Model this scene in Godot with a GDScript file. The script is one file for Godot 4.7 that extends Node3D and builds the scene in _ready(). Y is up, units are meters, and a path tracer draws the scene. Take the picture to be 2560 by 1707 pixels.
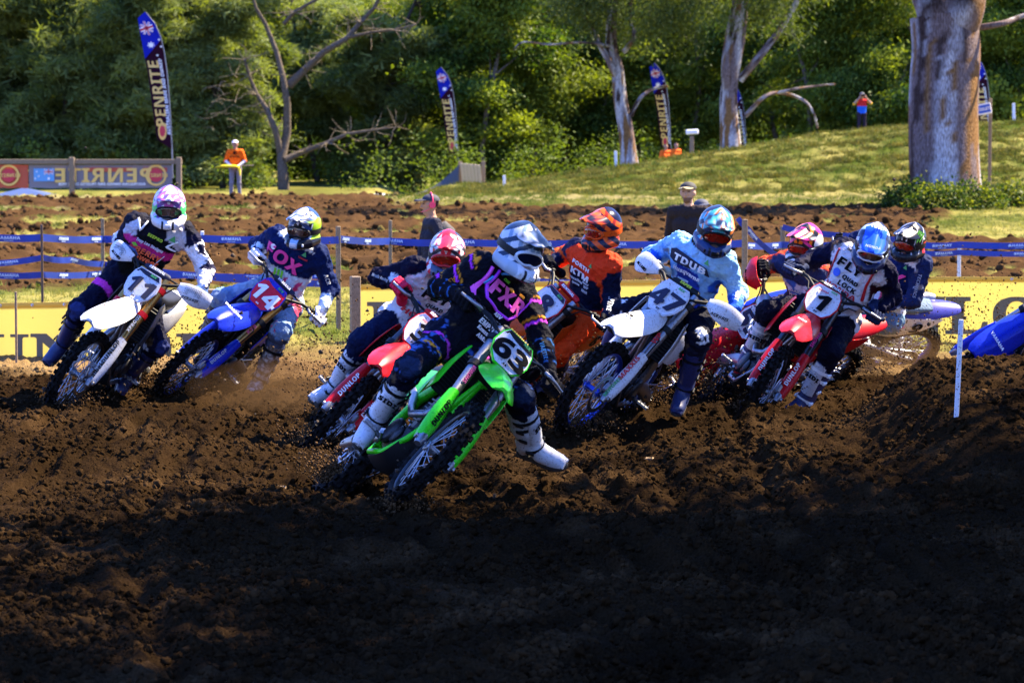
extends Node3D

# The photograph is 2560 x 1707; F is the focal length in its pixels, the camera stands 2.05 m above the track.
const F := 8100.0
const EYE := 2.05
var tilt := atan(553.5 / 8100.0)
var rng := RandomNumberGenerator.new()
var taken := {}
var M := {}
var proto := {}
var n_hill := FastNoiseLite.new()
var n_mid := FastNoiseLite.new()
var n_fine := FastNoiseLite.new()
var n_cell := FastNoiseLite.new()
var n_patch := FastNoiseLite.new()


func _ready() -> void:
	rng.seed = 20
	# --- camera
	var cam := Camera3D.new()
	cam.name = "camera"
	cam.fov = rad_to_deg(2.0 * atan(853.5 / F))
	cam.near = 0.5
	cam.far = 900.0
	cam.position = Vector3(0, EYE, 0)
	cam.rotation.x = -tilt
	var lens := CameraAttributesPhysical.new()
	lens.frustum_focal_length = 113.9
	lens.frustum_focus_distance = 20.5
	lens.exposure_aperture = 7.0
	lens.frustum_near = 0.5
	lens.frustum_far = 900.0
	cam.attributes = lens
	add_child(cam)
	# --- sky, sun, exposure
	var env := Environment.new()
	env.background_mode = Environment.BG_SKY
	var sky := ProceduralSkyMaterial.new()
	sky.sky_top_color = Color(0.24, 0.38, 0.70)
	sky.sky_horizon_color = Color(0.60, 0.68, 0.82)
	sky.sky_curve = 0.12
	sky.ground_bottom_color = Color(0.10, 0.09, 0.07)
	sky.ground_horizon_color = Color(0.30, 0.30, 0.26)
	sky.sun_angle_max = 1.0
	env.sky = Sky.new()
	env.sky.sky_material = sky
	env.background_energy_multiplier = 1.1
	env.tonemap_mode = Environment.TONE_MAPPER_LINEAR
	env.tonemap_exposure = 5.2
	env.volumetric_fog_enabled = true
	env.volumetric_fog_density = 0.0
	env.sdfgi_enabled = true
	env.ssao_enabled = true
	env.ssil_enabled = true
	var around := WorldEnvironment.new()
	around.name = "surroundings"
	around.environment = env
	add_child(around)
	var sun := DirectionalLight3D.new()
	sun.name = "sun"
	sun.light_energy = 1.6
	sun.light_color = Color(1.0, 0.93, 0.80)
	sun.light_angular_distance = 0.5
	sun.shadow_enabled = true
	var az := deg_to_rad(62.0)
	var el := deg_to_rad(50.0)
	sun.look_at_from_position(Vector3.ZERO, -Vector3(sin(az) * cos(el), sin(el), -cos(az) * cos(el)), Vector3.UP)
	add_child(sun)
	# --- everything else
	set_noises()
	set_materials()
	build_ground()
	build_forest()
	build_far_things()
	build_fences()
	build_people()
	build_racers()
	build_dirt_bits()


# ---------------------------------------------------------------- helpers
func at(px: float, py: float, d: float) -> Vector3:
	var x := (px - 1280.0) / F * d
	var u := (853.5 - py) / F * d
	return Vector3(x, EYE + u * cos(tilt) - d * sin(tilt), -u * sin(tilt) - d * cos(tilt))


func on_ground(px: float, d: float, lift := 0.0) -> Vector3:
	var x := (px - 1280.0) / F * d
	return Vector3(x, ground_y(x, d) + lift, -d)


func numbered(called: String) -> String:
	var n: int = taken.get(called, 0)
	taken[called] = n + 1
	return called if n == 0 else "%s_%03d" % [called, n]


func tag(o: Node3D, label: String, category: String, group := "", kind := "") -> Node3D:
	if label: o.set_meta("label", label)
	if category: o.set_meta("category", category)
	if group: o.set_meta("group", group)
	if kind: o.set_meta("kind", kind)
	return o


func thing(called: String, label: String, category: String, where := Vector3.ZERO, group := "") -> Node3D:
	var o := Node3D.new()
	o.name = numbered(called)
	o.position = where
	add_child(o)
	return tag(o, label, category, group)


func part(called: String, mesh: Mesh, m: Material, parent: Node, xf := Transform3D.IDENTITY) -> MeshInstance3D:
	var o := MeshInstance3D.new()
	o.name = numbered(called) if parent == self else called
	o.mesh = mesh
	o.material_override = m
	o.transform = xf
	parent.add_child(o, true)
	return o


func lin(r: float, g: float, b: float) -> Color:
	return Color(r, g, b).linear_to_srgb()


func mat(c: Color, rough := 0.6, metal := 0.0, extra := "") -> StandardMaterial3D:
	var m := StandardMaterial3D.new()
	m.albedo_color = c
	m.roughness = rough
	m.metallic = metal
	m.metallic_specular = 0.5
	if extra.contains("v"):
		m.vertex_color_use_as_albedo = true
	if extra.contains("d"):
		m.cull_mode = BaseMaterial3D.CULL_DISABLED
	if extra.contains("m"):      # dried mud specks and smears
		m.albedo_texture = M.mud_specks
		m.uv1_triplanar = true
		m.uv1_scale = Vector3(3.3, 3.3, 3.3)
	if extra.contains("M"):      # heavily caked
		m.albedo_texture = M.mud_caked
		m.uv1_triplanar = true
		m.uv1_scale = Vector3(2.7, 2.7, 2.7)
	if extra.contains("f"):      # cloth folds
		m.normal_enabled = true
		m.normal_texture = M.folds
		m.normal_scale = 1.5
		m.uv1_triplanar = true
		m.uv1_scale = Vector3(2.6, 2.6, 2.6)
		m.metallic_specular = 0.18
	if extra.contains("c"):
		m.clearcoat_enabled = true
		m.clearcoat = 0.15
		m.metallic_specular = 0.25
		m.clearcoat_roughness = 0.12
	return m


func noise_tex(size: int, freq: float, ramp_at: Array, ramp_c: Array, kind := FastNoiseLite.TYPE_SIMPLEX_SMOOTH, oct := 4, normal := false, sd := 1) -> NoiseTexture2D:
	var n := FastNoiseLite.new()
	n.noise_type = kind
	n.frequency = freq
	n.fractal_octaves = oct
	n.seed = sd
	var t := NoiseTexture2D.new()
	t.width = size
	t.height = size
	t.seamless = true
	t.noise = n
	if normal:
		t.as_normal_map = true
		t.bump_strength = 6.0
	else:
		var g := Gradient.new()
		g.offsets = PackedFloat32Array(ramp_at)
		g.colors = PackedColorArray(ramp_c)
		t.color_ramp = g
	return t


# A builder that collects indexed triangles; faces that must stay hard do not share vertices.
class Geo:
	var v := PackedVector3Array()
	var c := PackedColorArray()
	var ix := PackedInt32Array()
	var col := Color.WHITE

	func add(p: Vector3) -> int:
		v.append(p)
		c.append(col)
		return v.size() - 1

	func tri(a: Vector3, b: Vector3, d: Vector3) -> void:
		var i := v.size()
		add(a); add(b); add(d)
		ix.append_array([i, i + 1, i + 2])

	func quad(a: Vector3, b: Vector3, d: Vector3, e: Vector3) -> void:
		var i := v.size()
		add(a); add(b); add(d); add(e)
		ix.append_array([i, i + 1, i + 2, i, i + 2, i + 3])

	func fix(from: int) -> void:      # turn a closed piece so that its front faces run clockwise
		var vol := 0.0
		var mid := v[ix[from]]
		for k in range(from, ix.size(), 3):
			vol += (v[ix[k]] - mid).dot((v[ix[k + 1]] - mid).cross(v[ix[k + 2]] - mid))
		if vol > 0.0:
			for k in range(from, ix.size(), 3):
				var s := ix[k]
				ix[k] = ix[k + 1]
				ix[k + 1] = s

	func loft(rings: Array, cap := true) -> void:
		var from := ix.size()
		var n: int = rings[0].size()
		var start := v.size()
		for r in rings:
			for p in r: add(p)
		for j in rings.size() - 1:
			for i in n:
				var a := start + j * n + i
				var b := start + j * n + (i + 1) % n
				ix.append_array([a, b, b + n, a, b + n, a + n])
		if cap:
			for e in 2:
				var r: PackedVector3Array = rings[0] if e == 0 else rings[rings.size() - 1]
				var mid := Vector3.ZERO
				for p in r: mid += p
				var m := add(mid / n)
				var s := v.size()
				for p in r: add(p)
				for i in n:
					if e == 0: ix.append_array([m, s + (i + 1) % n, s + i])
					else: ix.append_array([m, s + i, s + (i + 1) % n])
		fix(from)

	func tube(pts: Array, rad, n := 8, cap := true, flat := 1.0) -> void:
		var rings := []
		var side := Vector3.ZERO
		for i in pts.size():
			var t: Vector3 = (pts[mini(i + 1, pts.size() - 1)] - pts[maxi(i - 1, 0)]).normalized()
			if i == 0:
				side = t.cross(Vector3.UP if absf(t.y) < 0.9 else Vector3.RIGHT).normalized()
			else:
				side = (side - t * side.dot(t)).normalized()
			var up := t.cross(side)
			var r: float = rad[i] if rad is Array else rad
			var ring := PackedVector3Array()
			for k in n:
				var a := TAU * k / n
				ring.append(pts[i] + side * cos(a) * r + up * sin(a) * r * flat)
			rings.append(ring)
		loft(rings, cap)

	func box(mid: Vector3, size: Vector3, basis := Basis.IDENTITY, bevel := 0.0) -> void:
		var from := ix.size()
		var h := size * 0.5
		var bv := minf(bevel, minf(h.x, minf(h.y, h.z)) * 0.6)
		if bv <= 0.0:
			for ax in 3:
				for s in [-1.0, 1.0]:
					var q := []
					for e in [[-1, -1], [1, -1], [1, 1], [-1, 1]]:
						var p := Vector3.ZERO
						p[ax] = s * h[ax]
						p[(ax + 1) % 3] = e[0] * h[(ax + 1) % 3] * s
						p[(ax + 2) % 3] = e[1] * h[(ax + 2) % 3]
						q.append(mid + basis * p)
					quad(q[0], q[1], q[2], q[3])
			fix(from)
			return
		var f := func(ax: int, sx: float, sy: float, sz: float) -> Vector3:
			var s := Vector3(sx, sy, sz)
			var p := Vector3(s.x * (h.x - bv), s.y * (h.y - bv), s.z * (h.z - bv))
			p[ax] = s[ax] * h[ax]
			return mid + basis * p
		for s in [-1.0, 1.0]:
			quad(f.call(0, s, -s, -1), f.call(0, s, s, -1), f.call(0, s, s, 1), f.call(0, s, -s, 1))
			quad(f.call(1, -1, s, -s), f.call(1, -1, s, s), f.call(1, 1, s, s), f.call(1, 1, s, -s))
			quad(f.call(2, -s, -1, s), f.call(2, s, -1, s), f.call(2, s, 1, s), f.call(2, -s, 1, s))
			for t in [-1.0, 1.0]:
				quad(f.call(0, s, t, -s * t), f.call(1, s, t, -s * t), f.call(1, s, t, s * t), f.call(0, s, t, s * t))
				quad(f.call(1, -s * t, s, t), f.call(2, -s * t, s, t), f.call(2, s * t, s, t), f.call(1, s * t, s, t))
				quad(f.call(2, t, -s * t, s), f.call(0, t, -s * t, s), f.call(0, t, s * t, s), f.call(2, t, s * t, s))
				for w in [-1.0, 1.0]:
					if s * t * w > 0: tri(f.call(0, s, t, w), f.call(1, s, t, w), f.call(2, s, t, w))
					else: tri(f.call(0, s, t, w), f.call(2, s, t, w), f.call(1, s, t, w))
		fix(from)

	# profile of (radius, along the axle) turned about z; closed profiles make rings
	func turn(profile: Array, n := 32, closed := true, mid := Vector3.ZERO) -> void:
		var rings := []
		for k in n + 1:
			var a := TAU * k / n
			var r := PackedVector3Array()
			for p in profile: r.append(mid + Vector3(cos(a) * p.x, sin(a) * p.x, p.y))
			rings.append(r)
		var from := ix.size()
		var m: int = profile.size()
		var start := v.size()
		for r in rings.slice(0, n):
			for p in r: add(p)
		for k in n:
			for i in (m if closed else m - 1):
				var a := start + k * m + i
				var b := start + k * m + (i + 1) % m
				var a2 := start + ((k + 1) % n) * m + i
				var b2 := start + ((k + 1) % n) * m + (i + 1) % m
				ix.append_array([a, b, b2, a, b2, a2])
		fix(from)

	# a moulded panel between two edge curves, bulging along dir, with thickness
	func sheet(ca: Array, cb: Array, nu: int, nv: int, bulge: float, thick: float, dir: Vector3, ends := 0.0) -> void:
		var cu := []
		for e in [ca, cb]:
			var q := []
			for i in nu + 1:
				var t: float = float(i) / nu * (e.size() - 1)
				var j := mini(int(t), e.size() - 2)
				var p0: Vector3 = e[maxi(j - 1, 0)]
				var p3: Vector3 = e[mini(j + 2, e.size() - 1)]
				q.append(e[j].cubic_interpolate(e[j + 1], p0, p3, t - j))
			cu.append(q)
		var from := ix.size()
		var top := []
		for i in nu + 1:
			var row := PackedVector3Array()
			for j in nv + 1:
				var t := float(j) / nv
				var b := sin(PI * t)
				var p: Vector3 = cu[0][i].lerp(cu[1][i], t) + dir * bulge * b * (1.0 - ends * absf(2.0 * i / nu - 1.0))
				row.append(p)
			top.append(row)
		var rings := []
		for i in nu + 1:
			var r := PackedVector3Array()
			for j in nv + 1: r.append(top[i][j])
			for j in range(nv, -1, -1): r.append(top[i][j] - dir * thick)
			rings.append(r)
		loft(rings)

	func put(g: Geo, xf: Transform3D) -> void:
		var o := v.size()
		for i in g.v.size():
			v.append(xf * g.v[i])
			c.append(g.c[i])
		var from := ix.size()
		for i in g.ix: ix.append(i + o)
		if xf.basis.determinant() < 0.0:
			for k in range(from, ix.size(), 3):
				var s := ix[k]
				ix[k] = ix[k + 1]
				ix[k + 1] = s

	func mesh() -> ArrayMesh:
		var n := PackedVector3Array()
		n.resize(v.size())
		for k in range(0, ix.size(), 3):
			var a := v[ix[k]]
			var w := (v[ix[k + 2]] - a).cross(v[ix[k + 1]] - a)
			n[ix[k]] += w
			n[ix[k + 1]] += w
			n[ix[k + 2]] += w
		for i in n.size():
			n[i] = n[i].normalized() if n[i].length_squared() > 0.0 else Vector3.UP
		var arr := []
		arr.resize(Mesh.ARRAY_MAX)
		arr[Mesh.ARRAY_VERTEX] = v
		arr[Mesh.ARRAY_NORMAL] = n
		arr[Mesh.ARRAY_COLOR] = c
		arr[Mesh.ARRAY_INDEX] = ix
		var m := ArrayMesh.new()
		m.add_surface_from_arrays(Mesh.PRIMITIVE_TRIANGLES, arr)
		return m


func raw_mesh(v: PackedVector3Array, ix: PackedInt32Array, c: PackedColorArray) -> ArrayMesh:
	var arr := []
	arr.resize(Mesh.ARRAY_MAX)
	arr[Mesh.ARRAY_VERTEX] = v
	arr[Mesh.ARRAY_COLOR] = c
	arr[Mesh.ARRAY_INDEX] = ix
	var st := SurfaceTool.new()
	st.create_from_arrays(arr)
	st.generate_normals()
	return st.commit()


func mirrored(m: ArrayMesh) -> ArrayMesh:      # across z
	var arr := m.surface_get_arrays(0)
	var v: PackedVector3Array = arr[Mesh.ARRAY_VERTEX]
	var n: PackedVector3Array = arr[Mesh.ARRAY_NORMAL]
	for i in v.size():
		v[i].z = -v[i].z
		n[i].z = -n[i].z
	var ix: PackedInt32Array = arr[Mesh.ARRAY_INDEX]
	for k in range(0, ix.size(), 3):
		var s := ix[k]
		ix[k] = ix[k + 1]
		ix[k + 1] = s
	arr[Mesh.ARRAY_VERTEX] = v
	arr[Mesh.ARRAY_NORMAL] = n
	arr[Mesh.ARRAY_INDEX] = ix
	arr[Mesh.ARRAY_TANGENT] = null
	var o := ArrayMesh.new()
	o.add_surface_from_arrays(Mesh.PRIMITIVE_TRIANGLES, arr)
	return o


# Lettering: flat glyph outlines `high` metres tall (capitals), centred; slant shears it, wide stretches it.
func glyphs(text: String, high: float, serif := false, slant := 0.0, wide := 1.0, bold := 0.0, flip := false, bend = null, thick := 0.004) -> ArrayMesh:
	var key := "glyph%s|%s|%s|%s|%s|%s|%s|%s" % [text, high, serif, slant, wide, bold, flip, thick]
	if bend == null and proto.has(key):
		return proto[key]
	var f := SystemFont.new()
	f.font_names = PackedStringArray(["Droid Serif" if serif else "Droid Sans"])
	f.font_weight = 700
	var fv := FontVariation.new()
	fv.base_font = f
	fv.variation_embolden = 0.0
	var t := TextMesh.new()
	t.font = fv
	t.font_size = 64
	t.pixel_size = 0.01
	t.depth = 0.05
	t.curve_step = 1.5
	t.text = text
	var arr := t.surface_get_arrays(0)
	var v: PackedVector3Array = arr[Mesh.ARRAY_VERTEX]
	var ix: PackedInt32Array = arr[Mesh.ARRAY_INDEX] if arr[Mesh.ARRAY_INDEX] != null else PackedInt32Array(range(v.size()))
	var lo := Vector3.ONE * 1e9
	var hi := -lo
	for p in v:
		lo = lo.min(p)
		hi = hi.max(p)
	var s := high / maxf(hi.y - lo.y, 0.01)
	var mid := (lo + hi) * 0.5
	var plain_v := PackedVector3Array()
	for i in v.size():
		var q := v[i] - mid
		var p := Vector3((q.x * wide + q.y * slant) * s, q.y * s, thick if q.z > 0.0 else 0.0)
		if flip: p.x = -p.x
		plain_v.append(p)
		v[i] = bend.call(p) if bend != null else p
	if bold >= 0.8:      # heavier strokes: the outline repeated a little to each side
		var v0 := v.duplicate()
		var i0 := ix.duplicate()
		var w := high * 0.018
		var lift := 0.0004
		for e in [Vector3(w, w, lift), Vector3(-w, w, lift * 2.0), Vector3(w, -w, lift * 3.0), Vector3(-w, -w, lift * 4.0)]:
			var o := v.size()
			for p in plain_v:
				var q: Vector3 = p + e
				v.append(bend.call(q) if bend != null else q)
			for k in i0: ix.append(k + o)
	var out := []
	out.resize(Mesh.ARRAY_MAX)
	out[Mesh.ARRAY_VERTEX] = v
	if flip:
		for k in range(0, ix.size(), 3):
			var sw := ix[k]
			ix[k] = ix[k + 1]
			ix[k + 1] = sw
	out[Mesh.ARRAY_INDEX] = ix
	var st := SurfaceTool.new()
	st.create_from_arrays(out)
	st.deindex()
	st.generate_normals()
	var m := st.commit()
	# flat faces: replace smooth normals by face normals
	var a2 := m.surface_get_arrays(0)
	var vv: PackedVector3Array = a2[Mesh.ARRAY_VERTEX]
	var nn := PackedVector3Array()
	nn.resize(vv.size())
	for k in range(0, vv.size() - 2, 3):
		var w := (vv[k + 2] - vv[k]).cross(vv[k + 1] - vv[k]).normalized()
		nn[k] = w
		nn[k + 1] = w
		nn[k + 2] = w
	var a3 := []
	a3.resize(Mesh.ARRAY_MAX)
	a3[Mesh.ARRAY_VERTEX] = vv
	a3[Mesh.ARRAY_NORMAL] = nn
	m = ArrayMesh.new()
	m.add_surface_from_arrays(Mesh.PRIMITIVE_TRIANGLES, a3)
	if bend == null: proto[key] = m
	return m


func poly_mesh(pts: Array, thick: float, bevel := 0.0) -> ArrayMesh:      # outline in xy, front face at z = thick
	var g := Geo.new()
	poly(g, pts, thick, bevel)
	return g.mesh()


func poly(g: Geo, pts: Array, thick: float, bevel := 0.0, bend = null) -> void:
	var p2 := PackedVector2Array(pts)
	if Geometry2D.is_polygon_clockwise(p2): p2.reverse()
	var t := Geometry2D.triangulate_polygon(p2)
	var inner := p2
	if bevel > 0.0:
		var o := Geometry2D.offset_polygon(p2, -bevel)
		if o.size() and o[0].size() == p2.size(): inner = o[0]
	var from := g.ix.size()
	var b := func(p: Vector2, z: float) -> Vector3:
		var q := Vector3(p.x, p.y, z)
		return bend.call(q) if bend != null else q
	for k in range(0, t.size(), 3):
		g.tri(b.call(p2[t[k]], thick), b.call(p2[t[k + 2]], thick), b.call(p2[t[k + 1]], thick))
		g.tri(b.call(p2[t[k]], 0.0), b.call(p2[t[k + 1]], 0.0), b.call(p2[t[k + 2]], 0.0))
	for i in p2.size():
		var j := (i + 1) % p2.size()
		g.quad(b.call(p2[i], 0.0), b.call(p2[i], thick), b.call(p2[j], thick), b.call(p2[j], 0.0))
	g.fix(from)


# ---------------------------------------------------------------- smooth bodies
# bones: [from, to, radius, radius, tag]; a smooth union of tapered capsules meshed as surface nets
func body_mesh(bones: Array, cell: float, k: float, paint: Callable, ripple := 0.0) -> ArrayMesh:
	var lo := Vector3.ONE * 1e9
	var hi := -lo
	for b in bones:
		var r := Vector3.ONE * (maxf(b[2], b[3]) + 3.0 * cell)
		lo = lo.min(b[0] - r).min(b[1] - r)
		hi = hi.max(b[0] + r).max(b[1] + r)
	var nx := int((hi.x - lo.x) / cell) + 2
	var ny := int((hi.y - lo.y) / cell) + 2
	var nz := int((hi.z - lo.z) / cell) + 2
	var f := PackedFloat32Array()
	f.resize(nx * ny * nz)
	f.fill(0.3)
	var best := f.duplicate()
	var own := PackedByteArray()
	own.resize(f.size())
	for bi in bones.size():
		var a: Vector3 = bones[bi][0]
		var e: Vector3 = bones[bi][1]
		var ra: float = bones[bi][2]
		var dr: float = bones[bi][3] - ra
		var sub: bool = bones[bi].size() > 5
		var pad := Vector3.ONE * (maxf(ra, ra + dr) + k + cell)
		var c0 := ((a.min(e) - pad - lo) / cell).floor()
		var c1 := ((a.max(e) + pad - lo) / cell).ceil()
		var ax := e - a
		var inv := 1.0 / maxf(ax.length_squared(), 1e-9)
		for z in range(maxi(int(c0.z), 0), mini(int(c1.z), nz - 1) + 1):
			for y in range(maxi(int(c0.y), 0), mini(int(c1.y), ny - 1) + 1):
				var row := (z * ny + y) * nx
				for x in range(maxi(int(c0.x), 0), mini(int(c1.x), nx - 1) + 1):
					var p := lo + Vector3(x, y, z) * cell - a
					var h := clampf(p.dot(ax) * inv, 0.0, 1.0)
					var d := (p - ax * h).length() - ra - dr * h
					var i := row + x
					var o := f[i]
					if sub:
						if -d > o: f[i] = -d
						continue
					if d < best[i]:
						best[i] = d
						own[i] = bi
					var q := k - absf(o - d)
					f[i] = (o if o < d else d) - (q * q * 0.25 / k if q > 0.0 else 0.0)
	return nets(f, own, nx, ny, nz, lo, cell, paint, ripple)


func nets(f: PackedFloat32Array, own: PackedByteArray, nx: int, ny: int, nz: int, lo: Vector3, cell: float, paint: Callable, ripple: float) -> ArrayMesh:
	var at_cell := {}
	var v := PackedVector3Array()
	var c := PackedColorArray()
	var ix := PackedInt32Array()
	var off := [0, 1, nx, nx + 1, nx * ny, nx * ny + 1, nx * ny + nx, nx * ny + nx + 1]
	var near := cell * 1.8
	var active := PackedInt32Array()
	var edges := [[0, 1], [2, 3], [4, 5], [6, 7], [0, 2], [1, 3], [4, 6], [5, 7], [0, 4], [1, 5], [2, 6], [3, 7]]
	var corner := [Vector3(0, 0, 0), Vector3(1, 0, 0), Vector3(0, 1, 0), Vector3(1, 1, 0), Vector3(0, 0, 1), Vector3(1, 0, 1), Vector3(0, 1, 1), Vector3(1, 1, 1)]
	for z in nz - 1:
		for y in ny - 1:
			var row := (z * ny + y) * nx
			for x in nx - 1:
				var i := row + x
				if absf(f[i]) > near: continue
				var m := 0
				for k in 8:
					if f[i + off[k]] < 0.0: m += 1
				if m == 0 or m == 8: continue
				var s := Vector3.ZERO
				var n := 0
				for e in edges:
					var a := f[i + off[e[0]]]
					var b := f[i + off[e[1]]]
					if (a < 0.0) != (b < 0.0):
						s += corner[e[0]].lerp(corner[e[1]], a / (a - b))
						n += 1
				var p := lo + (Vector3(x, y, z) + s / n) * cell
				if ripple > 0.0:
					var g := Vector3(f[i + 1] - f[i], f[i + nx] - f[i], f[i + nx * ny] - f[i]).normalized()
					p += g * ripple * n_fine.get_noise_3d(p.x * 7.0 + p.y * 3.0, p.y * 5.0, p.z * 7.0)
				at_cell[i] = v.size()
				v.append(p)
				c.append(paint.call(p, own[i]))
				active.append(i)
	var step := [1, nx, nx * ny]
	for i in active:
		for d in 3:
			var a := f[i] < 0.0
			if a == (f[i + step[d]] < 0.0): continue
			var s1: int = step[(d + 1) % 3]
			var s2: int = step[(d + 2) % 3]
			if not (at_cell.has(i - s1) and at_cell.has(i - s2) and at_cell.has(i - s1 - s2)): continue
			var q0: int = at_cell[i]
			var q1: int = at_cell[i - s1]
			var q2: int = at_cell[i - s1 - s2]
			var q3: int = at_cell[i - s2]
			if a: ix.append_array([q0, q2, q1, q0, q3, q2])
			else: ix.append_array([q0, q1, q2, q0, q2, q3])
	return raw_mesh(v, ix, c)


func scatter(called: String, mesh: Mesh, m: Material, places: Array, tints: Array, parent: Node) -> MultiMeshInstance3D:
	var mm := MultiMesh.new()
	mm.transform_format = MultiMesh.TRANSFORM_3D
	mm.use_colors = tints.size() > 0
	mm.mesh = mesh
	mm.instance_count = places.size()
	for i in places.size():
		mm.set_instance_transform(i, places[i])
		if tints.size(): mm.set_instance_color(i, tints[i])
	var o := MultiMeshInstance3D.new()
	o.name = numbered(called) if parent == self else called
	o.multimesh = mm
	o.material_override = m
	parent.add_child(o, true)
	return o


func any_turn(s: float) -> Basis:
	return Basis(Vector3(rng.randfn(), rng.randfn(), rng.randfn()).normalized(), rng.randf() * TAU).scaled(Vector3.ONE * s)


# ---------------------------------------------------------------- materials
func set_noises() -> void:
	for e in [[n_hill, 0.05, 2, 3], [n_mid, 0.55, 3, 4], [n_fine, 2.2, 4, 5], [n_patch, 0.12, 4, 9]]:
		var n: FastNoiseLite = e[0]
		n.noise_type = FastNoiseLite.TYPE_SIMPLEX_SMOOTH
		n.frequency = e[1]
		n.fractal_octaves = e[2]
		n.seed = e[3]
	n_cell.noise_type = FastNoiseLite.TYPE_CELLULAR
	n_cell.cellular_return_type = FastNoiseLite.RETURN_DISTANCE
	n_cell.frequency = 1.0
	n_cell.fractal_type = FastNoiseLite.FRACTAL_NONE
	n_cell.seed = 12


func set_materials() -> void:
	var W := Color.WHITE
	var mud := lin(0.20, 0.115, 0.06)
	M.mud_specks = noise_tex(512, 0.03, [0.0, 0.70, 0.73, 0.85, 1.0], [W, W, mud.lerp(W, 0.25), mud, mud], FastNoiseLite.TYPE_SIMPLEX_SMOOTH, 5, false, 3)
	M.mud_caked = noise_tex(512, 0.014, [0.0, 0.36, 0.50, 0.62, 1.0], [W, W, mud.lerp(W, 0.3), mud, mud.darkened(0.3)], FastNoiseLite.TYPE_SIMPLEX_SMOOTH, 5, false, 5)
	M.folds = noise_tex(512, 0.012, [], [], FastNoiseLite.TYPE_SIMPLEX_SMOOTH, 3, true, 8)
	var ridged := noise_tex(512, 0.011, [0.0, 1.0], [Color.BLACK, W], FastNoiseLite.TYPE_SIMPLEX_SMOOTH, 3, false, 14)
	(ridged.noise as FastNoiseLite).fractal_type = FastNoiseLite.FRACTAL_RIDGED
	M.creases = ridged
	M.grain = noise_tex(512, 0.06, [0.0, 0.35, 0.65, 1.0], [Color(0.42, 0.42, 0.42), Color(0.75, 0.74, 0.72), W, W], FastNoiseLite.TYPE_SIMPLEX_SMOOTH, 5, false, 21)
	M.grain_n = noise_tex(512, 0.05, [], [], FastNoiseLite.TYPE_SIMPLEX_SMOOTH, 5, true, 22)
	M.soil = mat(W, 0.95, 0.0, "v")
	M.soil.albedo_texture = M.grain
	M.soil.uv1_triplanar = true
	M.soil.uv1_scale = Vector3.ONE * 1.9
	M.soil.normal_enabled = true
	M.soil.normal_texture = M.grain_n
	M.soil.normal_scale = 1.2
	M.soil.metallic_specular = 0.05
	M.soil.albedo_color = lin(1.0 / 3.4, 1.0 / 3.4, 1.0 / 3.4)
	M.track_soil = M.soil.duplicate()
	M.track_soil.albedo_color = lin(1.0 / 14.0, 1.0 / 14.0, 1.0 / 14.0)
	M.clod = mat(W, 0.95, 0.0, "v")
	M.clod.metallic_specular = 0.05
	M.blade = mat(W, 0.7, 0.0, "vd")
	M.blade.metallic_specular = 0.15
	M.blade.backlight_enabled = true
	M.blade.backlight = Color(0.8, 0.8, 0.55)
	M.leaf = mat(W, 0.5, 0.0, "vd")
	M.leaf.metallic_specular = 0.22
	M.leaf.backlight_enabled = true
	M.leaf.backlight = Color(0.95, 0.95, 0.45)
	M.bark = mat(W, 0.9, 0.0, "v")
	M.bark.metallic_specular = 0.1
	M.bark.albedo_texture = noise_tex(512, 0.03, [0.0, 0.4, 0.7, 1.0], [Color(0.5, 0.46, 0.42), Color(0.8, 0.77, 0.75), W, W], FastNoiseLite.TYPE_SIMPLEX_SMOOTH, 5, false, 31)
	M.bark.uv1_triplanar = true
	M.bark.uv1_scale = Vector3(1.6, 0.35, 1.6)
	M.bark.normal_enabled = true
	M.bark.normal_texture = M.grain_n
	# bike and kit basics
	M.rubber = mat(lin(0.012, 0.0115, 0.012), 0.85, 0.0, "M")
	M.rubber.metallic_specular = 0.2
	M.black = mat(lin(0.007, 0.007, 0.008), 0.5, 0.0, "m")
	M.black.metallic_specular = 0.3
	M.engine = mat(lin(0.03, 0.03, 0.033), 0.5, 0.5, "m")
	M.steel = mat(lin(0.55, 0.55, 0.57), 0.28, 1.0)
	M.alloy = mat(lin(0.26, 0.26, 0.275), 0.4, 0.9, "m")
	M.spoke = mat(lin(0.36, 0.37, 0.40), 0.4, 0.8)
	M.white = mat(lin(0.57, 0.57, 0.59), 0.35, 0.0, "mc")
	M.print_black = mat(lin(0.006, 0.006, 0.007), 0.9)
	M.print_black.metallic_specular = 0.1
	M.print_white = mat(lin(0.82, 0.82, 0.82), 0.5)
	M.sole = mat(lin(0.03, 0.025, 0.02), 0.9, 0.0, "m")
	M.skin = mat(lin(0.42, 0.24, 0.17), 0.5)
	M.skin.subsurf_scatter_enabled = true
	M.skin.subsurf_scatter_strength = 0.15
	M.tape = mat(lin(0.008, 0.032, 0.24), 0.5, 0.0, "d")
	M.tape.backlight_enabled = true
	M.tape.backlight = lin(0.01, 0.04, 0.30)
	M.wood = mat(lin(0.26, 0.19, 0.12), 0.85, 0.0)
	M.wood.albedo_texture = M.grain
	M.wood.uv1_triplanar = true
	M.wood.uv1_scale = Vector3(6, 0.8, 6)


# ---------------------------------------------------------------- terrain
func berm(x: float, d: float) -> float:
	return 0.45 * smoothstep(2.1, 2.72, x) * smoothstep(16.9, 19.5, d) * (1.0 - smoothstep(20.6, 22.8, d))


var crest_x := [-60.0, -2.3, -0.3, 3.0, 7.0, 9.6, 12.3, 15.6, 60.0]
var crest_y := [0.0, 0.0, 0.05, 0.54, 1.13, 1.60, 1.86, 1.94, 2.1]

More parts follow.
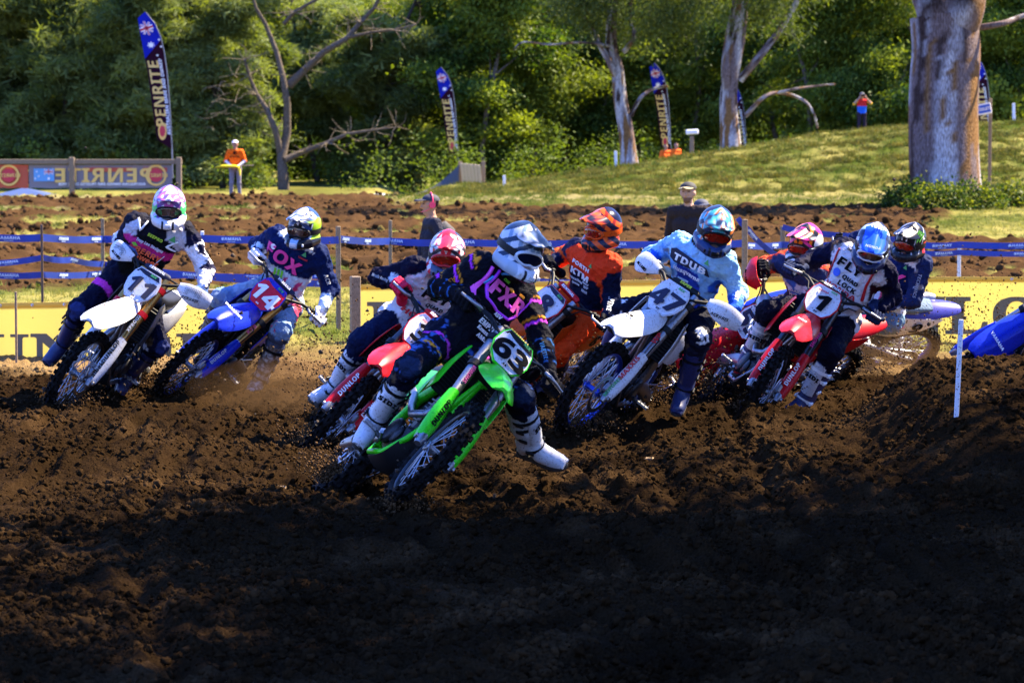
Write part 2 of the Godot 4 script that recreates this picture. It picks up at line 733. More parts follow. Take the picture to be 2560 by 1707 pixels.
func ground_y(x: float, d: float) -> float:
	var h := berm(x, d)
	if d > 60.0:
		var i := 0
		while i < 7 and x > crest_x[i + 1]: i += 1
		var top: float = lerpf(crest_y[i], crest_y[i + 1], clampf((x - crest_x[i]) / (crest_x[i + 1] - crest_x[i]), 0.0, 1.0))
		h += top * smoothstep(84.0, 99.0, d)
		h -= 2.2 * smoothstep(100.0, 112.0, d) * smoothstep(-6.0, -2.0, x)
		h -= 1.0 * smoothstep(86.5, 91.0, d) * (1.0 - smoothstep(-5.0, -1.5, x))
	return h


func grassiness(x: float, d: float) -> float:      # 0 bare soil, 1 grass
	var n := n_patch.get_noise_2d(x * 4.0, d * 1.2)
	var g := 0.0
	if d < 26.5: g = 0.0
	elif d < 41.5: g = smoothstep(27.5, 30.5, d + n * 3.0) * (1.0 - smoothstep(38.0, 41.0, d + n * 3.0))
	elif d < 76.0:
		g = smoothstep(0.30, 0.42, n + (0.16 if x < -6.5 and d > 65.0 else 0.0) + (0.22 if x > 4.5 and d < 50.0 else 0.0))
	else:
		g = smoothstep(-3.6, -2.2, x + n * 1.5 + (d - 84.0) * 0.12)
		if d > 84.5 and x < -10.0: g = 1.0
	if d > 56.0 and d < 78.0: g = maxf(g, smoothstep(0.128, 0.136, x / d + 0.01 * n))
	return clampf(g, 0.0, 1.0)


func soil_colour(x: float, d: float) -> Color:
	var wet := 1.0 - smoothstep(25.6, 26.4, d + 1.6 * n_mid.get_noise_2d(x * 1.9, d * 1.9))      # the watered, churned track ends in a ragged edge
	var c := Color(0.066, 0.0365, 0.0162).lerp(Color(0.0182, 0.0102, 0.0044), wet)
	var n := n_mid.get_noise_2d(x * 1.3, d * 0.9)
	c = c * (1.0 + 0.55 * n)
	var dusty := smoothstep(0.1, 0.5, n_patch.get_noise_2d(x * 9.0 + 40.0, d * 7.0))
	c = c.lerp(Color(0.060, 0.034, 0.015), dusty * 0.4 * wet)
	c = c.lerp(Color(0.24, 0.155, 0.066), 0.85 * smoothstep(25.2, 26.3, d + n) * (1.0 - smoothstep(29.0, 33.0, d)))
	var g := grassiness(x, d)
	if g > 0.0:
		var dry := 0.5 + 0.9 * n_patch.get_noise_2d(x * 2.0 - 30.0, d) + 0.7 * n_mid.get_noise_2d(x * 1.2, d * 0.6)
		var gc := Color(0.070, 0.092, 0.016).lerp(Color(0.27, 0.24, 0.07), clampf(dry, 0.0, 1.0))
		if d > 74.0 and d < 87.0: gc = gc.lerp(Color(0.27, 0.225, 0.105), 0.8 * (1.0 - smoothstep(84.5, 87.0, d + 2.0 * n_mid.get_noise_2d(x, d))))
		c = c.lerp(gc, g)
	return c


func clumps(x: float, d: float) -> float:      # tilled-soil relief
	var a := 1.0 - clampf(n_cell.get_noise_2d(x * 9.0, d * 7.0) + 1.0, 0.0, 1.0)
	var b := 1.0 - clampf(n_cell.get_noise_2d(x * 21.0 + 7.0, d * 17.0) + 1.0, 0.0, 1.0)
	var m := n_mid.get_noise_2d(x * 0.9, d * 1.3)
	return 0.050 * m + 0.020 * n_fine.get_noise_2d(x * 1.4, d * 2.2) + 0.050 * a * (0.6 + m) + 0.034 * b + 0.014 * n_fine.get_noise_2d(x * 7.0, d * 7.0)


var rut_lines := [[-2.6, 0.10, 0.012, 0.07, 0.04], [-1.9, 0.05, 0.016, 0.09, 0.045], [-1.1, -0.06, 0.020, 0.08, 0.045], [-0.5, -0.14, 0.015, 0.10, 0.05], [0.2, -0.10, 0.012, 0.07, 0.05], [0.75, -0.02, 0.016, 0.09, 0.045], [1.4, 0.03, 0.018, 0.08, 0.05], [-3.2, 0.02, 0.01, 0.08, 0.05], [1.0, -0.30, 0.010, 0.07, 0.045]]

func ruts(x: float, d: float) -> float:      # grooves cut by tyres, with soil pushed up on both sides
	var h := 0.0
	var e := d - 20.0
	for r in rut_lines:
		var t: float = absf(x - r[0] - r[1] * e - r[2] * e * e) / r[3]
		if t < 2.6: h += r[4] * (0.55 * exp(-(t - 1.35) * (t - 1.35) * 5.0) - exp(-t * t * 1.8))
	return h


func sheet_of_ground(xs: PackedFloat32Array, ds: PackedFloat32Array, height: Callable, colour: Callable, gain := 3.4) -> ArrayMesh:
	var v := PackedVector3Array()
	var c := PackedColorArray()
	var ix := PackedInt32Array()
	var n := xs.size()
	for d in ds:
		for x in xs:
			v.append(Vector3(x, height.call(x, d), -d))
			c.append(colour.call(x, d) * gain)
	for j in ds.size() - 1:
		for i in n - 1:
			var a := j * n + i
			ix.append_array([a, a + n, a + 1, a + 1, a + n, a + n + 1])
	return raw_mesh(v, ix, c)


func steps(from: float, to: float, step: float, grow := 1.0) -> PackedFloat32Array:
	var out := PackedFloat32Array([from])
	var s := step
	while out[out.size() - 1] < to - s * 0.5:
		out.append(out[out.size() - 1] + s)
		s *= grow
	out[out.size() - 1] = to
	return out


func build_ground() -> void:
	# one sheet to the horizon, sunk below the finer track soil
	var far := func(x: float, d: float) -> float:
		var h := ground_y(x, d)
		if d > 7.0 and d < 33.5 and absf(x) < 6.5: return h - 0.35
		if d > 33.0 and d < 104.0 and absf(x) < 22.0:
			return h - 0.25 * smoothstep(33.0, 34.0, d) * (1.0 - smoothstep(101.0, 103.5, d)) * (1.0 - smoothstep(20.0, 21.5, absf(x)))
		return h
	var xs := PackedFloat32Array()
	for x in [-400.0, -200.0, -100.0, -60.0, -40.0, -30.0]: xs.append(x)
	xs.append_array(steps(-24.0, 24.0, 1.0))
	for x in [30.0, 40.0, 60.0, 100.0, 200.0, 400.0]: xs.append(x)
	var ds := PackedFloat32Array([-60.0, -20.0, 0.0, 4.0, 6.0])
	ds.append_array(steps(7.0, 110.0, 1.0))
	for d in [120.0, 140.0, 180.0, 260.0, 400.0, 700.0]: ds.append(d)
	var o := part("ground", sheet_of_ground(xs, ds, far, soil_colour), M.soil, self)
	o.set_meta("kind", "structure")
	# the churned track in front
	var near := func(x: float, d: float) -> float:
		return ground_y(x, d) + clumps(x, d) + ruts(x, d) + 0.05 * sin(d * 2.1 + 0.5 * x + 2.0 * n_patch.get_noise_2d(x * 3.0, d)) * smoothstep(25.0, 20.0, d)
	near_height = near
	xs = steps(-4.6, 4.8, 0.022)
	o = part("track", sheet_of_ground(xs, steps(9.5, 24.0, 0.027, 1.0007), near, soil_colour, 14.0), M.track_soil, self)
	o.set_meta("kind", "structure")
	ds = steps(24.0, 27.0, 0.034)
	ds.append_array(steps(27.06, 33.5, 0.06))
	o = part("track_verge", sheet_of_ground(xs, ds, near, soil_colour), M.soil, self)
	o.set_meta("kind", "structure")
	# the tilled paddock and the bank behind the fence
	var back := func(x: float, d: float) -> float:
		var g := grassiness(x, d)
		var rough := 1.0 - (0.75 if d < 82.0 else 0.35) * g
		return ground_y(x, d) + rough * (0.11 * n_mid.get_noise_2d(x * 0.55, d * 0.9) + 0.15 * n_fine.get_noise_2d(x * 0.9, d * 0.7) + 0.05 * sin(d * 1.35 + 1.5 * n_patch.get_noise_2d(x, d)))
	xs = steps(-18.0, 20.0, 0.10)
	ds = steps(33.4, 104.0, 0.10, 1.003)
	o = part("paddock", sheet_of_ground(xs, ds, back, soil_colour), M.soil, self)
	o.set_meta("kind", "structure")
	# short grass
	var tuft := Geo.new()
	for k in 14:
		var a := rng.randf() * TAU
		var r := rng.randf() * 0.07
		var p := Vector3(cos(a) * r, -0.01, sin(a) * r)
		var lean := Vector3(rng.randfn() * 0.03, rng.randf_range(0.035, 0.085), rng.randfn() * 0.03)
		var w := Vector3(cos(a * 3.0), 0, sin(a * 3.0)) * 0.006
		tuft.tri(p - w, p + w, p + lean)
	var tm := tuft.mesh()
	var places := []
	var tints := []
	for k in 52000:
		var d := rng.randf_range(28.0, 99.0) if k % 3 else rng.randf_range(72.0, 99.0)
		var x := rng.randf_range(-0.175, 0.185) * d
		var g := grassiness(x, d)
		if rng.randf() > g * 0.9: continue
		var s := rng.randf_range(0.6, 1.5) * (1.0 if d > 60.0 else 0.8)
		places.append(Transform3D(Basis(Vector3.UP, rng.randf() * TAU).scaled(Vector3(s, s * rng.randf_range(0.6, 1.2), s)), Vector3(x, back.call(x, d) if d > 33.4 else ground_y(x, d) + clumps(x, d), -d)))
		var dry := clampf(0.5 + 0.9 * n_patch.get_noise_2d(x * 2.0 - 30.0, d) + rng.randfn() * 0.12, 0.0, 1.0)
		tints.append(Color(0.075, 0.115, 0.018).lerp(Color(0.30, 0.28, 0.085), dry) * rng.randf_range(0.7, 1.2))
	for k in 26000:
		var d := rng.randf_range(86.0, 101.0)
		var x := rng.randf_range(-0.06, 0.19) * d
		if grassiness(x, d) < 0.5 or n_mid.get_noise_2d(x * 1.1 + 31.0, d * 1.6) + rng.randfn() * 0.12 < 0.10: continue
		var s := rng.randf_range(1.3, 2.6)
		places.append(Transform3D(Basis(Vector3.UP, rng.randf() * TAU).scaled(Vector3(s * 1.3, s * 0.8, s)), Vector3(x, back.call(x, d), -d)))
		tints.append(Color(0.05, 0.070, 0.014).lerp(Color(0.19, 0.155, 0.045), pow(rng.randf(), 1.6)) * rng.randf_range(0.7, 1.2))
	for k in 900:
		var d := rng.randf_range(78.0, 100.0)
		var x := rng.randf_range(-0.04, 0.19) * d
		if grassiness(x, d) < 0.6: continue
		var s := rng.randf_range(1.5, 2.6)
		places.append(Transform3D(Basis(Vector3.UP, rng.randf() * TAU).scaled(Vector3(s, s, s)), Vector3(x, back.call(x, d), -d)))
		tints.append(Color(0.05, 0.085, 0.016) * rng.randf_range(0.7, 1.5))
	var gr := scatter("grass", tm, M.blade, places, tints, self)
	tag(gr, "short sun-dried grass on the bank and paddock", "grass", "", "stuff")


var near_height: Callable


# ---------------------------------------------------------------- trees
func leaf_clump(kind: int, sd: int) -> ArrayMesh:
	var r := RandomNumberGenerator.new()
	r.seed = sd
	var g := Geo.new()
	if kind == 1:      # fine drooping needles
		for k in 46:
			var p := Vector3(r.randfn() * 0.20, r.randfn() * 0.12, r.randfn() * 0.20)
			var w := Vector3(r.randfn(), r.randfn() * 0.5, r.randfn()).normalized() * 0.03
			var l := Vector3(r.randfn() * 0.16, r.randfn() * 0.12 - 0.05, r.randfn() * 0.16)
			g.tri(p - w, p + w, p + l)
	else:
		var long := 0.19 if kind == 0 else 0.15
		var wide := 0.055 if kind == 0 else 0.09
		for k in 30:
			var p := Vector3(r.randfn() * 0.24, r.randfn() * 0.19, r.randfn() * 0.24)
			var dir := Vector3(r.randfn(), r.randfn() * 0.5 - (0.9 if kind == 0 else 0.25), r.randfn()).normalized()
			var side := dir.cross(Vector3(r.randfn(), r.randfn(), r.randfn())).normalized() * wide * 0.5 * r.randf_range(0.7, 1.3)
			var l := long * r.randf_range(0.7, 1.3)
			var mid := p + dir * l * 0.45
			g.quad(p, mid + side, p + dir * l, mid - side)
	return g.mesh()


func wander(from: Vector3, dir: Vector3, length: float, n: int, bend: float, up := 0.0) -> Array:
	var pts := [from]
	var p := from
	var d := dir.normalized()
	for i in n:
		d = (d + Vector3(rng.randfn(), rng.randfn(), rng.randfn()) * bend + Vector3.UP * up).normalized()
		p += d * length / n
		pts.append(p)
	return pts


func taper(n: int, r0: float, r1: float) -> Array:
	var out := []
	for i in n: out.append(lerpf(r0, r1, pow(float(i) / (n - 1), 0.8)))
	return out


# kind: 0 gum, 1 she-oak, 2 broadleaf; crown from low to high metres, spread metres, count clumps
func tree(called: String, label: String, where: Vector3, o: Dictionary) -> Node3D:
	var t := thing(called, label, "tree", where, o.get("group", ""))
	var h: float = o.h
	var r: float = o.r
	var g := Geo.new()
	g.col = o.get("bark", Color(0.09, 0.075, 0.06))
	var trunk := wander(Vector3(0, -0.4, 0), Vector3(o.get("lean", 0.0), 1, 0), h * 0.8, 9, o.get("bend", 0.06), 0.05)
	g.tube(trunk, taper(10, r, r * 0.35), 10)
	var ends := []
	for k in o.get("limbs", 6):
		var j := rng.randi_range(o.get("limb_from", 3), 8)
		var a := rng.randf() * TAU
		var lb := wander(trunk[j], Vector3(cos(a), rng.randf_range(0.2, 0.9), sin(a)), h * rng.randf_range(0.18, 0.34), 5, 0.22, 0.04)
		g.tube(lb, taper(6, r * 0.36, r * 0.08), 6)
		for e in [3, 4, 5]: ends.append(lb[e])
		var tw := wander(lb[3], Vector3(rng.randfn(), rng.randf(), rng.randfn()), h * 0.12, 4, 0.25)
		g.tube(tw, taper(5, r * 0.14, r * 0.04), 5)
		ends.append(tw[4])
	part("trunk", g.mesh(), M.bark, t)
	var places := []
	var tints := []
	var lo: float = o.low
	var hi: float = o.high
	var sp: float = o.spread
	var c0: Color = o.get("c0", Color(0.045, 0.075, 0.018))
	var c1: Color = o.get("c1", Color(0.10, 0.14, 0.028))
	var boughs: int = o.get("boughs", 26)
	for b in boughs:
		var cy := lerpf(lo, hi, rng.randf())
		var wide := sp * (0.35 + 0.65 * sin(PI * clampf((cy - lo) / (hi - lo) * 0.8 + 0.15, 0.0, 1.0)))
		var a := rng.randf() * TAU
		var q := sqrt(rng.randf())
		var mid := Vector3(cos(a) * q * wide, cy, sin(a) * q * wide * 0.75)
		if b < ends.size() and ends[b].y > lo and b % 2 == 0: mid = ends[b]
		var tone := rng.randf()
		for k in int(o.count / boughs):
			var p: Vector3 = mid + Vector3(rng.randfn() * 0.52, rng.randfn() * 0.20, rng.randfn() * 0.52) * o.get("puff", 1.0)
			if p.y < 0.05: p.y = 0.05 + rng.randf() * 0.3
			var s: float = rng.randf_range(0.7, 1.35) * o.get("leaf", 1.0)
			places.append(Transform3D(Basis(Vector3.UP, rng.randf() * TAU).rotated(Vector3(1, 0, 0), rng.randfn() * 0.3).scaled(Vector3.ONE * s), p))
			tints.append(c0.lerp(c1, clampf(tone + rng.randfn() * 0.22, 0.0, 1.0)) * rng.randf_range(0.75, 1.25))
	if places.size():
		var kind: int = o.get("kind", 2)
		var key := "clump%d_%d" % [kind, rng.randi() % 2]
		if not proto.has(key): proto[key] = leaf_clump(kind, hash(key) % 1000)
		scatter("crown", proto[key], M.leaf, places, tints, t).set_meta("kind", "stuff")
	return t


func build_forest() -> void:
	var gum := {"h": 20.0, "kind": 0}
	# wooded slope that closes the view
	var slope := func(x: float, d: float) -> float:
		return -1.0 + 46.0 * smoothstep(195.0, 420.0, d) + 2.0 * n_hill.get_noise_2d(x, d)
	var col := func(x: float, d: float) -> Color:
		return Color(0.03, 0.05, 0.018) * (1.0 + 0.5 * n_patch.get_noise_2d(x, d))
	var xs := steps(-140.0, 140.0, 7.0)
	var o := part("hillside", sheet_of_ground(xs, steps(195.0, 430.0, 7.0), slope, col), M.soil, self)
	o.set_meta("kind", "structure")
	proto["clump2_0"] = leaf_clump(2, 11)
	var places := []
	var tints := []
	for k in 22000:
		var d := 196.0 + 75.0 * pow(rng.randf(), 1.4)
		var x := rng.randf_range(-0.28, 0.28) * d
		var base: float = slope.call(x, d)
		var y := base + rng.randf() * 9.0 * (0.6 + 0.4 * n_hill.get_noise_2d(x * 3.0, d))
		var s := rng.randf_range(1.3, 2.6)
		places.append(Transform3D(Basis(Vector3.UP, rng.randf() * TAU).scaled(Vector3.ONE * s), Vector3(x, y, -d)))
		tints.append(Color(0.060, 0.105, 0.024) * rng.randf_range(0.8, 1.25))
	var wood := scatter("far_forest", proto["clump2_0"], M.leaf, places, tints, self)
	tag(wood, "dense dark forest covering the slope behind the nearer trees", "forest", "", "stuff")
	places = []
	tints = []
	for k in 4200:
		var d := rng.randf_range(139.0, 172.0)
		var x := rng.randf_range(-0.26, 0.26) * d
		if n_patch.get_noise_2d(x * 3.0, d * 0.5) < 0.0: continue
		var y := -1.6 + 3.6 * pow(rng.randf(), 1.3) * (0.7 + 0.5 * n_patch.get_noise_2d(x * 2.0 + 9.0, d))
		places.append(Transform3D(Basis(Vector3.UP, rng.randf() * TAU).scaled(Vector3.ONE * rng.randf_range(0.7, 1.4)), Vector3(x, y, -d)))
		tints.append(Color(0.085, 0.125, 0.022) * rng.randf_range(0.8, 1.25))
	tag(scatter("undergrowth", proto["clump2_0"], M.leaf, places, tints, self), "tangled leafy undergrowth between the trunks behind the paddock", "undergrowth", "", "stuff")
	# left: feathery she-oaks
	var oaks := [
		[30, 152, 14.0, "leftmost tall feathery she-oak reaching the left edge of the photo"],
		[135, 149, 12.0, "feathery she-oak behind the roadside sponsor board, left of the tall feather flag"],
		[255, 156, 15.0, "slim she-oak standing between the leftmost she-oaks and the tall feather flag"],
		[335, 147, 13.0, "olive she-oak directly left of the tallest feather flag"],
		[470, 150, 15.0, "dark-trunked she-oak just right of the tallest feather flag"],
		[560, 146, 14.0, "pale olive she-oak behind the marshal in the orange shirt"],
		[800, 158, 16.0, "dark she-oak behind the bare forked tree's right-hand limbs"],
		[960, 155, 15.0, "shaded she-oak left of the second feather flag"],
	]
	var light_c := Color(0.205, 0.245, 0.075)
	for a in oaks:
		var d: float = a[1]
		tree("she_oak", a[3], Vector3((a[0] - 1280.0) / F * d, -1.2, -d), {"h": a[2], "r": 0.16, "low": 0.2, "high": 9.0, "spread": 2.2, "count": 1700, "boughs": 46, "kind": 1, "puff": 0.75, "leaf": 1.35, "limbs": 8,
			"c0": Color(0.090, 0.125, 0.042), "c1": light_c, "group": "she-oaks behind the paddock"})
	# middle and right: broadleaf and gum foliage
	var broad := [
		[75, 166, 3, "low bright shrubby tree at the left edge above the sponsor board"],
		[215, 170, 1, "dark rounded tree in the gap left of the tall feather flag"],
		[420, 168, 2, "mid-green tree hidden behind the tall feather flag's pole"],
		[640, 165, 2, "green tree right behind the bare forked tree"],
		[735, 168, 3, "bright yellow-green tree high behind the bare forked tree"],
		[890, 170, 1, "deep shaded tree between the bare tree and second feather flag"],
		[1030, 162, 1, "dark tree above the far white car"],
		[1120, 160, 2, "tree just behind the second feather flag"],
		[1215, 152, 3, "sunlit yellow-green tree just right of the second feather flag"],
		[1330, 156, 2, "leafy tree left of the pale gum trunk, over the grass bank's foot"],
		[1420, 164, 1, "dark tree behind the first pale gum trunk"],
		[1505, 160, 1, "shaded tree right behind the first pale gum trunk"],
		[1600, 166, 1, "dark leafy tree behind the third feather flag"],
		[1720, 160, 1, "shaded tree between the third feather flag and the twin gum"],
		[1835, 164, 1, "dark tree behind the twin pale gum trunk"],
		[1960, 158, 2, "green tree right of the twin gum, under its bent branch"],
		[2060, 152, 3, "bright green tree left of the man with binoculars"],
		[2150, 150, 3, "sunlit tree directly behind the man with binoculars"],
		[2235, 156, 3, "bright tree close to the left side of the great gum trunk"],
		[2330, 165, 2, "tree hidden behind the great gum trunk"],
		[2440, 156, 3, "sunny green tree right of the great gum trunk above the blue sign"],
		[2535, 152, 3, "bright broadleaf tree at the right edge of the photo"],
		[2665, 158, 2, "broadleaf tree just beyond the right edge of the photo"],
		[2830, 154, 2, "second broadleaf tree beyond the right edge of the photo"],
		[-70, 157, 2, "broadleaf tree just beyond the left edge of the photo"],
		[-210, 153, 2, "second broadleaf tree beyond the left edge of the photo"],
		[-370, 159, 2, "third broadleaf tree beyond the left edge of the photo"],
	]
	for a in broad:
		var d: float = a[1]
		var x: float = (a[0] - 1280.0) / F * d
		var c0 := Color(0.045, 0.090, 0.020)
		var c1 := Color(0.190, 0.235, 0.030)
		tree("broadleaf_tree", a[3], Vector3(x, -1.2, -d), {"h": 13.0 + (a[0] % 5), "r": 0.17, "low": 0.3 if int(a[0]) % 3 == 0 else 2.2, "high": 9.5, "spread": 2.6, "count": 1500, "boughs": 40, "puff": 0.82, "kind": 2 if a[0] % 2 else 0, "leaf": 1.25, "limbs": 6,
			"c0": c0, "c1": c1, "bend": 0.12, "bark": Color(0.16, 0.14, 0.12), "group": "leafy trees behind the paddock"})
	# the bare forked tree
	var b := thing("bare_tree", "bare grey-brown forked tree with twiggy limbs right of the orange-shirted marshal", "tree", at(710, 492, 142.0))
	b.position.y = -1.2
	var g := Geo.new()
	g.col = Color(0.13, 0.11, 0.09)
	var s := 142.0 / F
	var pt := func(px: float, py: float, dz := 0.0) -> Vector3: return at(px, py, 142.0) + Vector3(0, 0, dz) - b.position
	var paths := [
		[[[710, 500], [708, 440], [703, 395], [716, 330], [718, 260], [708, 195], [690, 130], [662, 60], [640, 20], [625, -30]], [16.0, 3.0]],
		[[[703, 395], [690, 330], [668, 275], [640, 235], [622, 190], [612, 150]], [10.0, 3.0]],
		[[[712, 400], [760, 378], [815, 358], [870, 335], [930, 325], [990, 318]], [9.0, 2.0]],
		[[[720, 215], [760, 175], [810, 130], [868, 95], [900, 55], [935, 20], [960, -30]], [11.0, 4.0]],
		[[[868, 95], [930, 80], [985, 75], [1040, 60]], [5.0, 1.5]],
		[[[708, 60], [735, 30], [790, 0], [830, -30]], [6.0, 3.0]],
	]
	for p in paths:
		var pts := []
		for k in p[0].size(): pts.append(pt.call(p[0][k][0], p[0][k][1], 0.25 * sin(k * 1.7 + p[0][0][0])))
		g.tube(pts, taper(pts.size(), p[1][0] * s, p[1][1] * s), 8)
	part("trunk", g.mesh(), M.bark, b)
	var tw := Geo.new()
	tw.col = Color(0.22, 0.19, 0.14)
	for p in paths.slice(1):
		for k in range(1, p[0].size()):
			for e in 7:
				var w := wander(pt.call(p[0][k][0], p[0][k][1]), Vector3(rng.randfn(), rng.randfn() * 0.6 + 0.25, rng.randfn() * 0.6), rng.randf_range(0.6, 1.5), 4, 0.3)
				tw.tube(w, taper(5, 0.022, 0.007), 4, false)
	for e in 26:
		var w := wander(pt.call(rng.randf_range(520, 690), rng.randf_range(180, 330)), Vector3(rng.randfn(), rng.randfn() * 0.5 + 0.2, rng.randfn()), rng.randf_range(0.7, 1.6), 5, 0.35)
		tw.tube(w, taper(6, 0.02, 0.007), 4, false)
	part("twigs", tw.mesh(), M.bark, b).set_meta("kind", "stuff")
	# pale gums
	gum_tree("gum_tree", "pale grey gum with a forked top, left of the third feather flag", [
		[[[1575, 420], [1566, 330], [1552, 250], [1545, 180], [1530, 120], [1528, 60], [1535, 0], [1540, -60]], [20.0, 11.0]],
		[[[1548, 205], [1520, 150], [1492, 95], [1468, 40], [1450, -30]], [9.0, 6.0]],
		[[[1578, 290], [1600, 245], [1635, 222], [1670, 215]], [6.0, 3.0]],
		[[[1560, 130], [1585, 90], [1575, 40], [1580, -30]], [7.0, 4.0]],
		[[[1545, 120], [1505, 112], [1460, 106], [1415, 108], [1370, 112], [1310, 105], [1285, 125]], [4.0, 2.0]]], 138.0, 7.0)
	gum_tree("gum_tree", "stout twin-stemmed gum left of the fourth feather flag", [
		[[[1830, 400], [1826, 330], [1822, 260], [1826, 200], [1838, 140], [1852, 60], [1862, -60]], [27.0, 13.0]],
		[[[1822, 250], [1815, 170], [1825, 90], [1838, 20], [1850, -60]], [14.0, 8.0]],
		[[[1850, 200], [1890, 150], [1940, 90], [1985, 20], [2010, -40]], [10.0, 7.0]],
		[[[1865, 290], [1905, 245], [1945, 232], [2000, 245], [2030, 275], [2045, 320]], [6.0, 2.5]],
		[[[1945, 232], [1990, 222], [2040, 215], [2090, 210]], [4.0, 2.0]]], 136.0, 7.0)
	gum_tree("great_gum", "massive pale gum trunk with peeling bark rising from ivy at the right", [
		[[[2370, 560], [2368, 500], [2362, 400], [2360, 300], [2362, 200], [2366, 120], [2360, 40]], [90.0, 84.0]],
		[[[2362, 90], [2340, 20], [2300, -80], [2240, -250]], [66.0, 30.0]],
		[[[2368, 90], [2400, 10], [2430, -100], [2480, -260]], [72.0, 36.0]],
		[[[2440, 70], [2500, 60], [2560, 40], [2640, 10]], [9.0, 5.0]]], 76.0, 15.0)
	# ivy at its foot
	for e in [[2285, 500, 75.0, 0.65, "dark leafy ivy bush at the left foot of the great gum"], [2425, 520, 74.0, 0.6, "sunlit leafy ivy bush at the right foot of the great gum"], [2350, 532, 73.5, 0.55, "low ivy bush right in front of the great gum's base"], [2515, 505, 76.0, 0.4, "small bright sapling bush right of the blue sign's pole"]]:
		var where := on_ground(e[0], e[2])
		var sh := thing("ivy_bush", e[4], "bush", where, "ivy bushes round the great gum")
		var pl := []
		var ti := []
		var w: float = e[3]
		var st := Geo.new()
		st.col = Color(0.12, 0.09, 0.05)
		for k in 9:
			st.tube(wander(Vector3(rng.randfn() * 0.1, -0.1, rng.randfn() * 0.1), Vector3(rng.randfn() * 0.7, 1, rng.randfn() * 0.5), 0.5 * w, 4, 0.2), taper(5, 0.014, 0.005), 5)
		part("stems", st.mesh(), M.bark, sh).set_meta("kind", "stuff")
		for k in 210:
			var a := rng.randf() * TAU
			var q := sqrt(rng.randf())
			var y := rng.randf() * (0.75 + 0.5 * n_patch.get_noise_2d(cos(a) * 9.0 + e[0], sin(a) * 9.0)) * w * (1.0 - q * q * 0.9)
			pl.append(Transform3D(any_turn(rng.randf_range(0.3, 0.75)), Vector3(cos(a) * q * w * 1.15, y + 0.05, sin(a) * q * w * 0.7)))
			ti.append(Color(0.025, 0.06, 0.016).lerp(Color(0.22, 0.24, 0.04), pow(rng.randf(), 2.5)))
		scatter("leaves", proto["clump2_0"], M.leaf, pl, ti, sh).set_meta("kind", "stuff")
	# trees beside the track, outside the picture, whose shade lies over the foreground
	var shade := [[4.9, 13.4, 1.9, "shade tree by the track, beyond the right edge of the photo, nearest the camera"], [7.0, 15.2, 1.9, "second shade tree by the track, beyond the right edge of the photo"], [6.2, 15.8, 1.6, "slim shade tree off the right edge, close beside the soil mound"], [9.4, 16.6, 1.9, "shade tree off the right edge, well back from the track"],
		[4.3, 17.6, 2.4, "spreading shade tree off the right edge, nearest the racing line"], [6.9, 17.9, 1.6, "shade tree off the right edge beside the soil mound's far end"], [9.3, 19.6, 2.0, "farthest shade tree off the right edge"]]
	for e in shade:
		tree("shade_tree", e[3], Vector3(e[0], 0, -e[1]), {"h": 11.0, "r": 0.28, "low": 6.0, "high": 9.5, "spread": e[2], "count": 200, "boughs": 13, "kind": 0, "limbs": 9, "leaf": 1.45, "puff": 1.2, "limb_from": 7, "group": "shade trees beside the track"})


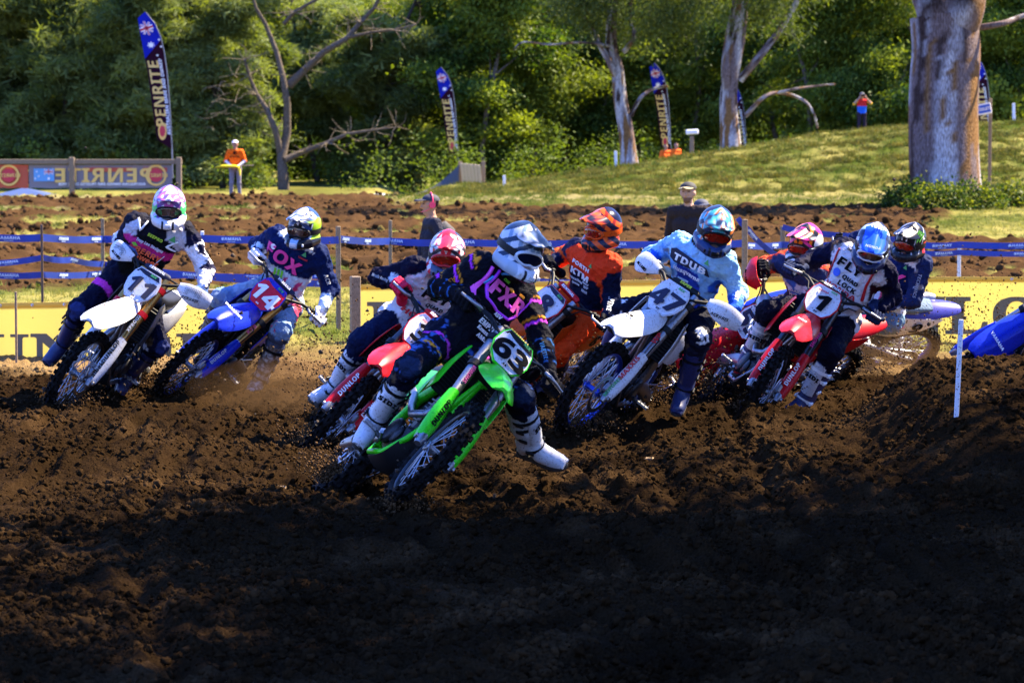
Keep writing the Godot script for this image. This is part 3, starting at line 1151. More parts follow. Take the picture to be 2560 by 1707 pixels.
func gum_tree(called: String, label: String, paths: Array, d: float, high: float) -> void:
	var s := d / F
	var base: Array = paths[0][0][0]
	var o := thing(called, label, "tree", at(base[0], base[1], d))
	var g := Geo.new()
	var first := true
	for p in paths:
		var pts := []
		var n: int = p[0].size()
		for k in n:
			pts.append(at(p[0][k][0], p[0][k][1], d) - o.position + Vector3(0, 0, 0.0 if first else 0.3 * sin(k * 2.0)))
		# finer rings so that bark patches can be told apart
		var fine := []
		var rad := []
		var m := (n - 1) * (7 if first else 4)
		for k in m + 1:
			var t := float(k) / m * (n - 1)
			var j := mini(int(t), n - 2)
			fine.append(pts[j].cubic_interpolate(pts[j + 1], pts[maxi(j - 1, 0)], pts[mini(j + 2, n - 1)], t - j))
			rad.append(lerpf(p[1][0], p[1][1], float(k) / m) * s * (1.0 + (0.35 * exp(-float(k) / 2.5) if first else 0.0)))
		var from := g.v.size()
		g.tube(fine, rad, 40 if first else 14)
		for i in range(from, g.v.size()):
			var q := g.v[i]
			var a := n_patch.get_noise_3d(q.x * 13.0, q.y * 1.3, q.z * 13.0 + 11.0)
			var b := n_patch.get_noise_3d(q.x * 20.0 + 50.0, q.y * 2.2, q.z * 20.0)
			var c := Color(0.33, 0.325, 0.35)
			if a > 0.04: c = Color(0.20, 0.16, 0.155)
			elif a < -0.13: c = Color(0.50, 0.50, 0.52)
			if b > 0.22: c = Color(0.24, 0.14, 0.06)
			elif b < -0.27: c = Color(0.07, 0.05, 0.045)
			g.c[i] = c
			g.v[i] += Vector3(q.x, 0, q.z).normalized() * n_patch.get_noise_3d(q.x * 5.0, q.y * 1.2, q.z * 5.0) * 3.0 * s
		first = false
	part("trunk", g.mesh(), M.bark, o)
	var pl := []
	var ti := []
	var top: Vector3 = at(base[0], -40, d) - o.position
	var wide := 3.2 if high < 10.0 else 5.5
	var lowest := top.y - (2.2 if high < 10.0 else -1.5)
	for b in 30:
		var a := rng.randf() * TAU
		var mid := Vector3(cos(a), 0, sin(a)) * wide * sqrt(rng.randf()) + Vector3(top.x, lowest + rng.randf() * 6.0, 0)
		for k in 30:
			pl.append(Transform3D(Basis(Vector3.UP, rng.randf() * TAU).scaled(Vector3.ONE * rng.randf_range(0.8, 1.4)), mid + Vector3(rng.randfn() * 0.6, rng.randfn() * 0.5, rng.randfn() * 0.6)))
			ti.append(Color(0.05, 0.075, 0.022).lerp(Color(0.10, 0.13, 0.035), rng.randf()))
	if not proto.has("clump0_0"): proto["clump0_0"] = leaf_clump(0, 77)
	scatter("crown", proto["clump0_0"], M.leaf, pl, ti, o).set_meta("kind", "stuff")


# ---------------------------------------------------------------- far things
func union_flag(g_blue: Node3D, w: float, h: float, xf: Transform3D) -> void:      # a small union canton as thin strips
	var wm: Material = M.print_white
	var rm: Material = M.flag_red
	for s in [[w, h * 0.30, 0.0, wm, 0.003], [w * 0.16, h, 0.0, wm, 0.003], [w * 1.1, h * 0.13, atan2(h, w), wm, 0.002], [w * 1.1, h * 0.13, -atan2(h, w), wm, 0.0025], [w, h * 0.16, 0.0, rm, 0.006], [w * 0.09, h, 0.0, rm, 0.006], [w * 1.05, h * 0.05, atan2(h, w), rm, 0.0045], [w * 1.05, h * 0.05, -atan2(h, w), rm, 0.0045]]:
		var g := Geo.new()
		g.box(Vector3(0, 0, s[4] * 0.5), Vector3(s[0], s[1], s[4]), Basis(Vector3.BACK, s[2]))
		part("flag_stripe", g.mesh(), s[3], g_blue, xf)


func star(r: float, n := 7) -> Array:
	var out := []
	for k in n * 2:
		var a := PI * k / n + PI / 2
		out.append(Vector2(cos(a), sin(a)) * (r if k % 2 == 0 else r * 0.45))
	return out


func feather_flag(label: String, base: Vector3, s: float, turn := 0.0) -> void:
	# metres measured from the tallest flag; x from the pole's foot, y up
	var o := thing("feather_flag", label, "flag", base, "tall sponsor feather flags")
	o.scale = Vector3(s * 1.15, s, s)
	o.rotation.y = turn
	var right := [[0.02, 0.35], [0.0, 0.8], [-0.03, 1.6], [-0.09, 2.55], [-0.16, 3.15], [-0.25, 3.60], [-0.38, 3.95], [-0.62, 4.30]]
	var left := [[-0.05, 0.40], [-0.34, 0.62], [-0.40, 1.1], [-0.46, 1.65], [-0.55, 2.45], [-0.66, 3.1], [-0.74, 3.6], [-0.81, 4.12]]
	var pole := Geo.new()
	var pts := [Vector3(0.05, -0.5, 0)]
	for p in right: pts.append(Vector3(p[0] + 0.015, p[1], 0))
	pole.tube(pts, taper(pts.size(), 0.022, 0.009), 6)
	part("pole", pole.mesh(), M.alloy, o)
	# cloth in two fields: dark lower, blue upper
	var bend := func(p: Vector3) -> Vector3: return p + Vector3(0, 0, 0.05 * sin(p.y * 2.4 + p.x * 5.0))
	for field in 2:
		var g := Geo.new()
		var rows := 30
		var rings := []
		for k in rows + 1:
			var f := (float(k) / rows)
			f = f * 0.68 if field == 0 else 0.68 + f * 0.32
			var rr := along(right, f)
			var ll := along(left, f)
			var ring := PackedVector3Array()
			for j in 7: ring.append(bend.call(Vector3(lerpf(ll.x, rr.x, j / 6.0), lerpf(ll.y, rr.y, j / 6.0), 0.006)))
			for j in range(6, -1, -1): ring.append(bend.call(Vector3(lerpf(ll.x, rr.x, j / 6.0), lerpf(ll.y, rr.y, j / 6.0), -0.006)))
			rings.append(ring)
		g.loft(rings)
		part("cloth", g.mesh(), M.flag_dark if field == 0 else M.flag_blue, o)
	# PENRITE reading upwards along the cloth
	var run := func(p: Vector3) -> Vector3:
		var y := 1.95 + p.x
		var mid := along(right, clampf((y - 0.35) / 3.95, 0, 1)).lerp(along(left, clampf((y - 0.35) / 3.95, 0, 1)), 0.60)
		return bend.call(Vector3(mid.x - p.y, y, 0.008 + p.z))
	part("lettering", glyphs("PENRITE", 0.27, false, 0.0, 1.28, 0.4, false, run), M.gold, o)
	var run2 := func(p: Vector3) -> Vector3:
		var y := 1.85 + p.x
		var mid := along(right, clampf((y - 0.35) / 3.95, 0, 1)).lerp(along(left, clampf((y - 0.35) / 3.95, 0, 1)), 0.13)
		return bend.call(Vector3(mid.x - p.y, y, 0.008 + p.z))
	part("lettering", glyphs("AUSTRALIAN MADE AND OWNED", 0.085, false, 0.0, 1.25, 0.0, false, run2), M.print_white, o)
	var em := Geo.new()
	poly(em, ring_pts(0.11, 0.26), 0.004, 0.0, func(p: Vector3) -> Vector3: return bend.call(p + Vector3(-0.20, 0.86, 0.008)))
	part("emblem", em.mesh(), M.gold, o)
	em = Geo.new()
	poly(em, ring_pts(0.075, 0.16), 0.006, 0.0, func(p: Vector3) -> Vector3: return bend.call(p + Vector3(-0.20, 0.86, 0.010)))
	part("emblem", em.mesh(), M.flag_red, o)
	em = Geo.new()
	poly(em, star(0.11), 0.004, 0.0, func(p: Vector3) -> Vector3: return bend.call(p + Vector3(-0.48, 3.35, 0.008)))
	part("star", em.mesh(), M.print_white, o)
	for q in [[-0.22, 3.3], [-0.27, 3.5], [-0.32, 3.05]]:
		em = Geo.new()
		poly(em, star(0.04, 5), 0.004, 0.0, func(p: Vector3) -> Vector3: return bend.call(p + Vector3(q[0], q[1], 0.008)))
		part("star", em.mesh(), M.print_white, o)
	union_flag(o, 0.34, 0.42, Transform3D(Basis(Vector3.BACK, 0.35), Vector3(-0.58, 3.83, 0.06)))


func along(c: Array, f: float) -> Vector2:
	var t := f * (c.size() - 1)
	var j := mini(int(t), c.size() - 2)
	return Vector2(c[j][0], c[j][1]).lerp(Vector2(c[j + 1][0], c[j + 1][1]), t - j)


func ring_pts(rx: float, ry: float, n := 20) -> Array:
	var out := []
	for k in n: out.append(Vector2(cos(TAU * k / n) * rx, sin(TAU * k / n) * ry))
	return out


func cyl(g: Geo, a: Vector3, b: Vector3, r: float, n := 8) -> void:
	g.tube([a, b], r, n)


func build_far_things() -> void:
	M.flag_dark = mat(lin(0.022, 0.005, 0.014), 0.7, 0.0, "d")
	M.flag_blue = mat(lin(0.012, 0.02, 0.26), 0.7, 0.0, "d")
	for k in ["flag_dark", "flag_blue"]:
		M[k].backlight_enabled = true
		M[k].backlight = lin(0.03, 0.006, 0.02) if k == "flag_dark" else lin(0.02, 0.04, 0.40)
		M[k].metallic_specular = 0.1
	M.flag_red = mat(lin(0.50, 0.03, 0.05), 0.7)
	M.gold = mat(lin(0.72, 0.46, 0.11), 0.6)
	M.orange_cloth = mat(lin(0.85, 0.14, 0.01), 0.8, 0.0, "f")
	feather_flag("tallest dark feather flag, left of the marshal in orange", at(426, 402, 94.0), 1.0)
	feather_flag("feather flag above the timber ramp, left of the grass bank", at(1143, 414, 142.0), 1.0)
	feather_flag("feather flag between the two pale gum trunks", at(1676, 403, 142.0), 1.0)
	feather_flag("half-hidden feather flag against the twin gum's right side", at(1866, 420, 150.0), 0.92)
	feather_flag("feather flag mostly hidden between the great gum and the blue sign", at(2478, 388, 140.0), 1.0)
	# the hoarding seen from behind, its print showing through reversed
	var d := 92.0
	var o := thing("sponsor_hoarding", "timber-railed roadside hoarding with a reversed sponsor banner, far left", "hoarding", at(180, 520, d))
	var ob := o.position
	var loc := func(px: float, py: float, z := 0.0) -> Vector3: return Vector3((at(px, py, d) - ob).x, (at(px, py, d) - ob).y, z)
	for px in [-60, 181, 448]:
		var g := Geo.new()
		g.box(loc.call(px, 470, 0.12), Vector3(0.15, 1.75, 0.15), Basis.IDENTITY, 0.012)
		part("post", g.mesh(), M.wood, o)
	var rail := Geo.new()
	var ra: Vector3 = loc.call(-100, 404, 0.08)
	var rb: Vector3 = loc.call(456, 404, 0.08)
	rail.box((ra + rb) * 0.5, Vector3(rb.x - ra.x, 0.14, 0.07), Basis.IDENTITY, 0.01)
	part("rail", rail.mesh(), M.wood, o)
	var dark := mat(lin(0.17, 0.155, 0.18), 0.7)
	var redm := mat(lin(0.42, 0.07, 0.03), 0.7)
	for e in [[-110, 70, true], [72, 430, false]]:
		var p0: Vector3 = loc.call(e[0], 470)
		var p1: Vector3 = loc.call(e[1], 412)
		var g := Geo.new()
		var rows := []
		for k in 25:
			var x := lerpf(p0.x, p1.x, k / 24.0)
			var zz := 0.02 * sin(k * 0.9)
			rows.append(PackedVector3Array([Vector3(x, p0.y + 0.01 * sin(k * 1.3), zz), Vector3(x, p1.y, zz), Vector3(x, p1.y, zz - 0.01), Vector3(x, p0.y + 0.01 * sin(k * 1.3), zz - 0.01)]))
		g.loft(rows)
		part("banner", g.mesh(), redm if e[2] else dark, o)
	var zf := 0.035
	for e in [[388, 60, 0.54], [270, 120, 0.5]]:
		var g := Geo.new()
		g.box(loc.call(e[0], 424, zf - 0.006), Vector3(e[1] * d / F, 0.12, 0.006))
		part("banner_stripe", g.mesh(), redm, o)
	part("lettering", glyphs("PENRITE", 0.40, false, 0.0, 1.25, 0.5, true), M.gold, o, Transform3D(Basis.IDENTITY, loc.call(258, 438, zf)))
	part("lettering", glyphs("AUSTRALIAN OWNED AND TRUSTED SINCE 1926", 0.075, false, 0.0, 1.1, 0.2, true), M.print_white, o, Transform3D(Basis.IDENTITY, loc.call(255, 460, zf)))
	for px in [22, 390]:
		var wreath := Geo.new()
		wreath.turn([Vector2(0.24, 0), Vector2(0.30, 0), Vector2(0.30, 0.006), Vector2(0.24, 0.006)], 28)
		part("emblem", wreath.mesh(), M.gold, o, Transform3D(Basis.IDENTITY, loc.call(px, 438, zf)))
		part("emblem", poly_mesh(ring_pts(0.19, 0.19), 0.006), M.flag_red, o, Transform3D(Basis.IDENTITY, loc.call(px, 438, zf)))
		part("lettering", glyphs("PENRITE", 0.10, false, 0.0, 1.2, 0.4, true), M.gold, o, Transform3D(Basis.IDENTITY, loc.call(px, 438, zf + 0.01)))
	var sky_blue := mat(lin(0.10, 0.30, 0.60), 0.7)
	var fl := Geo.new()
	fl.box(Vector3.ZERO, Vector3(0.58, 0.36, 0.006))
	part("printed_flag", fl.mesh(), sky_blue, o, Transform3D(Basis.IDENTITY, loc.call(110, 437, zf)))
	union_flag(o, 0.28, 0.17, Transform3D(Basis.IDENTITY, loc.call(122, 429, zf + 0.006)))
	for q in [[122, 446, 0.05], [92, 429, 0.03], [97, 440, 0.03], [88, 446, 0.03]]:
		part("star", poly_mesh(star(q[2]), 0.005), M.print_white, o, Transform3D(Basis.IDENTITY, loc.call(q[0], q[1], zf + 0.006)))
	# gazebo behind it
	var gz := thing("gazebo", "navy canopy gazebo low behind the sponsor hoarding at the far left", "gazebo", at(60, 520, 104.0))
	var q0 := gz.position
	var roof := Geo.new()
	var e4 := []
	for e in [[-1.0, -1.0], [1.0, -1.0], [1.0, 1.0], [-1.0, 1.0]]: e4.append(Vector3(e[0] * 0.92, 0.42, e[1] * 0.92))
	for k in 4:
		roof.tri(e4[k], Vector3(0, 0.66, 0), e4[(k + 1) % 4])
		roof.quad(e4[k], e4[(k + 1) % 4], e4[(k + 1) % 4] - Vector3(0, 0.12, 0), e4[k] - Vector3(0, 0.12, 0))
	part("canopy", roof.mesh(), mat(lin(0.03, 0.05, 0.12), 0.5, 0.0, "d"), gz)
	for e in e4:
		var lg := Geo.new()
		cyl(lg, Vector3(e.x * 0.97, -0.7, e.z * 0.97), Vector3(e.x * 0.97, 0.4, e.z * 0.97), 0.02)
		part("leg", lg.mesh(), M.alloy, gz)
	# far white car
	car("white car half hidden behind the tilled ground, left of the timber ramp", at(915, 497, 120.0) + Vector3(0, -0.42, 0), 0.2, mat(lin(0.75, 0.78, 0.80), 0.2, 0.0, "c"))
	car("white car under the gazebo behind the far-left hoarding", at(85, 523, 112.0) + Vector3(0, -0.2, 0), 0.1, mat(lin(0.70, 0.72, 0.74), 0.2, 0.0, "c"))
	# timber ramp
	var rp := thing("timber_ramp", "weathered timber ramp with sagging dark netting beside the grass bank", "ramp", at(1175, 455, 120.0))
	var bs := rp.position
	var l2 := func(px: float, py: float, z := 0.0) -> Vector3: return at(px, py, 120.0) - bs + Vector3(0, 0, z)
	var greyw := mat(lin(0.42, 0.34, 0.24), 0.9)
	for k in 6:
		var g := Geo.new()
		var a: Vector3 = l2.call(1154 + k * 8, 408 + k, 0.0)
		var b2: Vector3 = l2.call(1160 + k * 9, 464, 0.25)
		g.box((a + b2) * 0.5, Vector3(0.115, (a - b2).length(), 0.03), Basis(Vector3.RIGHT, 0.3).rotated(Vector3.BACK, 0.1), 0.004)
		part("plank", g.mesh(), greyw, rp)
	for px in [1150, 1208]:
		var g := Geo.new()
		g.box(l2.call(px, 440, -0.1), Vector3(0.14, 1.1, 0.14), Basis.IDENTITY, 0.01)
		part("post", g.mesh(), M.wood, rp)
	var net := Geo.new()
	net.sheet([l2.call(1030, 488), l2.call(1090, 462), l2.call(1148, 412)], [l2.call(1035, 492, 0.3), l2.call(1095, 486, 0.3), l2.call(1146, 482, 0.3)], 10, 4, 0.06, 0.012, Vector3(0, 0, 1))
	part("netting", net.mesh(), mat(lin(0.05, 0.055, 0.06), 0.9), rp)
	# blue TOILETS sign
	var sg := thing("toilet_sign", "blue and white sign board on a tall timber pole right of the great gum", "sign", on_ground(2474, 78.0))
	var s0 := sg.position
	var pole := Geo.new()
	var topy: float = at(2474, 246, 78.0).y - s0.y
	pole.box(Vector3(0, topy * 0.5 - 0.1, 0), Vector3(0.075, topy + 0.2, 0.075), Basis.IDENTITY, 0.008)
	part("pole", pole.mesh(), M.wood, sg)
	var brd := Geo.new()
	brd.box(Vector3(0, 0, 0), Vector3(0.44, 0.26, 0.02), Basis.IDENTITY, 0.004)
	var sx := Transform3D(Basis(Vector3.UP, -0.5).rotated(Vector3.BACK, 0.20), Vector3(-0.20, topy - 0.26, 0.06))
	part("board", brd.mesh(), M.print_white, sg, sx)
	brd = Geo.new()
	brd.box(Vector3(0, 0, 0.012), Vector3(0.42, 0.19, 0.008))
	part("board_face", brd.mesh(), mat(lin(0.02, 0.10, 0.55), 0.4), sg, sx)
	part("lettering", glyphs("TOILETS", 0.075, false, 0.0, 1.0, 0.3), M.print_white, sg, sx * Transform3D(Basis.IDENTITY, Vector3(0.055, 0, 0.017)))
	for k in 2:
		var fig := Geo.new()
		fig.turn([Vector2(0.0, 0.0), Vector2(0.014, 0.0), Vector2(0.014, 0.004), Vector2(0.0, 0.004)], 10, true, Vector3(0, 0.045, 0))
		fig.box(Vector3(0, 0.0, 0.002), Vector3(0.03, 0.05, 0.004))
		fig.box(Vector3(0, -0.04, 0.002), Vector3(0.022 if k else 0.036, 0.04, 0.004))
		part("pictogram", fig.mesh(), M.print_white, sg, sx * Transform3D(Basis.IDENTITY, Vector3(-0.17 + k * 0.045, 0, 0.017)))
	# stakes and a boxed post on the bank
	var stake_m := mat(lin(0.75, 0.75, 0.74), 0.6, 0.0, "m")
	for e in [[1261, 438, 461, 97.0, "short white marker stake at the left foot of the grass bank"], [1540, 377, 420, 98.0, "white marker stake on the grass bank left of the first pale gum"], [2536, 258, 308, 100.0, "white marker stake at the crest right of the blue sign"]]:
		var b := at(e[0], e[2], e[3])
		var hgt: float = at(e[0], e[1], e[3]).y - b.y
		var g := Geo.new()
		g.box(Vector3(0, hgt * 0.5 - 0.15, 0), Vector3(0.09, hgt + 0.3, 0.03), Basis(Vector3.BACK, 0.03), 0.006)
		tag(part("marker_stake", g.mesh(), stake_m, self, Transform3D(Basis.IDENTITY, b)), e[4], "stake", "white marker stakes")
	var bp := thing("boxed_post", "grey timber post topped with a white box on the grass bank", "post", at(1733, 392, 104.0))
	var g4 := Geo.new()
	g4.box(Vector3(-0.04, 0.25, 0), Vector3(0.13, 0.85, 0.12), Basis.IDENTITY, 0.01)
	part("post", g4.mesh(), M.wood, bp)
	g4 = Geo.new()
	g4.box(Vector3(-0.03, 0.80, 0), Vector3(0.40, 0.16, 0.25), Basis(Vector3.BACK, 0.05), 0.03)
	part("box", g4.mesh(), stake_m, bp)


func car(label: String, where: Vector3, turn: float, paint: Material) -> void:
	var o := thing("parked_car", label, "car", where)
	o.rotation.y = turn
	var side := [[-2.1, 0.35], [-2.15, 0.75], [-1.9, 0.98], [-1.2, 1.05], [-0.55, 1.48], [0.75, 1.5], [1.5, 1.05], [2.1, 0.95], [2.15, 0.4]]
	var g := Geo.new()
	var rings := []
	for z in [-0.86, -0.80, 0.80, 0.86]:
		var r := PackedVector3Array()
		for p in side:
			var inset := 0.16 if p[1] > 1.2 else 0.0
			r.append(Vector3(p[0] * (0.97 if absf(z) > 0.83 else 1.0), p[1] - (0.03 if absf(z) > 0.83 else 0.0), z * (1.0 - inset)))
		rings.append(r)
	g.loft(rings)
	o.position.y -= 0.9
	part("body", g.mesh(), paint, o)
	var glass := mat(lin(0.02, 0.03, 0.04), 0.05)
	for s in [-1.0, 1.0]:
		g = Geo.new()
		poly(g, [Vector2(-1.1, 1.07), Vector2(-0.52, 1.40), Vector2(0.70, 1.42), Vector2(1.35, 1.07)], 0.02)
		part("window", g.mesh(), glass, o, Transform3D(Basis(Vector3.RIGHT, -0.28 * s), Vector3(0, 0.06, s * 1.13 - s * 0.0)))
		for x in [-1.35, 1.35]:
			g = Geo.new()
			g.turn([Vector2(0.14, -0.1), Vector2(0.31, -0.1), Vector2(0.33, -0.06), Vector2(0.33, 0.06), Vector2(0.31, 0.1), Vector2(0.14, 0.1)], 20)
			part("wheel", g.mesh(), M.rubber, o, Transform3D(Basis.IDENTITY, Vector3(x, 0.33, s * 0.8)))
	g = Geo.new()
	g.quad(Vector3(-1.18, 1.08, -0.66), Vector3(-0.60, 1.46, -0.60), Vector3(-0.60, 1.46, 0.60), Vector3(-1.18, 1.08, 0.66))
	part("windscreen", g.mesh(), glass, o, Transform3D(Basis.IDENTITY, Vector3(-0.02, 0.015, 0)))


# ---------------------------------------------------------------- fences
func build_fences() -> void:
	M.vinyl = mat(lin(0.86, 0.66, 0.10), 0.8, 0.0, "d")
	M.vinyl.metallic_specular = 0.1
	M.vinyl.backlight_enabled = true
	M.vinyl.backlight = lin(1.0, 0.94, 0.48)
	M.vinyl.normal_enabled = true
	M.vinyl.normal_texture = M.folds
	M.vinyl.normal_scale = 0.35
	M.vinyl.uv1_triplanar = true
	M.vinyl.uv1_scale = Vector3(0.8, 3.0, 0.8)
	M.hem = mat(lin(0.75, 0.42, 0.03), 0.6, 0.0, "d")
	M.sign_grey = mat(lin(0.13, 0.115, 0.07), 0.7)
	# [px, top, bottom] of the photograph at depth d
	banner("yellow tyre-sponsor banner fence low on the left, behind the white bike", [[-120, 762, 930], [150, 757, 925], [350, 749, 920], [520, 740, 915]], 27.6, M.vinyl, M.sign_grey, [[182, 1.6]], 872, 0.255)
	banner("long pale-yellow tyre-sponsor banner fence behind the riders on the right", [[890, 714, 860], [1200, 708, 864], [1600, 702, 868], [1950, 694, 872], [2640, 694, 876]], 29.3, M.vinyl, M.sign_grey, [[1290, 1.36], [2345, 1.36]], 790, 0.335)
	# timber posts of the banners
	for e in [[40, 728, 900, 27.3, "thin rusty picket in front of the left banner at the photo's left edge", 0.02], [527, 722, 900, 27.9, "squat timber post at the right end of the left banner", 0.10], [888, 690, 872, 29.2, "timber post at the left end of the right banner", 0.085], [1985, 640, 870, 29.6, "timber post behind the white bike's left hand guard", 0.08]]:
		var b := at(e[0], e[2], e[3])
		b.y = ground_y(b.x, e[3]) - 0.1
		var h: float = at(e[0], e[1], e[3]).y - b.y
		var g := Geo.new()
		g.box(Vector3(0, h * 0.5, 0), Vector3(e[5], h, e[5]), Basis(Vector3.UP, 0.3), 0.006)
		tag(part("fence_post", g.mesh(), M.wood, self, Transform3D(Basis.IDENTITY, b)), e[4], "post")
	# tape stakes
	var rust := mat(lin(0.10, 0.06, 0.04), 0.9)
	for e in [[105, 560, 760, 31.0, rust, "rusty tape picket at the far left carrying three tapes", 0.022], [257, 545, 745, 32.5, M.wood, "thin timber tape stake behind the purple-helmeted rider's right arm", 0.03], [506, 577, 760, 32.0, stake(), "pale tape stake right of the purple-helmeted rider", 0.03], [846, 565, 812, 31.0, M.wood, "tall timber tape stake right of the rider with white gloves", 0.04], [976, 550, 740, 33.0, M.wood, "thin timber tape stake left of the man wearing a headset", 0.03], [1862, 548, 700, 31.0, M.wood, "timber tape stake where the loose tape rises, right of the blue-jersey rider", 0.045], [1957, 565, 700, 32.5, M.wood, "timber tape stake behind the pink and orange helmet", 0.04], [2398, 608, 745, 33.0, stake(), "white tape stake right of the black helmet", 0.03]]:
		var b := at(e[0], e[2], e[3])
		b.y = ground_y(b.x, e[3]) - 0.1
		var h: float = at(e[0], e[1], e[3]).y - b.y
		var g := Geo.new()
		g.box(Vector3(0, h * 0.5, 0), Vector3(e[6], h, e[6]), Basis(Vector3.UP, 0.4), 0.004)
		tag(part("tape_stake", g.mesh(), e[4], self, Transform3D(Basis.IDENTITY, b)), e[5], "stake", "stakes of the tape fence")
	# blue tapes: polyline of photo points, width in photo pixels
	tape("top blue barrier tape, left run from the photo's edge to the purple-helmeted rider", [[-40, 592, 31.0], [105, 594, 31.0], [257, 598, 32.4], [506, 596, 31.9], [700, 597, 31.5], [846, 600, 30.9]], 18.0)
	tape("top blue barrier tape, middle run behind the headset man", [[846, 597, 31.1], [976, 603, 32.9], [1160, 606, 32.5], [1450, 608, 32.2], [1700, 610, 31.6], [1862, 608, 31.0]], 18.0)
	tape("faded blue barrier tape right of the blue-jersey rider", [[1862, 613, 31.2], [1957, 612, 32.4], [2140, 610, 32.4]], 17.0)
	tape("sagging second blue tape at the far left", [[-40, 660, 31.1], [105, 644, 31.1], [180, 650, 31.5], [257, 660, 32.3]], 15.0)
	tape("second blue tape sloping down behind the white bike's rider", [[257, 660, 32.5], [350, 671, 32.3], [506, 690, 32.0], [700, 702, 31.5], [846, 708, 31.1]], 17.0)
	tape("third blue tape, straight, at the far left", [[-40, 686, 31.2], [105, 687, 31.2], [257, 684, 32.6]], 16.0)
	tape("lowest blue tape behind the rider with white gloves", [[257, 690, 32.8], [506, 688, 32.2], [846, 690, 31.3]], 12.0)
	tape("loose blue tape slanting down from its stake beside the blue-jersey rider", [[1845, 545, 31.0], [1870, 572, 31.0], [1910, 615, 31.2], [1950, 640, 31.4]], 13.0)
	tape("upper blue tape descending from its stake behind the pink helmet", [[1957, 567, 32.4], [2010, 577, 32.4], [2140, 590, 32.6], [2300, 600, 32.8]], 15.0, true)
	tape("upper straight blue tape at the right edge", [[2300, 612, 33.1], [2398, 612, 32.9], [2640, 612, 32.7]], 17.0, true)
	tape("lower straight blue tape at the right edge", [[2300, 632, 32.8], [2398, 631, 32.8], [2640, 633, 32.5]], 14.0)
	tape("low blue tape just above the right banner behind the orange bike", [[1330, 700, 30.6], [1500, 701, 30.6], [1640, 703, 30.6]], 10.0)
	# near white stake on the berm
	var b := on_ground(2399, 18.6)
	var tip := at(2407, 799, 18.6)
	var g := Geo.new()
	g.box(Vector3(0, (tip.y - b.y) * 0.5 - 0.1, 0), Vector3(0.028, tip.y - b.y + 0.2, 0.012), Basis(Vector3.BACK, -0.04), 0.003)
	tag(part("marker_stake", g.mesh(), stake(), self, Transform3D(Basis.IDENTITY, b)), "thin white plastic stake planted in the near soil mound", "stake", "white marker stakes")


func stake() -> Material:
	if not M.has("stake"): M.stake = mat(lin(0.68, 0.67, 0.70), 0.6, 0.0, "m")
	return M.stake


func banner(label: String, rows: Array, d: float, m: Material, ink: Material, words: Array, line: float, high: float) -> void:
	var base := at(rows[0][0], rows[0][2], d)
	var o := thing("banner_fence", label, "banner", base)
	var wave := func(x: float) -> float: return 0.018 * sin(x * 3.1) + 0.010 * sin(x * 7.7 + 1.0)
	var top := func(px: float, which: int) -> float:
		for i in rows.size() - 1:
			if px <= rows[i + 1][0]: return lerpf(rows[i][which], rows[i + 1][which], clampf((px - rows[i][0]) / (rows[i + 1][0] - rows[i][0]), 0.0, 1.0))
		return rows[rows.size() - 1][which]
	var g := Geo.new()
	var h := Geo.new()
	var rings := []
	var hem := []
	var n := 160
	for k in n + 1:
		var px := lerpf(rows[0][0], rows[rows.size() - 1][0], float(k) / n)
		var a := at(px, top.call(px, 1), d) - base
		var b := at(px, top.call(px, 2), d) - base
		var z := a.z
		var r := PackedVector3Array()
		for j in 7: r.append(Vector3(a.x, lerpf(a.y, b.y, j / 6.0), z + wave.call(a.x) * (0.3 + j / 6.0)))
		for j in range(6, -1, -1): r.append(Vector3(a.x, lerpf(a.y, b.y, j / 6.0), z + wave.call(a.x) * (0.3 + j / 6.0) - 0.004))
		rings.append(r)
		var w: float = wave.call(a.x) * 0.3
		hem.append(PackedVector3Array([Vector3(a.x, a.y + 0.008, z + w + 0.006), Vector3(a.x, a.y - 0.035, z + w + 0.006), Vector3(a.x, a.y - 0.035, z + w - 0.008), Vector3(a.x, a.y + 0.008, z + w - 0.008)]))
	g.loft(rings)
	h.loft(hem)
	part("sheet", g.mesh(), m, o)
	part("hem", h.mesh(), M.hem, o)
	for w in words:
		var mid := at(w[0], line + (top.call(w[0], 1) - top.call(2000.0 if w[0] > 900 else 200.0, 1)), d) - base
		mid.z = at(w[0], top.call(w[0], 1), d).z - base.z
		var lay := func(p: Vector3) -> Vector3:
			var x: float = p.x + mid.x
			var t := clampf(0.5 - (p.y) / (high * 2.2), 0.0, 1.0)
			return Vector3(x, mid.y + p.y, mid.z + wave.call(x) * (0.3 + t) + 0.007 + p.z)
		part("lettering", glyphs("DUNLOP", high, true, 0.0, w[1], 1.0, false, lay), ink, o)
	for k in 8:
		var px := lerpf(rows[0][0], rows[rows.size() - 1][0], (k + 0.5) / 8.0)
		var e := Geo.new()
		e.turn([Vector2(0.006, 0), Vector2(0.013, 0), Vector2(0.013, 0.004), Vector2(0.006, 0.004)], 12)
		var q := at(px, top.call(px, 1), d) - base
		part("eyelet", e.mesh(), M.steel, o, Transform3D(Basis.IDENTITY, q + Vector3(0, -0.015, wave.call(q.x) * 0.3 + 0.007)))


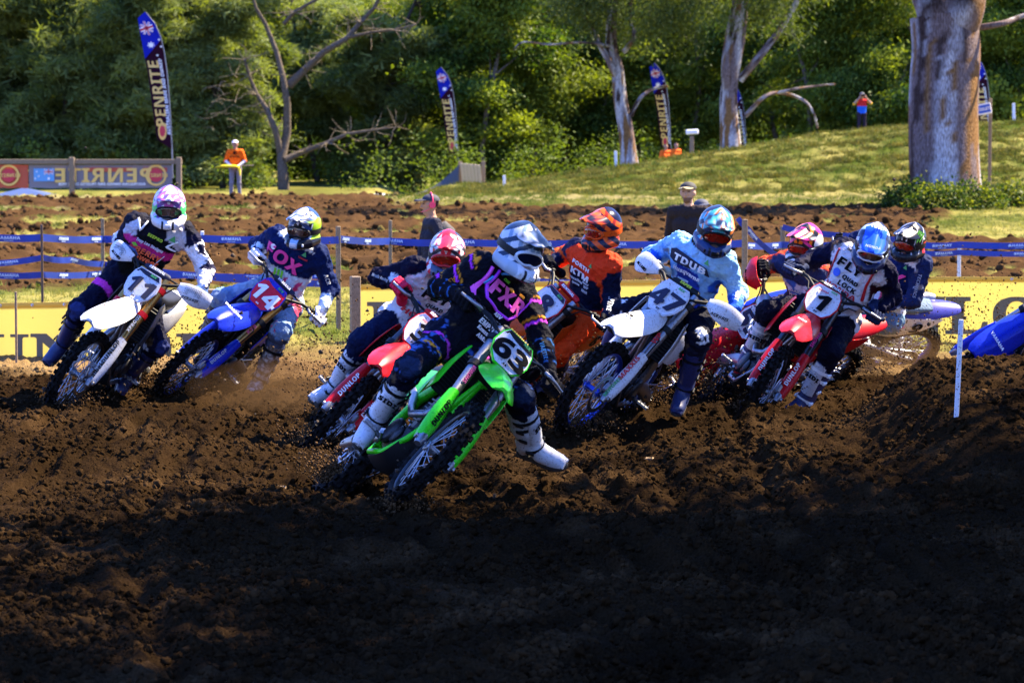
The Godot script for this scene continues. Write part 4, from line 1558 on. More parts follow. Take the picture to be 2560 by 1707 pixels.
func tape(label: String, pts: Array, wide: float, back := false) -> void:
	var base := at(pts[0][0], pts[0][1], pts[0][2])
	var o := thing("barrier_tape", label, "barrier tape", base, "blue barrier tapes")
	var line := []
	for p in pts: line.append(at(p[0], p[1], p[2]) - base)
	var n := 24 * (line.size() - 1)
	var c := []
	for k in n + 1:
		var t := float(k) / n * (line.size() - 1)
		var j := mini(int(t), line.size() - 2)
		var sag := -0.012 * sin(PI * (t - j))
		c.append(line[j].lerp(line[j + 1], t - j) + Vector3(0, sag, 0))
	var w := wide * 31.5 / F
	var rings := []
	for k in n + 1:
		var tw := 0.14 * sin(k * 0.21 + label.length()) + 0.1 * sin(k * 0.9)
		var dir: Vector3 = (c[mini(k + 1, n)] - c[maxi(k - 1, 0)]).normalized()
		var up := dir.cross(Vector3(0, 0, -1)).normalized()
		if up.y < 0: up = -up
		up = (up * cos(tw) + Vector3(0, 0, 1) * sin(tw)) * w * 0.5
		rings.append(PackedVector3Array([c[k] + up, c[k] - up, c[k] - up + Vector3(0, 0, -0.003), c[k] + up + Vector3(0, 0, -0.003)]))
	var g := Geo.new()
	g.loft(rings)
	part("ribbon", g.mesh(), M.tape, o)
	# repeated print
	if not M.has("tape_ink"): M.tape_ink = mat(lin(0.45, 0.55, 0.75), 0.6)
	var along_m := 0.25
	var run := 0.0
	for k in n:
		run += c[k].distance_to(c[k + 1])
		if run < along_m: continue
		along_m += 0.82
		var dir: Vector3 = (c[k + 1] - c[k]).normalized()
		var up := dir.cross(Vector3(0, 0, -1)).normalized()
		if up.y < 0: up = -up
		var tw := 0.14 * sin(k * 0.21 + label.length()) + 0.1 * sin(k * 0.9)
		up = (up * cos(tw) + Vector3(0, 0, 1) * sin(tw)).normalized()
		var bs := Basis(dir, up, dir.cross(up))
		if bs.z.z < 0: continue
		part("lettering", glyphs("YAMAHA", w * 0.42, false, 0.0, 1.35, 0.5, back and int(along_m * 10) % 2 == 0), M.tape_ink, o, Transform3D(bs, c[k] + up * w * 0.10 + bs.z * 0.003))
		part("lettering", glyphs("R A C I N G", w * 0.15, false, 0.0, 1.2, 0.0, back and int(along_m * 10) % 2 == 0), M.tape_ink, o, Transform3D(bs, c[k] - up * w * 0.30 + bs.z * 0.003))
		if not proto.has("tape_badge"):
			var bg := Geo.new()
			bg.turn([Vector2(0.010, 0), Vector2(0.013, 0), Vector2(0.013, 0.002), Vector2(0.010, 0.002)], 14)
			for q in 3: bg.box(Vector3.ZERO, Vector3(0.003, 0.022, 0.002), Basis(Vector3.BACK, q * PI / 3))
			proto.tape_badge = bg.mesh()
		part("badge", proto.tape_badge, M.tape_ink, o, Transform3D(bs, c[k] - dir * w * 1.45 + up * w * 0.05 + bs.z * 0.003))


# ---------------------------------------------------------------- motocross bike, local: x forward, y up, z to its right
const RAKE := 0.4625
const AXLE := Vector3(0.745, 0.345, 0.0)
const HEADP := Vector3(0.36, 1.10, 0.0)

func fork_dir() -> Vector3: return Vector3(-sin(RAKE), cos(RAKE), 0)
func fork_front() -> Vector3: return Vector3(cos(RAKE), sin(RAKE), 0)


func tyre_mesh(rim: float, outer: float, half: float, rows: int) -> ArrayMesh:
	var g := Geo.new()
	var prof := []
	var cr := (rim + outer - 0.012) * 0.5
	var hr := (outer - 0.012 - rim) * 0.5
	for k in 16:
		var a := TAU * k / 16
		prof.append(Vector2(cr + cos(a) * hr, sin(a) * half * (0.92 if cos(a) > 0 else 0.8)))
	g.turn(prof, 48)
	for k in rows:
		var a := TAU * k / rows
		var b := Basis(Vector3.BACK, a)
		var r0 := outer - 0.012
		var shift := 0.5 if k % 2 else 0.0
		var spots := [[-0.28, 0.02], [0.28, 0.02], [-0.93, 0.5], [0.93, 0.5]] if k % 2 else [[0.0, 0.02], [-0.68, 0.27], [0.68, 0.27]]
		for s in spots:
			var dirb := b * Basis(Vector3.DOWN, 0.0)
			var z: float = s[0] * half
			var lift := hr * (1.0 - cos(asin(clampf(s[0], -0.95, 0.95)) )) * 1.0
			var mid := b * Vector3(r0 - lift + 0.002, 0, z)
			var roll := asin(clampf(s[0], -0.95, 0.95)) * 0.85
			g.box(mid, Vector3(0.024, TAU * outer / rows * 0.58, half * 0.40), b * Basis(Vector3.UP, -roll), 0.0)
	return g.mesh()


func wheel_parts(front: bool) -> Dictionary:
	var rim := 0.266 if front else 0.242
	var outer := 0.345 if front else 0.335
	var half := 0.040 if front else 0.056
	var w := {}
	w.tyre = tyre_mesh(rim, outer, half, 40 if front else 36)
	var g := Geo.new()
	var hw := 0.022 if front else 0.030
	g.turn([Vector2(rim - 0.012, -hw * 0.5), Vector2(rim + 0.004, -hw), Vector2(rim + 0.013, -hw), Vector2(rim + 0.013, hw), Vector2(rim + 0.004, hw), Vector2(rim - 0.012, hw * 0.5)], 48)
	w.rim = g.mesh()
	g = Geo.new()
	g.turn([Vector2(0.008, -0.06), Vector2(0.030, -0.06), Vector2(0.033, -0.045), Vector2(0.020, -0.03), Vector2(0.020, 0.03), Vector2(0.033, 0.045), Vector2(0.030, 0.06), Vector2(0.008, 0.06)], 20)
	w.hub = g.mesh()
	g = Geo.new()
	for k in 36:
		var s := -1.0 if k % 2 else 1.0
		var cross := 0.55 if (k / 2) % 2 else -0.55
		var a := TAU * k / 36
		var h := a + cross
		g.tube([Vector3(cos(h) * 0.031, sin(h) * 0.031, s * 0.045), Vector3(cos(a) * (rim - 0.008), sin(a) * (rim - 0.008), s * 0.004)], 0.0027, 4, false)
	w.spokes = g.mesh()
	g = Geo.new()
	var dr := 0.135 if front else 0.12
	g.turn([Vector2(dr - 0.030, -0.002), Vector2(dr, -0.002), Vector2(dr, 0.002), Vector2(dr - 0.030, 0.002)], 40)
	for k in 5:
		var a := TAU * k / 5
		g.tube([Vector3(cos(a) * 0.03, sin(a) * 0.03, 0), Vector3(cos(a + 0.35) * (dr - 0.025), sin(a + 0.35) * (dr - 0.025), 0)], 0.006, 5)
	w.brake_disc = g.mesh()
	if not front:
		g = Geo.new()
		var prof := []
		g.turn([Vector2(0.078, -0.003), Vector2(0.108, -0.003), Vector2(0.108, 0.003), Vector2(0.078, 0.003)], 40)
		for k in 44: g.box(Basis(Vector3.BACK, TAU * k / 44) * Vector3(0.110, 0, 0), Vector3(0.010, 0.007, 0.004), Basis(Vector3.BACK, TAU * k / 44))
		for k in 6: g.tube([Basis(Vector3.BACK, TAU * k / 6) * Vector3(0.03, 0, 0), Basis(Vector3.BACK, TAU * k / 6) * Vector3(0.082, 0, 0)], 0.006, 5)
		w.sprocket = g.mesh()
	return w


func make_bike_meshes() -> Dictionary:
	var B := {}
	B.front_wheel = wheel_parts(true)
	B.rear_wheel = wheel_parts(false)
	var fd := fork_dir()
	var ff := fork_front()
	var A := AXLE
	var g: Geo
	# fork legs: outer tubes, inner tubes with lugs, guards
	g = Geo.new()
	var z := 0.102
	g.tube([A + fd * 0.40 - ff * 0.02 + Vector3(0, 0, z), A + fd * 0.46 - ff * 0.02 + Vector3(0, 0, z), A + fd * 0.62 - ff * 0.02 + Vector3(0, 0, z), A + fd * 0.93 - ff * 0.02 + Vector3(0, 0, z)], [0.027, 0.029, 0.031, 0.029], 16)
	B.fork_tube = g.mesh()
	g = Geo.new()
	g.tube([A + fd * 0.03 - ff * 0.02 + Vector3(0, 0, z), A + fd * 0.45 - ff * 0.02 + Vector3(0, 0, z)], 0.0235, 14)
	B.fork_slider = g.mesh()
	g = Geo.new()
	g.tube([A - fd * 0.035 + Vector3(0, 0, z), A + fd * 0.0 + Vector3(0, 0, z), A + fd * 0.05 - ff * 0.012 + Vector3(0, 0, z), A + fd * 0.10 - ff * 0.02 + Vector3(0, 0, z)], [0.020, 0.030, 0.029, 0.026], 12)
	g.tube([A + Vector3(0, 0, z - 0.03), A + Vector3(0, 0, z + 0.036)], 0.016, 10)
	B.fork_lug = g.mesh()
	g = Geo.new()
	var rings := []
	for k in 12:
		var s := 0.0 + 0.38 * k / 11.0
		var w := 0.040 * (0.75 + 0.35 * sin(PI * (k + 1.0) / 12.5))
		var ring := PackedVector3Array()
		var c := A + fd * (s + 0.01) - ff * 0.016 + Vector3(0, 0, z)
		for j in 9:
			var a := -1.75 + 3.5 * j / 8.0
			ring.append(c + ff * cos(a) * 0.038 + Vector3(0, 0, 1) * sin(a) * w + Vector3(0, 0, 0.004))
		for j in range(8, -1, -1):
			var a := -1.75 + 3.5 * j / 8.0
			ring.append(c + ff * (cos(a) * 0.038 - 0.004) + Vector3(0, 0, 1) * sin(a) * (w - 0.004) + Vector3(0, 0, 0.004))
		rings.append(ring)
	g.loft(rings)
	B.fork_guard = g.mesh()
	g = Geo.new()
	for s in [0.62, 0.84]:
		var c: Vector3 = A + fd * s - ff * 0.03
		g.box(c, Vector3(0.075, 0.036, 0.235), Basis(Vector3.BACK, RAKE), 0.012)
		for e in [-1.0, 1.0]:
			g.tube([c + fd * -0.02 + ff * 0.01 + Vector3(0, 0, z * e), c + fd * 0.02 + ff * 0.01 + Vector3(0, 0, z * e)], 0.041, 16)
	B.triple_clamp = g.mesh()
	# front fender
	g = Geo.new()
	rings = []
	var fen := [[0.415, 0.985, 0.055, 0.02], [0.49, 0.968, 0.085, 0.035], [0.59, 0.942, 0.110, 0.045], [0.71, 0.910, 0.120, 0.05], [0.82, 0.877, 0.119, 0.05], [0.92, 0.840, 0.108, 0.045], [0.99, 0.804, 0.090, 0.035], [1.03, 0.770, 0.058, 0.02]]
	for e in fen:
		var ring := PackedVector3Array()
		for j in 13:
			var t := -1.0 + 2.0 * j / 12.0
			var ridge := 0.012 if absf(t) < 0.36 else 0.0
			ring.append(Vector3(e[0], e[1] - e[3] * pow(absf(t), 2.4) * 1.5 + ridge, t * e[2]))
		for j in range(12, -1, -1):
			var t := -1.0 + 2.0 * j / 12.0
			ring.append(Vector3(e[0], e[1] - e[3] * pow(absf(t), 2.4) * 1.5 - 0.004, t * e[2] * 0.97))
		rings.append(ring)
	g.loft(rings)
	B.front_fender = g.mesh()
	# number plate
	var out := [Vector2(-0.085, 0.125), Vector2(0.085, 0.125), Vector2(0.112, 0.085), Vector2(0.125, 0.01), Vector2(0.105, -0.065), Vector2(0.062, -0.122), Vector2(-0.062, -0.122), Vector2(-0.105, -0.065), Vector2(-0.125, 0.01), Vector2(-0.112, 0.085)]
	g = Geo.new()
	poly(g, out, 0.010, 0.0, plate_bend)
	B.plate = g.mesh()
	var inset := []
	for p in out: inset.append(p * 0.94)
	g = Geo.new()
	poly(g, inset, 0.0025, 0.0, func(p: Vector3) -> Vector3: return plate_bend(p + Vector3(0, 0, 0.0105)))
	B.plate_face = g.mesh()
	g = Geo.new()
	poly(g, [Vector2(-0.078, 0.115), Vector2(0.078, 0.115), Vector2(0.098, 0.083), Vector2(-0.098, 0.083)], 0.002, 0.0, func(p: Vector3) -> Vector3: return plate_bend(p + Vector3(0, 0, 0.0145)))
	B.plate_strip = g.mesh()
	# handlebar
	g = Geo.new()
	var bar := [Vector3(0.16, 1.19, -0.405), Vector3(0.235, 1.192, -0.26), Vector3(0.285, 1.185, -0.195), Vector3(0.365, 1.128, -0.085), Vector3(0.372, 1.12, -0.05), Vector3(0.372, 1.12, 0.05), Vector3(0.365, 1.128, 0.085), Vector3(0.285, 1.185, 0.195), Vector3(0.235, 1.192, 0.26), Vector3(0.16, 1.19, 0.405)]
	g.tube(bar, 0.0125, 10)
	g.tube([bar[2], bar[7]], 0.008, 8)
	for e in [-1.0, 1.0]:
		g.box(Vector3(0.372, 1.105, e * 0.05), Vector3(0.05, 0.065, 0.035), Basis(Vector3.BACK, RAKE), 0.008)
		g.box(Vector3(0.245, 1.188, e * 0.245), Vector3(0.045, 0.04, 0.028), Basis.IDENTITY, 0.006)
	B.handlebar = g.mesh()
	g = Geo.new()
	g.tube([Vector3(0.297, 1.187, -0.105), Vector3(0.300, 1.188, -0.09), Vector3(0.300, 1.188, 0.09), Vector3(0.297, 1.187, 0.105)], [0.018, 0.026, 0.026, 0.018], 14)
	B.bar_pad = g.mesh()
	g = Geo.new()
	g.tube([Vector3(0.232, 1.192, 0.265), Vector3(0.226, 1.192, 0.278), Vector3(0.162, 1.19, 0.402)], [0.024, 0.0165, 0.0165], 12)
	B.grip = g.mesh()
	g = Geo.new()
	g.tube([Vector3(0.262, 1.185, 0.245), Vector3(0.292, 1.180, 0.275), Vector3(0.270, 1.178, 0.33), Vector3(0.250, 1.176, 0.375), Vector3(0.247, 1.176, 0.387)], [0.009, 0.008, 0.007, 0.006, 0.007], 8, true, 1.5)
	B.lever = g.mesh()
	g = Geo.new()
	g.sheet([Vector3(0.335, 1.215, 0.20), Vector3(0.345, 1.245, 0.28), Vector3(0.300, 1.250, 0.36), Vector3(0.215, 1.225, 0.425)], [Vector3(0.345, 1.165, 0.20), Vector3(0.362, 1.125, 0.28), Vector3(0.318, 1.105, 0.36), Vector3(0.222, 1.125, 0.43)], 10, 6, 0.018, 0.005, Vector3(0.85, 0, 0.5).normalized())
	B.hand_guard = g.mesh()
	g = Geo.new()
	for r in 7:
		for k in 7:
			var u := -0.045 + r * 0.014
			g.turn([Vector2(0, 0), Vector2(0.0042, 0), Vector2(0.0042, 0.003), Vector2(0, 0.003)], 7, true, Vector3(u * 1.3 + (k % 2) * 0.009, -0.042 + k * 0.014, 0))
	B.guard_dots = g.mesh()
	g = Geo.new()
	g.tube([Vector3(0.262, 1.18, 0.24), Vector3(0.33, 1.16, 0.17), Vector3(0.38, 1.03, 0.10), Vector3(0.46, 0.92, -0.03), Vector3(0.52, 0.82, -0.125), Vector3(0.60, 0.60, -0.115), Vector3(0.71, 0.41, -0.10)], 0.005, 7)
	B.brake_hose = g.mesh()
	g = Geo.new()
	g.tube([Vector3(0.262, 1.18, -0.24), Vector3(0.33, 1.16, -0.17), Vector3(0.37, 1.06, -0.12), Vector3(0.36, 0.95, -0.09), Vector3(0.20, 0.75, -0.10)], 0.005, 7)
	B.clutch_cable = g.mesh()
	# shrouds, radiators, tank, seat, tail
	g = Geo.new()
	g.sheet([Vector3(0.345, 0.985, 0.165), Vector3(0.20, 1.000, 0.150), Vector3(0.02, 0.975, 0.112), Vector3(-0.16, 0.92, 0.095)], [Vector3(0.405, 0.70, 0.185), Vector3(0.25, 0.665, 0.175), Vector3(0.10, 0.72, 0.140), Vector3(-0.12, 0.83, 0.105)], 14, 8, 0.022, 0.005, Vector3(0.15, 0, 1).normalized(), 0.6)
	B.shroud = g.mesh()
	g = Geo.new()
	g.box(Vector3(0.262, 0.815, 0.105), Vector3(0.034, 0.27, 0.118), Basis(Vector3.BACK, 0.18), 0.005)
	for k in 11: g.box(Vector3(0.287 - 0.0045 * k + 0.02, 0.705 + k * 0.022, 0.105), Vector3(0.016, 0.005, 0.108), Basis(Vector3.BACK, -0.4))
	B.radiator = g.mesh()
	g = Geo.new()
	var tank := [[0.26, 0.90, 0.05, 0.06], [0.20, 0.94, 0.09, 0.09], [0.08, 0.93, 0.115, 0.10], [-0.05, 0.89, 0.105, 0.09], [-0.18, 0.86, 0.085, 0.06]]
	g.loft(ovals(tank))
	B.tank = g.mesh()
	g = Geo.new()
	var seat := [[0.17, 1.005, 0.04, 0.022], [0.10, 1.000, 0.062, 0.04], [-0.05, 0.955, 0.078, 0.05], [-0.20, 0.930, 0.088, 0.052], [-0.36, 0.925, 0.090, 0.048], [-0.52, 0.935, 0.080, 0.036], [-0.66, 0.950, 0.060, 0.018]]
	g.loft(ovals(seat, 2.8))
	B.seat = g.mesh()
	g = Geo.new()
	rings = []
	for e in [[-0.40, 0.885, 0.105, 0.05], [-0.55, 0.912, 0.112, 0.045], [-0.70, 0.940, 0.105, 0.04], [-0.82, 0.955, 0.088, 0.03], [-0.92, 0.958, 0.060, 0.016], [-0.955, 0.955, 0.035, 0.008]]:
		var ring := PackedVector3Array()
		for j in 11:
			var t := -1.0 + 0.2 * j
			ring.append(Vector3(e[0], e[1] - e[3] * pow(absf(t), 2.6), t * e[2]))
		for j in range(10, -1, -1):
			var t := -1.0 + 0.2 * j
			ring.append(Vector3(e[0], e[1] - e[3] * pow(absf(t), 2.6) - 0.006, t * e[2] * 0.97))
		rings.append(ring)
	g.loft(rings)
	B.rear_fender = g.mesh()
	g = Geo.new()
	g.sheet([Vector3(-0.14, 0.87, 0.105), Vector3(-0.40, 0.885, 0.118), Vector3(-0.78, 0.90, 0.105)], [Vector3(-0.12, 0.66, 0.110), Vector3(-0.38, 0.655, 0.135), Vector3(-0.64, 0.745, 0.122)], 10, 6, 0.012, 0.005, Vector3(0, 0, 1), 0.4)
	B.side_panel = g.mesh()
	# frame, engine, exhaust, swingarm
	g = Geo.new()
	var head := A + fd * 0.73 - ff * 0.05
	g.tube([head - fd * 0.12, head + fd * 0.12], 0.034, 12)
	for e in [-1.0, 1.0]:
		g.tube([head + Vector3(-0.02, -0.02, 0.03 * e), Vector3(0.16, 0.86, 0.075 * e), Vector3(-0.12, 0.68, 0.085 * e), Vector3(-0.19, 0.52, 0.08 * e), Vector3(-0.16, 0.34, 0.07 * e)], [0.026, 0.028, 0.028, 0.028, 0.022], 8, true, 1.4)
		g.tube([head - fd * 0.1, Vector3(0.28, 0.62, 0.02 * e), Vector3(0.25, 0.40, 0.06 * e), Vector3(0.12, 0.28, 0.085 * e), Vector3(-0.16, 0.285, 0.085 * e), Vector3(-0.18, 0.36, 0.075 * e)], 0.017, 8)
		g.tube([Vector3(-0.10, 0.86, 0.06 * e), Vector3(-0.55, 0.895, 0.06 * e)], 0.012, 7)
		g.tube([Vector3(-0.16, 0.60, 0.06 * e), Vector3(-0.50, 0.86, 0.06 * e)], 0.011, 7)
	B.frame = g.mesh()
	g = Geo.new()
	g.box(Vector3(0.05, 0.405, 0), Vector3(0.36, 0.20, 0.17), Basis.IDENTITY, 0.05)
	g.box(Vector3(0.15, 0.60, 0), Vector3(0.13, 0.27, 0.13), Basis(Vector3.BACK, -0.18), 0.02)
	for k in 6: g.box(Vector3(0.135 + k * 0.006, 0.53 + k * 0.028, 0), Vector3(0.155, 0.008, 0.155), Basis(Vector3.BACK, -0.18))
	g.box(Vector3(0.17, 0.76, 0), Vector3(0.14, 0.10, 0.12), Basis(Vector3.BACK, -0.18), 0.02)
	for e in [-1.0, 1.0]:
		g.turn([Vector2(0.0, 0.0), Vector2(0.075, 0.0), Vector2(0.085, 0.012 * e), Vector2(0.085, 0.03 * e), Vector2(0.07, 0.042 * e), Vector2(0.0, 0.045 * e)], 28, false, Vector3(0.02, 0.42, 0.085 * e))
		g.turn([Vector2(0.0, 0.0), Vector2(0.05, 0.0), Vector2(0.055, 0.02 * e), Vector2(0.0, 0.028 * e)], 22, false, Vector3(0.14, 0.40, 0.085 * e))
	g.box(Vector3(-0.10, 0.72, 0), Vector3(0.16, 0.30, 0.11), Basis.IDENTITY, 0.03)
	g.box(Vector3(-0.33, 0.78, 0), Vector3(0.34, 0.18, 0.17), Basis.IDENTITY, 0.03)
	B.engine = g.mesh()
	g = Geo.new()
	g.sheet([Vector3(0.26, 0.45, -0.07), Vector3(0.15, 0.275, -0.09), Vector3(-0.15, 0.265, -0.08)], [Vector3(0.26, 0.45, 0.07), Vector3(0.15, 0.275, 0.09), Vector3(-0.15, 0.265, 0.08)], 10, 5, -0.02, 0.005, Vector3(0, 1, 0))
	B.skid_plate = g.mesh()
	g = Geo.new()
	g.tube([Vector3(0.22, 0.72, 0.03), Vector3(0.30, 0.66, 0.05), Vector3(0.30, 0.55, 0.09), Vector3(0.20, 0.52, 0.125), Vector3(0.05, 0.58, 0.125), Vector3(-0.15, 0.68, 0.115), Vector3(-0.32, 0.75, 0.115)], [0.022, 0.022, 0.022, 0.021, 0.021, 0.022, 0.024], 12)
	B.exhaust_pipe = g.mesh()
	g = Geo.new()
	g.tube([Vector3(-0.31, 0.748, 0.118), Vector3(-0.36, 0.765, 0.125), Vector3(-0.72, 0.865, 0.135), Vector3(-0.78, 0.88, 0.135)], [0.03, 0.056, 0.056, 0.036], 14, true, 1.15)
	B.silencer = g.mesh()
	g = Geo.new()
	for e in [-1.0, 1.0]:
		g.tube([Vector3(-0.18, 0.43, 0.06 * e), Vector3(-0.36, 0.41, 0.085 * e), Vector3(-0.60, 0.36, 0.105 * e), Vector3(-0.78, 0.335, 0.105 * e)], [0.030, 0.036, 0.030, 0.022], 8, true, 1.5)
	g.tube([Vector3(-0.34, 0.42, -0.08), Vector3(-0.34, 0.42, 0.08)], 0.03, 8)
	g.tube([Vector3(-0.735, 0.335, -0.13), Vector3(-0.735, 0.335, 0.13)], 0.013, 8)
	B.swingarm = g.mesh()
	g = Geo.new()
	var coil := []
	for k in 90:
		var a := k * 0.55
		coil.append(Vector3(-0.17 - 0.0008 * k + cos(a) * 0.034, 0.46 + k * 0.0030, sin(a) * 0.034))
	g.tube(coil, 0.0065, 6)
	g.tube([Vector3(-0.17, 0.42, 0), Vector3(-0.25, 0.80, 0)], 0.018, 8)
	B.shock = g.mesh()
	g = Geo.new()
	var ch := []
	for k in 10: ch.append(Vector3(-0.735, 0.335, -0.095) + Basis(Vector3.BACK, PI * 0.5 + PI * k / 9.0) * Vector3(0.112, 0, 0))
	ch.append(Vector3(-0.12, 0.37, -0.085))
	for k in 6: ch.append(Vector3(-0.11, 0.405, -0.085) + Basis(Vector3.BACK, -PI * 0.5 + PI * k / 5.0) * Vector3(0.036, 0, 0))
	ch.append(ch[0])
	g.tube(ch, 0.007, 5, false)
	B.chain = g.mesh()
	g = Geo.new()
	g.box(Vector3(-0.04, 0.365, 0.205), Vector3(0.05, 0.02, 0.085), Basis.IDENTITY, 0.003)
	for k in 5: g.box(Vector3(-0.06 + (k % 2) * 0.04, 0.379, 0.170 + k * 0.017), Vector3(0.006, 0.01, 0.006))
	g.tube([Vector3(-0.06, 0.36, 0.09), Vector3(-0.05, 0.362, 0.165)], 0.014, 7)
	B.foot_peg = g.mesh()
	g = Geo.new()
	g.tube([Vector3(-0.02, 0.37, -0.11), Vector3(0.08, 0.38, -0.13), Vector3(0.11, 0.39, -0.165)], [0.009, 0.007, 0.009], 7)
	g.tube([Vector3(-0.06, 0.33, 0.11), Vector3(0.09, 0.335, 0.14), Vector3(0.14, 0.35, 0.165)], [0.009, 0.008, 0.010], 7)
	B.pedals = g.mesh()
	g = Geo.new()
	g.box(Vector3(0.705, 0.39, -0.075), Vector3(0.10, 0.075, 0.04), Basis(Vector3.BACK, RAKE), 0.014)
	B.brake_caliper = g.mesh()
	for k in ["fork_tube", "fork_slider", "fork_lug", "fork_guard", "grip", "lever", "hand_guard", "shroud", "radiator", "side_panel", "foot_peg"]:
		B[k + "_l"] = mirrored(B[k])
	return B


func ovals(rows: Array, power := 2.2) -> Array:
	var rings := []
	for e in rows:
		var ring := PackedVector3Array()
		for k in 18:
			var a := TAU * k / 18
			ring.append(Vector3(e[0], e[1] + signf(sin(a)) * pow(absf(sin(a)), 2.0 / power) * e[3], signf(cos(a)) * pow(absf(cos(a)), 2.0 / power) * e[2]))
		rings.append(ring)
	return rings


func plate_bend(p: Vector3) -> Vector3:      # plate plane to bike space: its left-right is the rider's right to left
	var mid := Vector3(0.455, 1.065, 0)
	var up := fork_dir()
	var out := fork_front()
	return mid + up * p.y + Vector3(0, 0, -p.x) + out * (p.z - 1.6 * p.x * p.x + 0.02)


func steered(angle: float) -> Transform3D:
	var b := Basis(fork_dir(), angle)
	return Transform3D(b, HEADP - b * HEADP)


# s: colours of this machine
func make_bike(no: String, label: String, xf: Transform3D, steer: float, s: Dictionary) -> Node3D:
	if not proto.has("bike"): proto.bike = make_bike_meshes()
	var B: Dictionary = proto.bike
	var o := thing("motocross_bike", label, "motorcycle", Vector3.ZERO, "race bikes")
	o.transform = xf
	var T := steered(steer)
	var main: Material = s.main
	for front in [true, false]:
		var w := Node3D.new()
		w.name = "front_wheel" if front else "rear_wheel"
		o.add_child(w)
		w.transform = T * Transform3D(Basis(Vector3.BACK, rng.randf()), AXLE) if front else Transform3D(Basis(Vector3.BACK, rng.randf()), Vector3(-0.735, 0.335, 0))
		var W: Dictionary = B.front_wheel if front else B.rear_wheel
		part("tyre", W.tyre, M.rubber, w)
		part("rim", W.rim, s.rim, w)
		part("hub", W.hub, s.get("hub", M.alloy), w)
		part("spokes", W.spokes, M.spoke, w)
		part("brake_disc", W.brake_disc, M.steel, w, Transform3D(Basis.IDENTITY, Vector3(0, 0, -0.066 if front else 0.066)))
		if not front: part("sprocket", W.sprocket, M.alloy, w, Transform3D(Basis.IDENTITY, Vector3(0, 0, -0.095)))
	for e in ["", "_l"]:
		part("fork_tube", B["fork_tube" + e], s.fork, o, T)
		part("fork_slider", B["fork_slider" + e], M.steel, o, T)
		part("fork_lug", B["fork_lug" + e], M.alloy, o, T)
		part("fork_guard", B["fork_guard" + e], s.get("guard", main), o, T)
		part("grip", B["grip" + e], M.black, o, T)
		part("lever", B["lever" + e], M.alloy, o, T)
		part("radiator_shroud", B["shroud" + e], s.get("shroud", main), o)
		part("radiator", B["radiator" + e], M.black, o)
		part("side_panel", B["side_panel" + e], s.get("panel", main), o)
		part("foot_peg", B["foot_peg" + e], M.alloy, o)
		if s.has("hand_guard"):
			var hg := part("hand_guard", B["hand_guard" + e], s.hand_guard, o, T)
			var right: bool = e == ""
			var sgn := 1.0 if right else -1.0
			var out := Vector3(0.85, 0.0, 0.5 * sgn).normalized()
			var across := Vector3.UP.cross(out).normalized()
			var hb := Basis(across, Vector3.UP, out)
			var mid := Vector3(0.328, 1.180, 0.31 * sgn) + out * 0.022
			var roll := Basis(out, -0.12 * sgn)
			part("lettering", glyphs("ACERBIS", 0.020, false, 0.25, 1.2, 0.4), M.print_black, hg, Transform3D(roll * hb, mid + Vector3(0, -0.028, 0) + out * 0.006))
			if s.has("dots"): part("vents", B.guard_dots, M.print_black, hg, Transform3D(roll * hb * Basis.from_scale(Vector3(1.0, 0.62, 1)), mid + Vector3(0, 0.024, 0) + out * 0.004))
	part("triple_clamp", B.triple_clamp, s.get("clamp", M.black), o, T)
	part("front_fender", B.front_fender, s.get("fender", main), o, T)
	var pl := part("number_plate", B.plate, s.get("plate_edge", main), o, T)
	part("plate_face", B.plate_face, s.plate, pl)
	part("plate_strip", B.plate_strip, s.get("strip", M.black), pl)
	part("race_number", glyphs(no, 0.128, false, s.get("slant", 0.0), s.get("num_wide", 1.15), 1.2, false, func(p: Vector3) -> Vector3: return plate_bend(p + Vector3(0, -0.012, 0.0135))), s.ink, pl)
	part("lettering", glyphs("MX", 0.018, false, 0.2, 1.3, 0.6, false, func(p: Vector3) -> Vector3: return plate_bend(p + Vector3(0.045, 0.099, 0.0172))), M.strip_green, pl)
	if s.has("brand"): part("lettering", glyphs(s.brand, 0.013, false, 0.1, 1.2, 0.4, false, func(p: Vector3) -> Vector3: return plate_bend(p + Vector3(-0.025, 0.073, 0.0135))), s.get("brand_ink", M.print_black), pl)
	part("lettering", glyphs("RR", 0.012, false, 0.2, 1.3, 0.4, false, func(p: Vector3) -> Vector3: return plate_bend(p + Vector3(0, -0.098, 0.0135))), s.ink, pl)
	part("handlebar", B.handlebar, s.get("bar", M.black), o, T)
	var pad := part("bar_pad", B.bar_pad, s.get("pad", M.black), o, T)
	var padx := Transform3D(Basis(Vector3(0, 0, -1), Vector3(-0.5, 0.87, 0), Vector3(0.87, 0.5, 0)), Vector3(0.325, 1.205, 0))
	part("lettering", glyphs(s.get("pad_text", "RENTHAL"), 0.020, false, 0.15, 1.15, 0.4), s.get("pad_ink", M.print_white), pad, padx)
	part("brake_hose", B.brake_hose, M.black, o, T)
	part("clutch_cable", B.clutch_cable, M.black, o)
	part("brake_caliper", B.brake_caliper, M.alloy, o, T)
	part("fuel_tank", B.tank, M.black, o)
	part("seat", B.seat, s.get("seat", M.black), o)
	part("rear_fender", B.rear_fender, s.get("tail", main), o)
	part("frame", B.frame, s.get("frame", M.alloy), o)
	part("engine", B.engine, M.engine, o)
	part("skid_plate", B.skid_plate, M.black, o)
	part("exhaust_pipe", B.exhaust_pipe, M.alloy, o)
	part("silencer", B.silencer, M.alloy, o)
	part("swingarm", B.swingarm, M.alloy, o)
	part("shock", B.shock, s.get("spring", M.alloy), o)
	part("chain", B.chain, M.steel, o)
	part("pedals", B.pedals, M.alloy, o)
